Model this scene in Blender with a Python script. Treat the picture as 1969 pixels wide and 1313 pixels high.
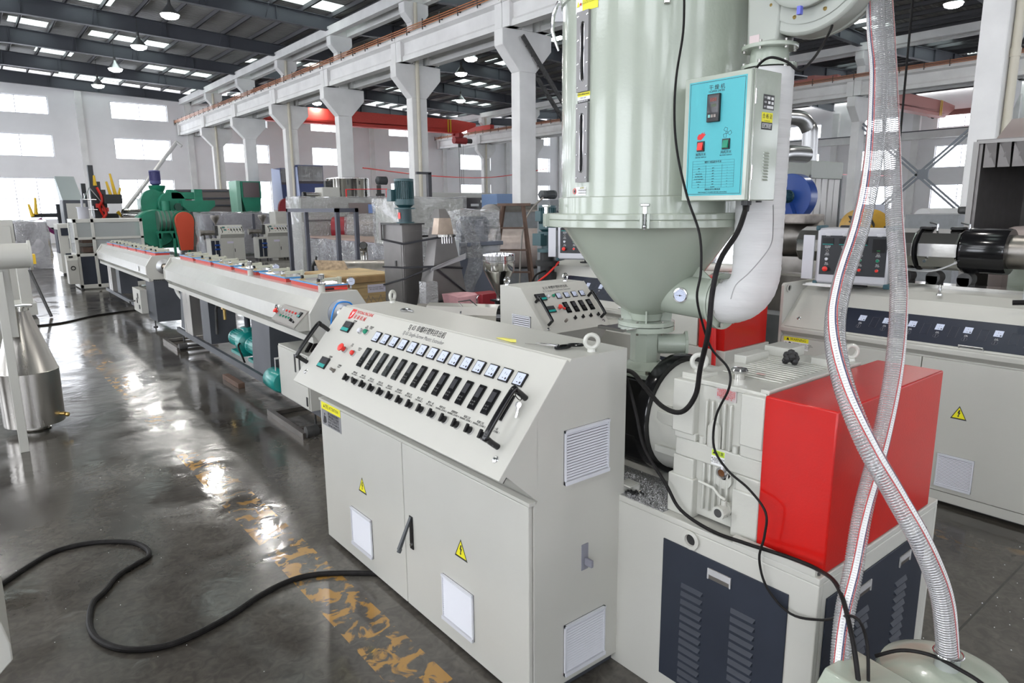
import bpy, bmesh, math, random
from mathutils import Matrix, Vector, Euler
R = math.radians
random.seed(4)
scene = bpy.context.scene
for o in list(bpy.data.objects): bpy.data.objects.remove(o)
COL = scene.collection
# ------------------------------------------------------------ camera
fw = Vector((0.61424863, 0.76479089, -0.19440556)); rt = Vector((0.77853351, -0.62754038, -0.0088682)); up = Vector((0.12877965, 0.14590396, 0.98088115))
cam = bpy.data.cameras.new('camera'); co = bpy.data.objects.new('camera', cam); COL.objects.link(co)
cam.sensor_width = 36; cam.lens = 24.04; cam.clip_start = 0.05; cam.clip_end = 400
m = Matrix((rt, up, -fw)).transposed().to_4x4(); m.translation = (0, 0, 2.2); co.matrix_world = m
scene.camera = co
# ------------------------------------------------------------ sky and exposure
w = bpy.data.worlds.new('overcast_sky'); scene.world = w; w.use_nodes = True
nt = w.node_tree; bg = nt.nodes['Background']
tc = nt.nodes.new('ShaderNodeTexCoord'); sx = nt.nodes.new('ShaderNodeSeparateXYZ'); cr = nt.nodes.new('ShaderNodeValToRGB')
nt.links.new(tc.outputs['Generated'], sx.inputs[0]); nt.links.new(sx.outputs['Z'], cr.inputs[0]); nt.links.new(cr.outputs[0], bg.inputs[0])
cr.color_ramp.elements[0].position = 0.0; cr.color_ramp.elements[0].color = (.88, .92, 1, 1)
cr.color_ramp.elements[1].position = 0.6; cr.color_ramp.elements[1].color = (.97, .985, 1, 1)
bg.inputs[1].default_value = 11.0
vs = scene.view_settings; vs.view_transform = 'Standard'; vs.look = 'None'; vs.gamma = 1; vs.exposure = -0.28
scene.cycles.max_bounces = 8; scene.cycles.transparent_max_bounces = 24
scene.cycles.sample_clamp_indirect = 4
try: scene.cycles.use_denoising = True
except Exception: pass
# high-bay lamps: the light of each, the lamp bodies come later
LAMPS = [(7.6, 4.3, 9.5), (7.6, 10.7, 9.5), (7.6, 17.1, 9.5), (7.5, 23.5, 9.5), (7.45, 29.9, 9.5), (7.6, 36.3, 9.5), (7.7, 42.7, 9.5), (7.78, 48.8, 9.5),
         (-.6, 4.3, 9.5), (-.6, 10.7, 9.5), (-.6, 17.1, 9.5), (-.6, 23.5, 9.5), (7.6, -2.1, 9.5), (-.6, -2.1, 9.5),
         (29.1, 41.8, 9.6), (30.5, 11.15, 9.6), (21.4, 48.7, 9.6), (21.5, 29.9, 9.6), (23.4, 33.5, 9.6), (22, 17, 9.6), (22, 6, 9.6), (30, 24, 9.6), (46, 14, 9.6), (46, 30, 9.6)]
for x, y, z in LAMPS:
    l = bpy.data.lights.new('high_bay_light', 'AREA'); l.shape = 'DISK'; l.size = .42; l.energy = 140; l.color = (1, .97, .92)
    o = bpy.data.objects.new('high_bay_light', l); COL.objects.link(o); o.location = (x, y, z - .24)

# ------------------------------------------------------------ materials
MT = {}
def mat(name, col, rough=.5, metal=0, noise=0, nscale=8, bump=0, bscale=60, emit=0, spec=.5, coat=0, trans=0, alpha=1, rvar=0, stretch=None):
    if name in MT: return MT[name]
    m = bpy.data.materials.new(name); m.use_nodes = True; nt = m.node_tree; b = nt.nodes['Principled BSDF']
    c = (*col, 1) if len(col) == 3 else col
    b.inputs['Base Color'].default_value = c; b.inputs['Roughness'].default_value = rough; b.inputs['Metallic'].default_value = metal
    b.inputs['Specular IOR Level'].default_value = spec; b.inputs['Coat Weight'].default_value = coat; b.inputs['Coat Roughness'].default_value = .08
    b.inputs['Transmission Weight'].default_value = trans; b.inputs['Alpha'].default_value = alpha
    if emit: b.inputs['Emission Color'].default_value = c; b.inputs['Emission Strength'].default_value = emit
    tc = mp = None
    if noise or bump or rvar:
        tc = nt.nodes.new('ShaderNodeTexCoord'); mp = nt.nodes.new('ShaderNodeMapping'); nt.links.new(tc.outputs['Object'], mp.inputs[0])
        if stretch: mp.inputs['Scale'].default_value = stretch
    if noise or rvar:
        n = nt.nodes.new('ShaderNodeTexNoise'); n.inputs['Scale'].default_value = nscale; n.inputs['Detail'].default_value = 6; nt.links.new(mp.outputs[0], n.inputs[0])
        if noise:
            r = nt.nodes.new('ShaderNodeMapRange'); r.inputs[1].default_value = .3; r.inputs[2].default_value = .7
            r.inputs[3].default_value = 1 - noise; r.inputs[4].default_value = 1 + noise
            nt.links.new(n.outputs[0], r.inputs[0])
            mx = nt.nodes.new('ShaderNodeVectorMath'); mx.operation = 'SCALE'; mx.inputs[0].default_value = c[:3]; nt.links.new(r.outputs[0], mx.inputs['Scale']); nt.links.new(mx.outputs[0], b.inputs['Base Color'])
        if rvar:
            r2 = nt.nodes.new('ShaderNodeMapRange'); r2.inputs[1].default_value = .3; r2.inputs[2].default_value = .7; r2.inputs[3].default_value = max(.02, rough - rvar); r2.inputs[4].default_value = rough + rvar
            nt.links.new(n.outputs[0], r2.inputs[0]); nt.links.new(r2.outputs[0], b.inputs['Roughness'])
    if bump:
        n2 = nt.nodes.new('ShaderNodeTexNoise'); n2.inputs['Scale'].default_value = bscale; n2.inputs['Detail'].default_value = 4; nt.links.new(mp.outputs[0], n2.inputs[0])
        bp = nt.nodes.new('ShaderNodeBump'); bp.inputs['Strength'].default_value = bump; bp.inputs['Distance'].default_value = .01; nt.links.new(n2.outputs[0], bp.inputs['Height']); nt.links.new(bp.outputs[0], b.inputs['Normal'])
    MT[name] = m; return m
cream = mat('cream_powder_coat', (.50, .495, .455), .36, noise=.02, nscale=3, bump=.04, bscale=420)
creamB = mat('cream_gloss_casting', (.52, .52, .475), .3, noise=.03, nscale=4, bump=.25, bscale=26, coat=.3)
greenc = mat('pale_green_enamel', (.36, .40, .335), .22, noise=.02, nscale=3, bump=.08, bscale=60, coat=.4)
greyg = mat('grey_green_enamel', (.37, .39, .35), .4, noise=.02, bump=.04, bscale=120)
navy = mat('dark_blue_grey_paint', (.024, .029, .042), .45, spec=.3, noise=.1, nscale=5, bump=.03, bscale=200)
slate = mat('slate_grey_paint', (.055, .06, .072), .42, noise=.15, nscale=3)
redp = mat('red_gloss_paint', (.48, .007, .005), .3, noise=.04, nscale=5, bump=.05, bscale=120, coat=.2, spec=.35)
redm = mat('red_plastic', (.72, .03, .02), .35)
black = mat('black_plastic', (.010, .010, .011), .3, spec=.35)
blackm = mat('matt_black', (.015, .015, .015), .6)
blackg = mat('gloss_black', (.006, .006, .007), .14, spec=.4, coat=.15)
rubber = mat('black_rubber_cable', (.012, .011, .011), .5, noise=.3, nscale=30, spec=.15)
white = mat('white_plastic', (.64, .65, .70), .4)
dial = mat('white_dial', (.58, .63, .78), .3)
greenb = mat('green_button', (.0, .22, .12), .35)
teal = mat('teal_strip', (.0, .30, .27), .4)
tealp = mat('teal_pump_paint', (.0, .22, .20), .3, noise=.1, coat=.3)
chrome = mat('chrome', (.62, .62, .63), .12, 1)
steel = mat('brushed_stainless', (.52, .50, .47), .3, 1, noise=.12, nscale=6, rvar=.1, stretch=(1, 1, .08))
steelp = mat('polished_stainless', (.62, .61, .58), .13, 1, noise=.05, nscale=4, bump=.05, bscale=8)
steeld = mat('dull_steel', (.30, .28, .26), .38, 1, noise=.15, nscale=7, rvar=.1)
alu = mat('aluminium', (.6, .61, .62), .35, 1)
brass = mat('brass', (.6, .42, .15), .3, 1)
yellow = mat('yellow_sticker', (.80, .74, .02), .45)
yel2 = mat('yellow_paint', (.75, .48, .02), .45)
ink = mat('black_print', (.02, .02, .022), .6)
inkg = mat('grey_print', (.22, .22, .22), .6)
inkw = mat('white_print', (.75, .75, .76), .6)
inkr = mat('red_print', (.62, .02, .02), .6)
paper = mat('white_paper', (.78, .78, .78), .6)
turq = mat('turquoise_film', (.08, .42, .47), .45, spec=.3)
blue = mat('blue_machine_paint', (.01, .06, .30), .32, coat=.3)
bluep = mat('blue_tube', (.02, .25, .75), .35)
bluesk = mat('navy_sheet_paint', (.03, .05, .16), .4)
green = mat('green_machine_paint', (.015, .20, .12), .42, noise=.15, nscale=2)
orange = mat('orange_red_paint', (.62, .08, .035), .45)
maroon = mat('maroon_paint', (.28, .02, .03), .4)
cranered = mat('crane_red_paint', (.62, .06, .045), .5, noise=.06)
gasket = mat('red_rubber_gasket', (.50, .05, .035), .55)
white2 = mat('insulation_wrap', (.60, .60, .595), .75, noise=.05, nscale=3, bump=.35, bscale=9, stretch=(.5, .5, 7))
wood = mat('pine_board', (.50, .36, .18), .6, noise=.2, nscale=3, stretch=(1, 1, 12), bump=.1)
woodd = mat('dark_old_wood', (.11, .065, .045), .6, noise=.25, nscale=6)
ply = mat('osb_board', (.36, .27, .18), .7, noise=.35, nscale=20)
concrete = mat('painted_concrete', (.78, .775, .765), .8, noise=.07, nscale=1.3, bump=.15, bscale=14)
concd = mat('bare_concrete', (.36, .355, .34), .85, noise=.12, nscale=1.2, bump=.15, bscale=12)
plaster = mat('white_plaster', (.88, .87, .88), .9, noise=.04, nscale=.6)
dirty = mat('dark_machine_parts', (.05, .05, .05), .5, noise=.4, nscale=14)
roofsteel = mat('dark_grey_roof_steel', (.07, .075, .09), .55, noise=.08, nscale=1)
purlinm = mat('purlin_grey', (.10, .10, .11), .6)
copper = mat('copper_rail', (.45, .17, .07), .45, .3)
pvc = mat('cream_pvc', (.60, .56, .46), .5)
greyp = mat('grey_panel', (.20, .21, .22), .5, noise=.1)
frameg = mat('frame_blue_grey', (.085, .09, .115), .5)
purple = mat('blue_red_hose', (.20, .02, .12), .4)

def nodes_mat(name):
    m = bpy.data.materials.new(name); m.use_nodes = True; nt = m.node_tree; nt.nodes.clear(); out = nt.nodes.new('ShaderNodeOutputMaterial')
    return m, nt, out
# clear plastic film, glass and clear hose walls: see-through, glossy, no refraction noise
def clear(name, col, gloss_r, amount, bump=0, bscale=20, tint=(1, 1, 1), bd=.03, metal=0):
    m, nt, out = nodes_mat(name)
    tr = nt.nodes.new('ShaderNodeBsdfTransparent'); tr.inputs[0].default_value = (*tint, 1)
    pr = nt.nodes.new('ShaderNodeBsdfPrincipled'); pr.inputs['Base Color'].default_value = (*col, 1); pr.inputs['Roughness'].default_value = gloss_r; pr.inputs['Specular IOR Level'].default_value = .8; pr.inputs['Coat Weight'].default_value = .5; pr.inputs['Metallic'].default_value = metal
    lw = nt.nodes.new('ShaderNodeLayerWeight'); lw.inputs[0].default_value = .25
    mr = nt.nodes.new('ShaderNodeMapRange'); mr.inputs[3].default_value = amount; mr.inputs[4].default_value = min(1, amount + .45)
    nt.links.new(lw.outputs['Facing'], mr.inputs[0]); mx = nt.nodes.new('ShaderNodeMixShader')
    nt.links.new(mr.outputs[0], mx.inputs[0]); nt.links.new(tr.outputs[0], mx.inputs[1]); nt.links.new(pr.outputs[0], mx.inputs[2]); nt.links.new(mx.outputs[0], out.inputs[0])
    if bump:
        tc = nt.nodes.new('ShaderNodeTexCoord'); n = nt.nodes.new('ShaderNodeTexNoise'); n.inputs['Scale'].default_value = bscale; n.inputs['Detail'].default_value = 5; n.inputs['Distortion'].default_value = 1.2
        nt.links.new(tc.outputs['Object'], n.inputs[0]); bp = nt.nodes.new('ShaderNodeBump'); bp.inputs['Strength'].default_value = bump; bp.inputs['Distance'].default_value = bd
        nt.links.new(n.outputs[0], bp.inputs['Height']); nt.links.new(bp.outputs[0], pr.inputs['Normal'])
    MT[name] = m; return m
hosem = clear('clear_pvc_hose', (.75, .75, .76), .12, .24, metal=.4)
glass = clear('window_glass', (.9, .95, 1), .05, .06)
glass2 = clear('machine_window', (.55, .58, .58), .08, .45)
acryl = clear('lid_plate', (.75, .76, .76), .1, .8)
film = clear('stretch_film', (.70, .70, .72), .07, .40, bump=1.0, bscale=13, bd=.12, metal=.65)
filmd = clear('thin_plastic_sheet', (.75, .75, .75), .08, .34, bump=1.0, bscale=16, bd=.08, metal=.55)

def floor_mat():
    m, nt, out = nodes_mat('polished_wet_concrete'); N = nt.nodes.new; L = nt.links.new
    b = N('ShaderNodeBsdfPrincipled'); L(b.outputs[0], out.inputs[0]); tc = N('ShaderNodeTexCoord')
    def noise(scale, detail=6, dist=0, sc=(1, 1, 1)):
        mp = N('ShaderNodeMapping'); mp.inputs['Scale'].default_value = sc; L(tc.outputs['Object'], mp.inputs[0]); n = N('ShaderNodeTexNoise'); n.inputs['Scale'].default_value = scale; n.inputs['Detail'].default_value = detail; n.inputs['Distortion'].default_value = dist; L(mp.outputs[0], n.inputs[0]); return n.outputs[0]
    def ramp(x, a, b_, c0, c1):
        r = N('ShaderNodeValToRGB'); r.color_ramp.elements[0].position = a; r.color_ramp.elements[0].color = (*c0, 1); r.color_ramp.elements[1].position = b_; r.color_ramp.elements[1].color = (*c1, 1); L(x, r.inputs[0]); return r.outputs[0]
    def mix(f, a, b_, mode='MIX'):
        x = N('ShaderNodeMix'); x.data_type = 'RGBA'; x.blend_type = mode
        L(f, x.inputs[0]) if not isinstance(f, float) else setattr(x.inputs[0], 'default_value', f)
        L(a, x.inputs[6]); L(b_, x.inputs[7]); return x.outputs[2]
    def math_(op, a, b_=None):
        x = N('ShaderNodeMath'); x.operation = op
        for i, v in enumerate((a, b_)):
            if v is None: continue
            if isinstance(v, (int, float)): x.inputs[i].default_value = v
            else: L(v, x.inputs[i])
        return x.outputs[0]
    base = ramp(noise(.9, 8, .6), .35, .68, (.052, .046, .040), (.118, .110, .098))
    fine = ramp(noise(14, 8, 1.5), .35, .75, (.72, .72, .72), (1.15, 1.14, 1.12))
    c = mix(1.0, base, fine, 'MULTIPLY')
    spots = ramp(noise(60, 3), .74, .77, (0, 0, 0), (1, 1, 1))
    dk = N('ShaderNodeRGB'); dk.outputs[0].default_value = (.03, .03, .03, 1); c = mix(spots, c, dk.outputs[0])
    # worn yellow aisle lines
    sp = N('ShaderNodeSeparateXYZ'); L(tc.outputs['Object'], sp.inputs[0]); X = sp.outputs[0]
    wear = ramp(noise(9, 8, 1.0), .50, .56, (0, 0, 0), (1, 1, 1)); wear2 = ramp(noise(.9, 3), .42, .56, (0, 0, 0), (1, 1, 1))
    def band(x0, hw): return math_('LESS_THAN', math_('ABSOLUTE', math_('SUBTRACT', X, x0)), hw)
    msk = math_('MULTIPLY', math_('MULTIPLY', math_('ADD', band(1.44, .13), band(5.0, .13)), wear), wear2)
    ye = N('ShaderNodeRGB'); ye.outputs[0].default_value = (.36, .20, .055, 1); c = mix(msk, c, ye.outputs[0])
    # saw-cut joints
    def joint(coord, period, off):
        f = math_('FRACT', math_('DIVIDE', math_('ADD', coord, off), period)); return math_('LESS_THAN', math_('ABSOLUTE', math_('SUBTRACT', f, .5)), .006 / period)
    jt = math_('MAXIMUM', joint(sp.outputs[1], 6.4, 2.15), joint(X, 7.4, 4.6)); jc = N('ShaderNodeRGB'); jc.outputs[0].default_value = (.035, .033, .03, 1); c = mix(jt, c, jc.outputs[0])
    L(c, b.inputs['Base Color'])
    rr = N('ShaderNodeMapRange'); rr.inputs[1].default_value = .35; rr.inputs[2].default_value = .65; rr.inputs[3].default_value = .07; rr.inputs[4].default_value = .24; L(noise(1.3, 8, 1.2), rr.inputs[0]); L(rr.outputs[0], b.inputs['Roughness'])
    b.inputs['Specular IOR Level'].default_value = .62
    bp = N('ShaderNodeBump'); bp.inputs['Strength'].default_value = .12; bp.inputs['Distance'].default_value = .02; L(noise(5, 6, .5), bp.inputs['Height']); L(bp.outputs[0], b.inputs['Normal'])
    return m
floorm = floor_mat()
def translucent():
    m, nt, out = nodes_mat('frosted_skylight_sheet'); t = nt.nodes.new('ShaderNodeBsdfTranslucent'); t.inputs[0].default_value = (.26, .30, .28, 1); g = nt.nodes.new('ShaderNodeBsdfGlossy'); g.inputs['Roughness'].default_value = .3; g.inputs[0].default_value = (.6, .6, .6, 1)
    x = nt.nodes.new('ShaderNodeMixShader'); x.inputs[0].default_value = .12; nt.links.new(t.outputs[0], x.inputs[1]); nt.links.new(g.outputs[0], x.inputs[2]); nt.links.new(x.outputs[0], out.inputs[0]); return m
skym = translucent()
roofm = mat('galvanised_roof_sheet', (.27, .27, .26), .5, .0, noise=.08, nscale=1)
lampm = mat('lamp_glass', (1, .98, .93), .3, emit=40)

# ------------------------------------------------------------ mesh helpers
WM = {}
def wm(o): return WM.get(o.name, Matrix()) if o else Matrix()
class MB:
    def __init__(s): s.v = []; s.f = []; s.M = None
    def add(s, vs, fs):
        n = len(s.v)
        for p in vs: s.v.append(tuple(s.M @ Vector(p)) if s.M else tuple(p))
        for f in fs: s.f.append(tuple(i + n for i in f))
        return s
    def hexa(s, p): return s.add(p, [(0, 3, 2, 1), (4, 5, 6, 7), (0, 1, 5, 4), (1, 2, 6, 5), (2, 3, 7, 6), (3, 0, 4, 7)])
    def box(s, x0, x1, y0, y1, z0, z1):
        x0, x1 = sorted((x0, x1)); y0, y1 = sorted((y0, y1)); z0, z1 = sorted((z0, z1))
        return s.hexa([(x0, y0, z0), (x1, y0, z0), (x1, y1, z0), (x0, y1, z0), (x0, y0, z1), (x1, y0, z1), (x1, y1, z1), (x0, y1, z1)])
    def cbox(s, c, d): return s.box(c[0] - d[0] / 2, c[0] + d[0] / 2, c[1] - d[1] / 2, c[1] + d[1] / 2, c[2] - d[2] / 2, c[2] + d[2] / 2)
    def prism(s, pts, axis, a, b):
        n = len(pts)
        def P(u, v, w): return {'x': (w, u, v), 'y': (u, w, v), 'z': (u, v, w)}[axis]
        ar = sum(pts[i][0] * pts[(i + 1) % n][1] - pts[(i + 1) % n][0] * pts[i][1] for i in range(n))
        if (ar < 0) != (axis == 'y'): pts = pts[::-1]
        if a > b: a, b = b, a
        return s.add([P(u, v, a) for u, v in pts] + [P(u, v, b) for u, v in pts], [tuple(range(n))[::-1], tuple(range(n, 2 * n))] + [(i, (i + 1) % n, (i + 1) % n + n, i + n) for i in range(n)])
    def cyl(s, p0, p1, r0, r1=None, n=16, caps=True):
        r1 = r0 if r1 is None else r1; p0 = Vector(p0); p1 = Vector(p1); d = (p1 - p0).normalized(); a = d.orthogonal().normalized(); b = d.cross(a)
        vs = [tuple(p + (a * math.cos(t) + b * math.sin(t)) * r) for p, r in ((p0, r0), (p1, r1)) for t in (2 * math.pi * i / n for i in range(n))]
        fs = [(i, (i + 1) % n, (i + 1) % n + n, i + n) for i in range(n)]
        if caps: fs += [tuple(range(n))[::-1], tuple(range(n, 2 * n))]
        return s.add(vs, fs)
    def lathe(s, prof, c=(0, 0, 0), axis='z', n=32, caps=True):
        vs = []; fs = []
        for r, h in prof:
            for i in range(n):
                t = 2 * math.pi * i / n; x, y = r * math.cos(t), r * math.sin(t)
                vs.append({'z': (c[0] + x, c[1] + y, c[2] + h), 'y': (c[0] + y, c[1] + h, c[2] + x), 'x': (c[0] + h, c[1] + x, c[2] + y)}[axis])
        k = len(prof)
        for j in range(k - 1):
            for i in range(n): fs.append((j * n + i, j * n + (i + 1) % n, (j + 1) * n + (i + 1) % n, (j + 1) * n + i))
        if caps: fs += [tuple(range(n))[::-1], tuple(range((k - 1) * n, k * n))]
        return s.add(vs, fs)
    def tube(s, pts, r, n=8, closed=False, caps=True):
        pts = [Vector(p) for p in pts]; k = len(pts); vs = []; fs = []; nrm = None
        for i, p in enumerate(pts):
            a = pts[(i - 1) % k] if closed or i > 0 else p; b = pts[(i + 1) % k] if closed or i < k - 1 else p
            d = (b - a).normalized()
            nrm = d.orthogonal().normalized() if nrm is None else (nrm - d * nrm.dot(d)).normalized()
            bi = d.cross(nrm); rr = r[i] if isinstance(r, (list, tuple)) else r
            for j in range(n): t = 2 * math.pi * j / n; vs.append(tuple(p + (nrm * math.cos(t) + bi * math.sin(t)) * rr))
        for i in range(k if closed else k - 1):
            for j in range(n): a = i * n; b = ((i + 1) % k) * n; fs.append((a + j, a + (j + 1) % n, b + (j + 1) % n, b + j))
        if caps and not closed: fs += [tuple(range(n))[::-1], tuple(range((k - 1) * n, k * n))]
        return s.add(vs, fs)
    def ring(s, c, Rr, r, axis='z', n=24, m_=8):
        A = {'z': ((1, 0, 0), (0, 1, 0)), 'x': ((0, 1, 0), (0, 0, 1)), 'y': ((0, 0, 1), (1, 0, 0))}[axis] if isinstance(axis, str) else axis
        u, v = Vector(A[0]), Vector(A[1]); c = Vector(c)
        return s.tube([c + (u * math.cos(2 * math.pi * i / n) + v * math.sin(2 * math.pi * i / n)) * Rr for i in range(n)], r, m_, closed=True)
    def ball(s, c, r, n=12, sc=(1, 1, 1)):
        vs = []; fs = []; k = n // 2
        for j in range(k + 1):
            p = math.pi * j / k
            for i in range(n): t = 2 * math.pi * i / n; vs.append((c[0] + r * sc[0] * math.sin(p) * math.cos(t), c[1] + r * sc[1] * math.sin(p) * math.sin(t), c[2] - r * sc[2] * math.cos(p)))
        for j in range(k):
            for i in range(n): fs.append((j * n + i, j * n + (i + 1) % n, (j + 1) * n + (i + 1) % n, (j + 1) * n + i))
        return s.add(vs, fs)
    def mesh(s, name, mt, smooth=35, inv=None):
        me = bpy.data.meshes.new(name); me.from_pydata(s.v, [], s.f)
        if inv is not None: me.transform(inv)
        me.validate(); 
        if smooth:
            me.polygons.foreach_set('use_smooth', [True] * len(me.polygons)); me.set_sharp_from_angle(angle=R(smooth))
        me.materials.append(mt); me.update(); return me
    def build(s, name, mt, parent=None, bevel=0, smooth=35, kind=None, label=None):
        me = s.mesh(name, mt, smooth, wm(parent).inverted() if parent else None)
        o = bpy.data.objects.new(name, me); COL.objects.link(o)
        if parent: o.parent = parent; WM[o.name] = wm(parent)
        if bevel:
            b = o.modifiers.new('b', 'BEVEL'); b.width = bevel; b.segments = 2; b.limit_method = 'ANGLE'; b.angle_limit = R(40); b.harden_normals = False
        if kind: o['kind'] = kind
        if label: o['label'] = label
        return o
def B(*a): return MB().box(*a)
def thing(name, label, cat, loc=(0, 0, 0), rz=0, group=None, kind=None):
    o = bpy.data.objects.new(name, None); COL.objects.link(o); o.location = loc; o.rotation_euler = (0, 0, rz); o.empty_display_size = .1
    o['label'] = label; o['category'] = cat; WM[o.name] = Matrix.Translation(loc) @ Matrix.Rotation(rz, 4, 'Z')
    if group: o['group'] = group
    if kind: o['kind'] = kind
    return o
def tag(o, label, cat, group=None):
    o['label'] = label; o['category'] = cat
    if group: o['group'] = group
    return o
def inst(name, me, parent, Mw):
    o = bpy.data.objects.new(name, me); COL.objects.link(o); o.parent = parent
    o.matrix_local = wm(parent).inverted() @ Mw if parent else Mw
    WM[o.name] = Mw; return o
def kids(o): return [c for c in bpy.data.objects if c.parent == o]
def dup(o, loc=None, rz=None, label=None, parent=None, tree=None):
    if tree is None:
        tree = {}
        for c in bpy.data.objects:
            if c.parent: tree.setdefault(c.parent.name, []).append(c)
    c = o.copy(); COL.objects.link(c)
    if parent: c.parent = parent
    if loc is not None: c.location = loc
    if rz is not None: c.rotation_euler = (0, 0, rz)
    if label: c['label'] = label
    for k in tree.get(o.name, []): dup(k, parent=c, tree=tree)
    return c
def struct(mb, name, mt, **k):
    o = mb.build(name, mt, **k); o['kind'] = 'structure'; return o
def T(*p): return Matrix.Translation(p)
def frame(o, u, v):
    u = Vector(u).normalized(); v = Vector(v).normalized(); n = u.cross(v); m = Matrix((u, v, n)).transposed().to_4x4(); m.translation = o; return m
def smoothpath(pts, k=6):
    P = [Vector(p) for p in pts]; out = []
    for i in range(len(P) - 1):
        p0 = P[max(i - 1, 0)]; p1 = P[i]; p2 = P[i + 1]; p3 = P[min(i + 2, len(P) - 1)]
        for j in range(k):
            t = j / k; out.append(.5 * ((2 * p1) + (p2 - p0) * t + (2 * p0 - 5 * p1 + 4 * p2 - p3) * t * t + (3 * p1 - p0 - 3 * p2 + p3) * t ** 3))
    out.append(P[-1]); return out
TXT = {}
def textmesh(s, size, mt, align='CENTER', wide=1.0):
    key = (s, size, mt.name, align, wide)
    if key in TXT: return TXT[key]
    c = bpy.data.curves.new('t', 'FONT'); c.body = s; c.size = size; c.align_x = align; c.align_y = 'CENTER'; c.resolution_u = 2; c.space_line = .95; c.extrude = .0002
    o = bpy.data.objects.new('t', c); COL.objects.link(o); bpy.context.view_layer.update()
    me = bpy.data.meshes.new_from_object(o.evaluated_get(bpy.context.evaluated_depsgraph_get())); bpy.data.objects.remove(o)
    me.transform(Matrix.Scale(wide, 4, (1, 0, 0))); me.materials.clear(); me.materials.append(mt); me.name = 'lettering'; TXT[key] = me; return me
def text(s, size, F, u, v, parent, mt=None, align='CENTER', n=.0012, wide=1.0, name='lettering'):
    return inst(name, textmesh(s, size, mt or ink, align, wide), parent, F @ T(u, v, n))

# ------------------------------------------------------------ panel fittings, meshes shared between alike pieces
def once(f):
    c = {}
    def g(*a):
        if a not in c: c[a] = f(*a)
        return c[a]
    return g
@once
def meter_m(w, h): return (MB().box(-w / 2, w / 2, -h / 2, h / 2, 0, .009).mesh('meter', black), MB().box(-w * .42, w * .42, -h * .42, h * .42, .009, .0105).mesh('dial_face', dial),
    MB().box(-w * .12, w * .02, -h * .27, -h * .23, .0105, .0112).add([(w * .26 + .006 * math.cos(i), -h * .26 + .006 * math.sin(i), .0112) for i in (0, 1, 2, 3, 4, 5)], [(0, 1, 2, 3, 4, 5)]).box(w * -.05, -w * .02, h * .05, h * .2, .0105, .011).box(w * .16, w * .19, 0, h * .1, .0105, .011).mesh('dial_marks', ink))
@once
def ctrl_m(w, h): return (MB().box(-w / 2, w / 2, -h / 2, h / 2, 0, .008).box(-w * .44, w * .44, -h * .46, h * .46, .008, .011).mesh('temperature_controller', blackg), MB().box(-w * .34, w * .34, -h * .02, h * .38, .011, .0118).mesh('display_window', mat('smoked_display', (.05, .05, .055), .15)),
    MB().box(-w * .28, -w * .06, -h * .22, -h * .16, .011, .0122).box(w * .06, w * .28, -h * .22, -h * .16, .011, .0122).box(-w * .28, -w * .06, -h * .34, -h * .28, .011, .0122).box(w * .06, w * .28, -h * .34, -h * .28, .011, .0122).mesh('key_button', mat('dark_key', (.035, .035, .035), .4)))
@once
def knob_m(s):
    k = MB().cyl((0, 0, .008 * s), (0, 0, .022 * s), .015 * s, .014 * s, 16); k.box(-.005 * s, .005 * s, -.018 * s, .018 * s, .022 * s, .032 * s)
    return (MB().cyl((0, 0, 0), (0, 0, .008 * s), .0185 * s, .017 * s, 20).mesh('selector_switch', chrome), k.mesh('knob', black))
@once
def button_m(s, mname): return (MB().cyl((0, 0, 0), (0, 0, .009 * s), .017 * s, .016 * s, 20).mesh('push_button', chrome), MB().lathe([(.0125 * s, .009 * s), (.0125 * s, .018 * s), (.009 * s, .0215 * s)], n=18).mesh('cap', MT[mname]))
@once
def estop_m(s): return (MB().cyl((0, 0, 0), (0, 0, .012 * s), .017 * s, .016 * s, 20).mesh('emergency_stop', chrome), MB().lathe([(.012 * s, .012 * s), (.014 * s, .026 * s), (.022 * s, .032 * s), (.022 * s, .038 * s), (.014 * s, .043 * s)], n=20).mesh('cap', redm))
@once
def disp_m(w, h): return (MB().box(-w / 2, w / 2, -h / 2, h / 2, 0, .012).mesh('speed_display', black), MB().box(-w * .46, w * .46, -h * .42, -h * .12, .012, .0135).mesh('strip', teal), MB().box(-w * .42, w * .42, -h * .05, h * .42, .012, .013).mesh('display_window', MT.get('smoked_display') or blackg))
@once
def lock_m(s): return (MB().lathe([(.014 * s, 0), (.0125 * s, .004 * s), (.007 * s, .006 * s)], n=18).mesh('lock', chrome), MB().box(-.0015, .0015, -.006, .006, .005 * s, .0068 * s).mesh('keyhole', black))
@once
def vent_m(w, h, n):
    b = MB().box(-w / 2, w / 2, -h / 2, h / 2, 0, .003); s = MB(); d = (h * .88) / n; f = MB()
    f.box(-w / 2, w / 2, -h / 2, -h / 2 + h * .07, .003, .017).box(-w / 2, w / 2, h / 2 - h * .045, h / 2, .003, .014).box(-w / 2, -w / 2 + .008, -h / 2, h / 2, .003, .011).box(w / 2 - .008, w / 2, -h / 2, h / 2, .003, .011)
    a, c = -w / 2 + .004, w / 2 - .004
    s.hexa([(a, -d * .36, .004), (c, -d * .36, .004), (c, d * .2, .003), (a, d * .2, .003), (a, -d * .36, .0095), (c, -d * .36, .0095), (c, d * .24, .0045), (a, d * .24, .0045)])
    return b.mesh('vent_grille', mat('vent_shade_backing', (.045, .045, .05), .9, spec=.1)), s.mesh('slat', white, 0), d, f.mesh('vent_frame', white, 0)  # near-black backing paints the shade lines under the slat lips
def put(name, ms, parent, Mw):
    o = inst(name, ms[0], parent, Mw)
    for m_ in ms[1:]: inst(m_.name.split('.')[0], m_, o, Mw)
    return o
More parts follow.
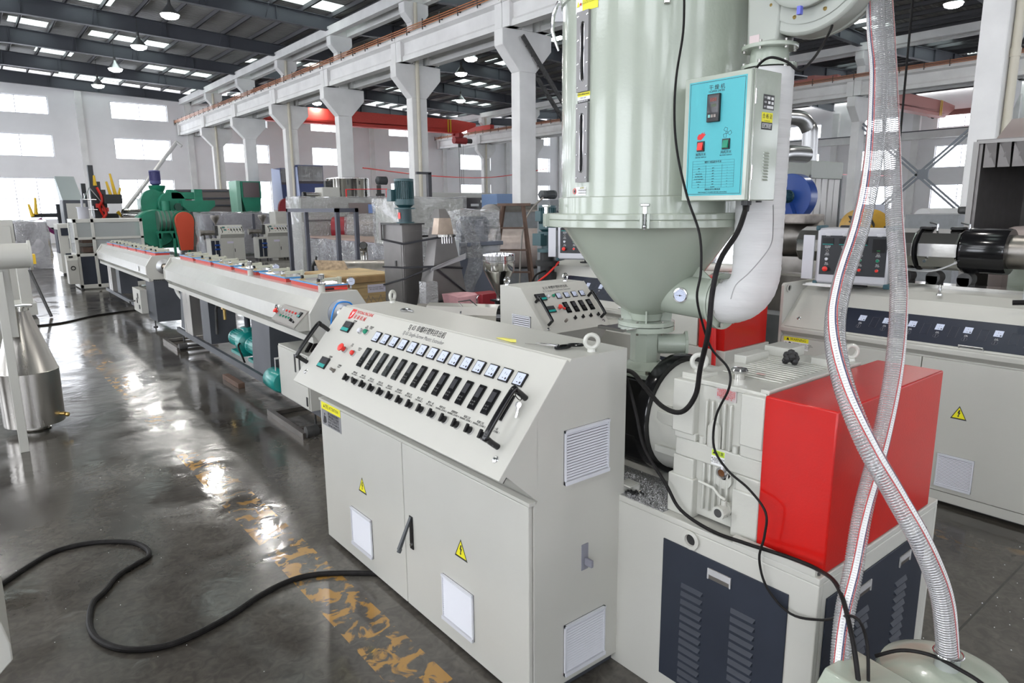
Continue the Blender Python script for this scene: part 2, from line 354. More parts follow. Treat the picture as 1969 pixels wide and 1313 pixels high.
def vent(F, u, v, w, h, n, parent):
    b, s, d, f = vent_m(w, h, n); o = inst('vent_grille', b, parent, F @ T(u, v, 0)); inst('vent_frame', f, o, F @ T(u, v, 0)); y0 = h / 2 - h * .045 - d / 2
    for i in range(n): inst('slat', s, o, F @ T(u, v + y0 - i * d, 0))
    return o
@once
def warn_m(h):
    w = h * 1.05; k = .80
    def tri(s, z0, z1, m): 
        p = [(-w / 2 * s, -h / 2 * s - h * .04 * (1 - s)), (w / 2 * s, -h / 2 * s - h * .04 * (1 - s)), (0, h / 2 * s - h * .04 * (1 - s))]; return MB().prism(p, 'z', z0, z1).mesh(m, yellow if m == 'face' else ink)
    bolt = MB().prism([(-.02 * h, .20 * h), (.08 * h, .20 * h), (.02 * h, .02 * h), (.10 * h, .02 * h), (-.01 * h, -.22 * h), (.05 * h, -.22 * h), (-.04 * h, -.34 * h), (-.09 * h, -.22 * h), (-.05 * h, -.22 * h), (-.03 * h, -.05 * h), (-.10 * h, -.05 * h)], 'z', .0011, .0014).mesh('lightning_mark', ink)
    return tri(1, 0, .0008, 'warning_sign'), tri(k, .0008, .0011, 'face'), bolt
def handle(F, u, v0, v1, stand, r, parent, name='grab_handle', mt=None):
    P = [(u, v0, 0), (u, v0, stand * .75), (u, v0 + (v1 - v0) * .07, stand), (u, v1 - (v1 - v0) * .07, stand), (u, v1, stand * .75), (u, v1, 0)]
    P = smoothpath(P, 5); mb = MB(); mb.M = F; mb.tube(P, r, 12); return mb.build(name, mt or blackg, parent)
def eyebolt(c, parent, s=1.0, rz=0, mt=None):
    mb = MB(); mb.M = T(*c) @ Matrix.Rotation(rz, 4, 'Z'); mb.cyl((0, 0, 0), (0, 0, .012 * s), .017 * s, .015 * s, 16); mb.ring((0, 0, .038 * s), .024 * s, .0085 * s, 'y', 24, 10)
    return mb.build('lifting_eye', mt or creamB, parent)
# ============================================================ SETTING
struct(B(-9, 60, -21, 56, -.12, 0), 'floor', floorm, smooth=0)
YC = [-14.7 + 6.4 * k for k in range(12)]        # column lines; the last one is the wall
YW = 55.8
def walled(name, x0, x1, z1, wins, axis, at, th=.28):
    """wall with window openings, windows get frame, mullions and panes"""
    xs = sorted({x0, x1} | {a for w_ in wins for a in w_[:2]}); zs = sorted({0, z1} | {a for w_ in wins for a in w_[2:4]}); mb = MB()
    for i in range(len(xs) - 1):
        run = None
        for j in range(len(zs) - 1):
            cx, cz = (xs[i] + xs[i + 1]) / 2, (zs[j] + zs[j + 1]) / 2
            hole = any(w_[0] < cx < w_[1] and w_[2] < cz < w_[3] for w_ in wins)
            if not hole:
                if axis == 'y': mb.box(xs[i], xs[i + 1], at, at + th, zs[j], zs[j + 1])
                else: mb.box(at, at + th, xs[i], xs[i + 1], zs[j], zs[j + 1])
    return struct(mb, name, plaster, smooth=0)
rows = [(1.55, 4.31), (5.66, 7.1), (8.37, 9.52)]
wx = [(2.27 + 7.2 * k, 5.87 + 7.2 * k) for k in range(-1, 5)] + [(38.7, 42.3), (46.6, 50.2), (53.8, 57.4)]
wins = [(a, b, c, d) for a, b in wx for c, d in rows]
walled('wall_far', -8.5, 60, 11.2, wins, 'y', YW)
wy = [(18.4 + 6.4 * k, 22.0 + 6.4 * k) for k in range(-6, 6)]
rows2 = [(1.7, 3.53), (4.79, 6.43), (7.75, 8.9)]
wy = [(18.4 + 6.4 * k, 22.0 + 6.4 * k) for k in range(-6, 6)]
wins2 = [(a, b, c, d) for a, b in wy for c, d in rows2]
walled('wall_right', -21, 56, 11.2, wins2, 'x', 59.6)
walled('wall_left', -21, 56, 11.2, [(a, b, c, d) for a, b in wy for c, d in rows], 'x', -8.3)
walled('wall_back', -8.3, 60, 11.2, [w_ for w_ in wins if w_[0] > -7], 'y', -21.28)
wn = 0
def window(x0, x1, z0, z1, axis, at, grid):
    global wn; wn += 1
    def bb(mb, a0, a1, c0, c1, t0, t1):
        if axis == 'y': mb.box(a0, a1, at + t0, at + t1, c0, c1)
        else: mb.box(at + t0, at + t1, a0, a1, c0, c1)
    fr = MB(); bb(fr, x0, x1, z0, z0 + .05, .12, .19); bb(fr, x0, x1, z1 - .05, z1, .12, .19); bb(fr, x0, x0 + .05, z0, z1, .12, .19); bb(fr, x1 - .05, x1, z0, z1, .12, .19)
    nx, nz = grid
    for i in range(1, nx): a = x0 + (x1 - x0) * i / nx; bb(fr, a - .025, a + .025, z0, z1, .125, .185)
    for j in range(1, nz): c = z0 + (z1 - z0) * j / nz; bb(fr, x0, x1, c - .025, c + .025, .125, .185)
    o = fr.build('window_%d' % wn, white, smooth=0); o['kind'] = 'structure'
    for i in range(nx):
        for j in range(nz):
            pn = MB(); bb(pn, x0 + (x1 - x0) * i / nx + .03, x0 + (x1 - x0) * (i + 1) / nx - .03, z0 + (z1 - z0) * j / nz + .03, z0 + (z1 - z0) * (j + 1) / nz - .03, .15, .156); pn.build('pane', glass, o, smooth=0)
for a, b in wx:
    for k, (c, d) in enumerate(rows): window(a, b, c, d, 'y', YW, ((3, 2), (2, 1), (2, 1))[k])
for a, b in wy:
    for k, (c, d) in enumerate(rows2): window(a, b, c, d, 'x', 59.6, ((2, 2), (2, 1), (2, 1))[k])
# wall pilasters
for x in (7.6, 14.45, 21.9, 29.3, 36.8, 44.4, 51.6): struct(B(x - .2, x + .2, YW - .18, YW, 0, 10), 'pilaster', concrete, smooth=0)
for y in (4.5, 10.9, 17.0, 23.4, 29.8, 36.2, 42.6, 49): struct(B(59.3, 59.6, y - .25, y + .25, 0, 9.6), 'pilaster', concrete, smooth=0)
struct(B(59.0, 59.6, -4, YW, 7.0, 7.55), 'trim_1', concrete, smooth=0)
struct(MB().box(58.95, 59.1, -4, YW, 7.55, 7.62), 'trim_2', roofsteel, smooth=0)

def column(xc, yc, full=True):
    prof = [(-.33, 0), (.33, 0), (.33, 6.25), (.98, 6.95), (.98, 7.42), (.33, 7.45), (.22, 7.45), (.22, 8.95), (.52, 9.25), (.52, 9.62), (.3, 9.64), (.3, 9.9), (-.3, 9.9), (-.3, 9.64), (-.52, 9.62), (-.52, 9.25), (-.22, 8.95), (-.22, 7.45), (-.98, 7.42), (-.98, 6.95), (-.33, 6.25)]
    mb = MB()
    for seg in ([0, 1, 2, 20], [20, 2, 3, 4, 5, 17, 18, 19], [17, 6, 7, 16], [16, 7, 8, 9, 10, 13, 14, 15], [13, 10, 11, 12]):
        mb.prism([(xc + prof[i][0], prof[i][1]) for i in seg], 'y', yc - .21, yc + .21)
    o = struct(mb, 'column', concrete, smooth=0, bevel=.02)
    return o
for r, xc in enumerate((14.45, 36.8)):
    for k, yc in enumerate(YC[:-1]):
        column(xc, yc)
        if k in (1, 3, 6, 8, 10):      # rain-water pipe down every second column
            mb = MB().cyl((xc - .1, yc - .29, 0), (xc - .1, yc - .29, 9.6), .07, n=12)
            for z in (2, 4.6, 6.9): mb.cyl((xc - .1, yc - .29, z), (xc - .1, yc - .29, z + .14), .082, n=12)
            struct(mb, 'rain_pipe', pvc)
    for side in (-1, 1):
        for k in range(-1, len(YC) - 1):
            y0 = (YC[k] if k >= 0 else YC[0] - 6.4) + .012; y1 = y0 + 6.376; x0 = xc + side * .58
            xs = (x0 - .13, x0 + .13); mb = MB()
            mb.prism([(x0 - .17, 7.46), (x0 + .17, 7.46), (x0 + .17, 7.62), (x0 + .1, 7.7), (x0 + .1, 8.1), (x0 + .28, 8.18), (x0 + .28, 8.36), (x0 - .28, 8.36), (x0 - .28, 8.18), (x0 - .1, 8.1), (x0 - .1, 7.7), (x0 - .17, 7.62)], 'y', y0, y1)
            mb.box(x0 - .25, x0 + .25, y0, y0 + .35, 7.46, 8.36); mb.box(x0 - .25, x0 + .25, y1 - .35, y1, 7.46, 8.36)
            struct(mb, 'crane_runway_beam', concrete, smooth=0)
        xr = xc + side * .58
        mb = MB().box(xr - .03, xr + .03, -20.5, YW, 8.40, 8.50).box(xr - .07, xr + .07, -20.5, YW, 8.36, 8.40)
        struct(mb, 'crane_rail', roofsteel, smooth=0)
        mb = MB(); xq = xc + side * .98
        for z in (8.30, 8.37, 8.44): mb.box(xq - .012, xq + .012, -20.5, YW, z, z + .03)
        struct(mb, 'conductor_bar', copper, smooth=0)
        mb = MB(); y = -2
        while y < YW: mb.box(min(xq, xc + side * .8) , max(xq, xc + side * .8), y - .02, y + .02, 8.30, 8.34).box(xq - .015, xq + .015, y - .015, y + .015, 8.2, 8.55); y += 1.07
        struct(mb, 'conductor_bracket', dirty, smooth=0)
    struct(MB().box(xc - .55, xc - .28, -21, YW, 9.63, 9.99).box(xc + .28, xc + .55, -21, YW, 9.63, 9.99), 'gutter_beam', concrete, smooth=0)
# roof steel of the three halls
def hall(xa, xb, ys, detail=True):
    xm = (xa + xb) / 2; zt = lambda x: 10.95 - .0525 * abs(x - xm); zb = lambda x: 10.20 - .0345 * abs(x - xm)
    for y in ys:
        mb = MB()
        for s0, s1 in ((xa, xm), (xm, xb)):
            for (za0, za1, zb0, zb1, hw) in ((zb(s0), zb(s0) + .025, zb(s1), zb(s1) + .025, .13), (zt(s0) - .02, zt(s0), zt(s1) - .02, zt(s1), .13), (zb(s0) + .02, zt(s0) - .02, zb(s1) + .02, zt(s1) - .02, .008)):
                mb.hexa([(s0, y - hw, za0), (s1, y - hw, zb0), (s1, y + hw, zb0), (s0, y + hw, za0), (s0, y - hw, za1), (s1, y - hw, zb1), (s1, y + hw, zb1), (s0, y + hw, za1)])
        for i in range(1, 8):
            x = xa + (xb - xa) * i / 8; mb.box(x - .008, x + .008, y - .1, y + .1, zb(x), zt(x))
        struct(mb, 'roof_beam', roofsteel, smooth=0)
    n = 9; y0, y1 = ys[0] - 6, YW
    for s in (-1, 1):
        for i in range(n):
            x = xm + s * (.35 + i * (xb - xm - .7) / (n - 1)); z = zt(x); mb = MB()
            mb.box(x - .012, x + .012, y0, y1, z, z + .2).box(x - .012, x + .05, y0, y1, z, z + .015).box(x - .012, x + .05, y0, y1, z + .185, z + .2)
            struct(mb, 'purlin', purlinm, smooth=0)
    # corrugated sheets between skylight strips
    def sheet(name, mt, xs, ya, yb, p=.2):
        mb = MB(); y = ya; prof = []
        while y < yb - 1e-6: prof += [(y, 0), (y + p * .45, 0), (y + p * .6, .035), (y + p * .85, .035)]; y += p
        prof.append((yb, 0)); vs = []
        for x in xs:
            for (yy, dz) in prof: vs.append((x, min(yy, yb), zt(x) + .205 + dz))
        k = len(prof); fs = [(j * k + i, (j + 1) * k + i, (j + 1) * k + i + 1, j * k + i + 1) for j in range(len(xs) - 1) for i in range(k - 1)]
        struct(mb.add(vs, fs), name, mt, smooth=0)
    for k, y in enumerate(ys[:-1]):
        ya, yb = y, min(y + 6.4, YW); 
        sheet('ceiling', roofm, (xa, xm, xb), ya - (6.4 if k == 0 else 0), ya + 5.0)
        sheet('ceiling', roofm, (xa, xm, xb), ya + 6.2, max(yb, ya + 6.2))
        h = (xb - xa) / 2
        for i, (a, b) in enumerate(((-1, -.62), (-.62, -.2), (-.2, 0), (0, .14), (.14, .3), (.3, .62), (.62, 1))):
            lit = (i * 3 + k * 2) % 5 < 2 or (i == 4 and k % 2)
            sheet('skylight' if lit else 'ceiling', skym if lit else roofm, (xm + a * h, xm + b * h), ya + 5.0, ya + 6.2)
hall(-7.9, 14.45, YC)
hall(14.45, 36.8, YC)
hall(36.8, 59.4, YC)
# sag rods and round braces under the sheets
mb = MB()
for k in range(4, 11):
    y = YC[k]
    for x in (3.3, 5.9, 8.6, 11.2): mb.cyl((x, y - .5, 10.85 - .0525 * abs(x - 3.27)), (x, y - .02, 10.25 - .034 * abs(x - 3.27)), .02, n=5)
struct(mb, 'fly_brace', roofsteel, smooth=0)
# ---- high-bay lamp bodies
lp = None
places = {0: 'over the aisle'}
names = ['highest in the picture', 'second highest of that row', 'third highest of that row', 'lowest of that row by the far wall']
vis = [(7.45, 29.9, 9.5), (7.6, 36.3, 9.5), (7.7, 42.7, 9.5), (7.78, 48.8, 9.5), (29.1, 41.8, 9.6), (30.5, 11.15, 9.6), (21.4, 48.7, 9.6), (23.4, 33.5, 9.6), (21.5, 29.9, 9.6)]
lab = ['glowing high-bay lamp over the aisle, ' + n for n in names] + ['bright high-bay lamp hanging between two white columns above the red crane', 'white high-bay lamp hanging above the clear hoses beside the roof beams', 'small lit lamp hanging above the bright end of the red crane girder', 'small lit lamp in the middle hall, close under the runway beam', 'lit lamp of the middle hall seen just above the one over the crane']
for i, (x, y, z) in enumerate(vis):
    if lp is None:
        lp = thing('high_bay_lamp', lab[0], 'lamp', (x, y, z), 0, 'high-bay lamps')
        MB().lathe([(.05, .42), (.08, .30), (.14, .22), (.33, -.02), (.35, -.05), (.34, -.05), (.12, .19)], (x, y, z), n=24, caps=False).build('reflector', alu, lp)
        MB().lathe([(.33, -.04), (.30, -.13), (.18, -.19), (.0, -.21)], (x, y, z), n=24, caps=False).build('bulb_glass', lampm, lp)
        MB().cyl((x, y, z + .3), (x, y, z + .55), .06, n=12).cyl((x, y, z + .55), (x, y, 10.9), .012, n=6).build('mount', dirty, lp)
    else: dup(lp, (x, y, z), 0, lab[i])
# ---- overhead cranes
def crane(name, xa, xb, y, z, label, mt):
    t = thing(name, label, 'crane', (xa, y, z))
    prof = [(xa + .2, z + .5), (xa + 1.6, z - .2), (xb - 2.2, z - .2), (xb - .6, z + .45), (xb - .6, z + .7), (xb - 2.6, z + .85), (xa + 2, z + .85), (xa + .2, z + .7)]
    mb = MB().prism(prof, 'y', y - .02, y + .38); mb.prism([(xa + 1.6, z - .2), (xb - 2.2, z - .2), (xb - 2.2, z - .24), (xa + 1.6, z - .24)], 'y', y - .14, y + .5)
    mb.prism([(xa + 1.6, z + .02), (xb - 2.4, z + .02), (xb - 2.4, z + .12), (xa + 1.6, z - .12)], 'y', y - .12, y + .0)
    mb.build('girder', mt, t, smooth=0)
    for x in (xa, xb):
        e = MB().box(x - .2, x + .2, y - 1.5, y + 1.9, z + .12, z + .5).build('end_carriage', mt, t, bevel=.02)
        for yy in (y - 1.2, y + 1.6): MB().cyl((x - .06, yy, z + .12), (x + .06, yy, z + .12), .13).build('wheel', dirty, e)
    MB().box(xb - 3.55, xb - 3.45, y - .16, y - .13, z - .2, z + .83).box(xb - 3.3, xb - 3.2, y - .16, y - .13, z - .2, z + .83).build('hazard_stripe', yel2, t)
    return t
cr = crane('overhead_crane', 15.2, 36.15, 48.9, 8.38, 'red single-girder overhead crane spanning the middle hall on its runway beams', cranered)
h = MB().cyl((33.0, 48.5, 7.55), (34.2, 48.5, 7.55), .28, n=16).box(33.4, 33.8, 48.3, 49.3, 7.8, 8.15).box(33.2, 34.3, 48.9, 49.1, 7.95, 8.1).build('hoist', mat('dark_crane_red', (.35, .03, .03), .5), cr)
MB().cyl((34.2, 48.5, 7.55), (34.75, 48.5, 7.55), .2, n=14).build('hoist_motor', dirty, cr)
MB().cyl((33.55, 48.5, 7.3), (33.55, 48.5, 7.0), .12, n=8).cyl((33.5, 48.5, 1.9), (33.5, 48.5, 7.1), .02, n=5).cyl((33.9, 48.5, 2.1), (33.9, 48.5, 7.3), .014, n=5).cyl((33.7, 48.5, 1.9), (33.7, 48.5, 7.1), .014, n=5).build('hoist_rope', dirty, cr)
MB().box(22.9, 23.4, 48.86, 48.88, 8.7, 9.05).build('rating_plate', paper, cr)
text('2T', .26, frame((23.15, 48.86, 8.87), (1, 0, 0), (0, 0, 1)), 0, 0, cr, inkr)
crane('overhead_crane', 37.6, 58.6, 20.4, 8.38, 'brownish red crane girder crossing the bright hall behind the clear hoses', mat('pale_crane_red', (.42, .16, .14), .5))
# steel ladder leaning from the column bracket up to the runway
t = thing('wall_ladder', 'dark steel ladder fixed slantwise to the bracket of the thick white column', 'ladder', (14.2, 16.95, 7.2))
a0, a1 = Vector((14.15, 16.95, 7.25)), Vector((16.3, 16.95, 4.95)); d = (a1 - a0)
for dy in (0, .45): MB().hexa([tuple(a0 + Vector(q)) for q in ((-.05, dy, -.05), (-.05, dy + .05, -.05), (.05, dy + .05, .05), (.05, dy, .05))] + [tuple(a1 + Vector(q)) for q in ((-.05, dy, -.05), (-.05, dy + .05, -.05), (.05, dy + .05, .05), (.05, dy, .05))]).build('rail', dirty, t, smooth=0)
for i in range(1, 9): p = a0 + d * (i / 9); MB().box(p.x - .03, p.x + .03, p.y, p.y + .48, p.z - .015, p.z + .015).build('rung', dirty, t, smooth=0)
# cross bracing between the far columns
t = thing('cross_brace', 'grey steel cross bracing between two white columns in front of bright windows', 'brace', (36.8, 13.9, 3.5))
def lbar(p, q, wd=.1):
    p, q = Vector(p), Vector(q); up_ = (q - p).cross(Vector((1, 0, 0))).normalized() * wd; mb = MB()
    for s in (-1, 1): mb.hexa([tuple(p + up_ * s * .5 + Vector((-.03, 0, 0)) - up_ * .3), tuple(p + up_ * s * .5 + Vector((.03, 0, 0)) - up_ * .3), tuple(p + up_ * s * .5 + Vector((.03, 0, 0)) + up_ * .3), tuple(p + up_ * s * .5 + Vector((-.03, 0, 0)) + up_ * .3)] + [tuple(q + up_ * s * .5 + Vector((-.03, 0, 0)) - up_ * .3), tuple(q + up_ * s * .5 + Vector((.03, 0, 0)) - up_ * .3), tuple(q + up_ * s * .5 + Vector((.03, 0, 0)) + up_ * .3), tuple(q + up_ * s * .5 + Vector((-.03, 0, 0)) + up_ * .3)])
    return mb
lbar((36.8, 17.12, 6.1), (36.8, 11.08, .8), .16).build('brace_bar', mat('brace_grey', (.24, .26, .29), .5), t, smooth=0); lbar((36.8, 11.08, 6.45), (36.8, 17.12, .7), .16).build('brace_bar', mat('brace_grey', (.24, .26, .29), .5), t, smooth=0)
MB().box(36.76, 36.84, 13.75, 14.2, 3.3, 3.75).build('gusset', mat('brace_grey', (.24, .26, .29)), t)
# red rope barrier lines
for pts, l in ((((15.2, 29.9, 4.0), (22, 34, 3.9), (30, 39, 4.2), (36.2, 40.5, 5.0)), 'sagging red line strung across the hall behind the dark motor'), (((37.13, 23.7, 4.5), (45, 24.2, 4.2), (59.5, 25, 4.3)), 'thin red line strung behind the grey filter bags')):
    tag(MB().tube(smoothpath(pts, 8), .03, 6).build('red_line', redm), l, 'line')
tag(MB().tube([(15.95, 6.62, 9.6), (15.89, 6.58, 6.3), (15.25, 6.3, 3.0)], .022, 6).build('hanging_cable', rubber), 'single dark cable hanging straight down beside the clear hoses', 'cable')
# ============================================================ CONTROL CABINET in front
cab = thing('control_cabinet', 'cream SJ 65 control cabinet with fourteen small meters on its slanted panel', 'control cabinet', (2.0, 3.08, 0))
Y0, Y1 = 2.024, 4.15
prof = [(1.735, .05), (2.29, .05), (2.29, 1.569), (1.945, 1.569), (1.585, 1.142), (1.755, .985), (1.735, .965)]
MB().prism([(1.735, .05), (2.29, .05), (2.29, 1.569), (1.945, 1.569), (1.755, 1.34), (1.755, .985), (1.735, .965)], 'y', Y0, Y1).prism([(1.756, .985), (1.756, 1.34), (1.585, 1.142)], 'y', Y0, Y1).build('body', cream, cab, smooth=0)
MB().box(1.80, 2.27, Y0 + .03, Y1 - .03, 0, .05).build('plinth', slate, cab, smooth=0)
PF = frame((1.55, 4.15, 1.13), (0, -1, 0), (.37, 0, .439)); DF = frame((1.71, 4.13, 0), (0, -1, 0), (0, 0, 1)); SF = frame((0, 2.024, 0), (1, 0, 0), (0, 0, 1))
mb = MB(); mb.M = PF; mb.box(0, 2.126, 0, .574, -.028, 0).build('control_panel', cream, cab, bevel=.003, smooth=0)
mb = MB(); mb.M = PF; mb.box(.004, 2.122, .004, .57, -.034, -.028).build('panel_gasket', black, cab, smooth=0)
for a, b in ((0, 1.047), (1.053, 2.1)):
    mb = MB(); mb.M = DF; d = mb.box(a, b, .03, .968, -.022, 0).build('door', cream, cab, bevel=.004, smooth=0)
    u = .515 if a == 0 else 1.557; wu = .552 if a == 0 else 1.588
    put('warning_sign', warn_m(.098 if a == 0 else .102), d, DF @ T(.555 if a == 0 else 1.592, .566 if a == 0 else .575, 0))
    vent(DF, .522 if a == 0 else 1.557, .25, .268, .25, 19, cab)
mb = MB(); mb.M = DF; mb.box(-.01, 2.11, .975, .99, -.03, .004).build('door_frame', cream, cab, smooth=0)
mb = MB(); mb.M = DF; mb.box(1.108, 1.142, .385, .575, 0, .006); dl = mb.build('door_latch', black, cab, bevel=.002)
mb = MB(); mb.M = DF; mb.hexa([(1.116, .56, .004), (1.134, .56, .004), (1.134, .40, .075), (1.116, .40, .075), (1.116, .572, .008), (1.134, .572, .008), (1.134, .41, .09), (1.116, .41, .09)]).cyl((1.125, .41, .075), (1.125, .392, .085), .012, n=10); mb.build('latch_lever', mat('dark_grey_plastic', (.04, .045, .05), .4), dl)
mb = MB(); mb.M = DF; mb.cyl((1.125, .41, .006), (1.125, .41, .012), .008, n=10).build('key_slot', chrome, dl)
vent(SF, 2.04, 1.14, .272, .245, 17, cab); vent(SF, 2.04, .215, .262, .255, 17, cab)
mb = MB(); mb.M = SF; mb.box(2.016, 2.056, .575, .70, 0, .004); bk = mb.build('main_switch', mat('grey_plastic', (.22, .22, .26), .5), cab)
mb = MB(); mb.M = SF; mb.box(2.03, 2.046, .60, .635, .004, .05).build('switch_lever', mat('grey_plastic', (.2, .2, .2)), bk, bevel=.004)
MB().box(2.29, 2.355, 2.03, 2.06, .59, .915).box(2.35, 2.36, 1.985, 2.06, .59, .915).box(2.29, 2.36, 1.985, 2.06, .587, .592).box(2.29, 2.36, 1.985, 2.06, .91, .916).build('cable_duct', cream, cab, smooth=0)
for i in range(14):
    u = .629 + .1001 * i
    put('meter', meter_m(.064, .066), cab, PF @ T(u, .432, 0))
    put('temperature_controller', ctrl_m(.046, .124), cab, PF @ T(u + .004, .293, 0))
    ms = knob_m(1.1); o = inst('selector_switch', ms[0], cab, PF @ T(u - .018, .142, 0)); inst('knob', ms[1], o, PF @ T(u - .018, .142, 0) @ Matrix.Rotation(R(50 if i == 1 else 10), 4, 'Z'))
    zone = ('模具区 %d\nDIE ZONE %d' % (6 - i // 1 if i < 9 else 1, 9 - i)) if i < 9 else ('机筒%s区\nBARREL ZONE %d' % ('五四三二一'[i - 9], 14 - i))
    if i < 9: zone = '模具%s区\nDIE ZONE %d' % ('九八七六五四三二一'[i], 9 - i)
    text(zone, .0125, PF, u + .012, .186, cab)
for u, v in ((.232, .44), (.236, .175)): put('speed_display', disp_m(.098, .072), cab, PF @ T(u, v, 0))
put('push_button', button_m(1.15, 'white_plastic'), cab, PF @ T(.415, .438, 0)); put('push_button', button_m(1.15, 'green_button'), cab, PF @ T(.485, .442, 0))
put('emergency_stop', estop_m(1.15), cab, PF @ T(.382, .296, 0)); put('push_button', button_m(1.15, 'red_plastic'), cab, PF @ T(.495, .293, 0))
mb = MB(); mb.M = PF @ T(.405, .155, 0); mb.cyl((0, 0, 0), (0, 0, .006), .014).cyl((0, 0, .006), (0, 0, .03), .009); mb.build('speed_knob', steeld, cab)
for u, v in ((.085, .083), (2.047, .074)): put('lock', lock_m(1.15), cab, PF @ T(u, v, 0))
handle(PF, .025, .14, .385, .085, .0135, cab); handle(PF, 2.02, .125, .36, .085, .0135, cab)
# logo and writing
mb = MB(); mb.M = PF
mb.prism([(.155, .57), (.21, .57), (.21, .512), (.19, .497), (.163, .497), (.158, .52), (.151, .53)], 'z', 0, .0009); lg = mb.build('maker_logo', inkr, cab, smooth=0)
mb = MB(); mb.M = PF; mb.prism([(.17, .553), (.178, .553), (.185, .537), (.194, .553), (.202, .553), (.189, .53), (.181, .512), (.172, .512), (.181, .53)], 'z', .0009, .0014).build('logo_letter', inkw, lg, smooth=0)
text('YATONG MACHINE', .031, PF, .222, .555, cab, inkr, 'LEFT', wide=.78); text('亚 通 机 械', .033, PF, .222, .519, cab, inkr, 'LEFT')
text('SJ 65 单螺杆塑料挤出机', .042, PF, 1.055, .543, cab, wide=.85); text('SJ 65 Single-Screw Plastic Extruder', .033, PF, 1.055, .502, cab, inkg, wide=.88)
for u, v, s in ((.275, .487, '主机转速\nSPEED 1'), (.45, .475, '主机\nREADY'), (.505, .478, '主机启动\nSTART'), (.42, .34, '急停\nSTOP'), (.528, .33, '主机停止\nSTOP'), (.265, .222, '主机电流\nAMP'), (.43, .192, '主机调速\nADJUST')): text(s, .0115, PF, u, v, cab)
# attention sticker
mb = MB(); mb.M = DF; mb.box(.02, .305, .82, .975, 0, .0012); st = mb.build('attention_sticker', mat('silver_label', (.22, .22, .23), .4), cab)
mb = MB(); mb.M = DF; mb.box(.022, .303, .925, .973, .0012, .0016).build('yellow_band', yellow, st)
text('▲ 警告 ATTENTION', .03, DF, .163, .949, st, ink, wide=.8, n=.0018); text('操作前请阅读说明书\n切断电源后方可检修\n非专业人员请勿打开\nREAD THE MANUAL\nBEFORE OPERATION', .02, DF, .115, .871, st, ink, 'LEFT', n=.0018, wide=.9)
mb = MB(); mb.M = DF; mb.ball((.065, .895, .0), .013, 10, (1, 1, .12)).prism([(.04, .84), (.06, .83), (.09, .845), (.085, .88), (.055, .885)], 'z', .0012, .002).build('figure_mark', ink, st)
eyebolt((2.235, 4.06, 1.569), cab, 1.25, .5); eyebolt((2.115, 2.075, 1.569), cab, 1.2, -.7)
mb = MB(); mb.ring((2.10, 3.66, 1.578), .026, .008, 'z').cyl((2.10, 3.625, 1.578), (2.105, 3.575, 1.578), .008, n=8); tag(mb.build('eye_screw', chrome), 'loose silver eye screw lying flat on top of the front cabinet', 'eye screw')
# scissors, yellow tape scrap, keys
sc = thing('scissors', 'open pair of scissors with black oval handles lying on the cabinet top', 'scissors', (2.05, 2.2, 1.571))
mb = MB(); mb.tube([Vector((2.055 + .042 * math.cos(t), 2.195 + .021 * math.sin(t), 1.579)) for t in [i * math.pi / 12 for i in range(24)]], .0065, 8, True).build('handle_loop', blackg, sc)
MB().tube([Vector((2.105 + .028 * math.cos(t + .6) + .0, 2.165 + .026 * math.sin(t), 1.586)) for t in [i * math.pi / 12 for i in range(24)]], .0055, 8, True).build('handle_loop', blackg, sc)
MB().hexa([(2.035, 2.215, 1.578), (2.045, 2.222, 1.578), (1.985, 2.375, 1.576), (1.982, 2.373, 1.576), (2.035, 2.215, 1.581), (2.045, 2.222, 1.581), (1.985, 2.375, 1.578), (1.982, 2.373, 1.578)]).build('blade', steeld, sc, smooth=0)
MB().hexa([(2.045, 2.205, 1.582), (2.057, 2.212, 1.582), (2.025, 2.34, 1.58), (2.021, 2.338, 1.58), (2.045, 2.205, 1.585), (2.057, 2.212, 1.585), (2.025, 2.34, 1.582), (2.021, 2.338, 1.582)]).build('blade', chrome, sc, smooth=0)
MB().cyl((2.043, 2.215, 1.585), (2.043, 2.215, 1.589), .006, n=12).build('rivet', chrome, sc)
tag(MB().hexa([(1.99, 2.60, 1.570), (2.02, 2.58, 1.570), (1.985, 2.44, 1.572), (1.97, 2.46, 1.572), (1.99, 2.60, 1.572), (2.02, 2.58, 1.572), (1.985, 2.44, 1.586), (1.97, 2.46, 1.586)]).build('paper_scrap', mat('yellow_scrap', (.65, .6, .12))), 'crumpled yellow scrap lying on the front cabinet top', 'scrap')
ky = thing('key_ring', 'two small keys hanging on a ring from the black grab handle', 'keys', tuple(PF @ Vector((2.03, .34, .02))))
mb = MB(); mb.M = PF; mb.ring((2.03, .345, .05), .019, .0018, ((1, 0, 0), (0, .5, .86)), 20, 6).build('ring', rubber, ky)
for du, a, ln in ((.0, .1, 1), (-.014, .35, .85)):
    mb = MB(); mb.M = PF @ T(2.03 + du, .325, .022) @ Matrix.Rotation(a, 4, 'Z') @ Matrix.Rotation(.25, 4, 'X'); mb.cyl((0, -.008, 0), (0, -.008, .003), .0125, n=14).box(-.0045, .0045, -.062 * ln, -.016, 0, .0028).box(.0045, .0065, -.055 * ln, -.045, 0, .0028).box(.0045, .0065, -.04, -.033, 0, .0028).build('key', chrome, ky)

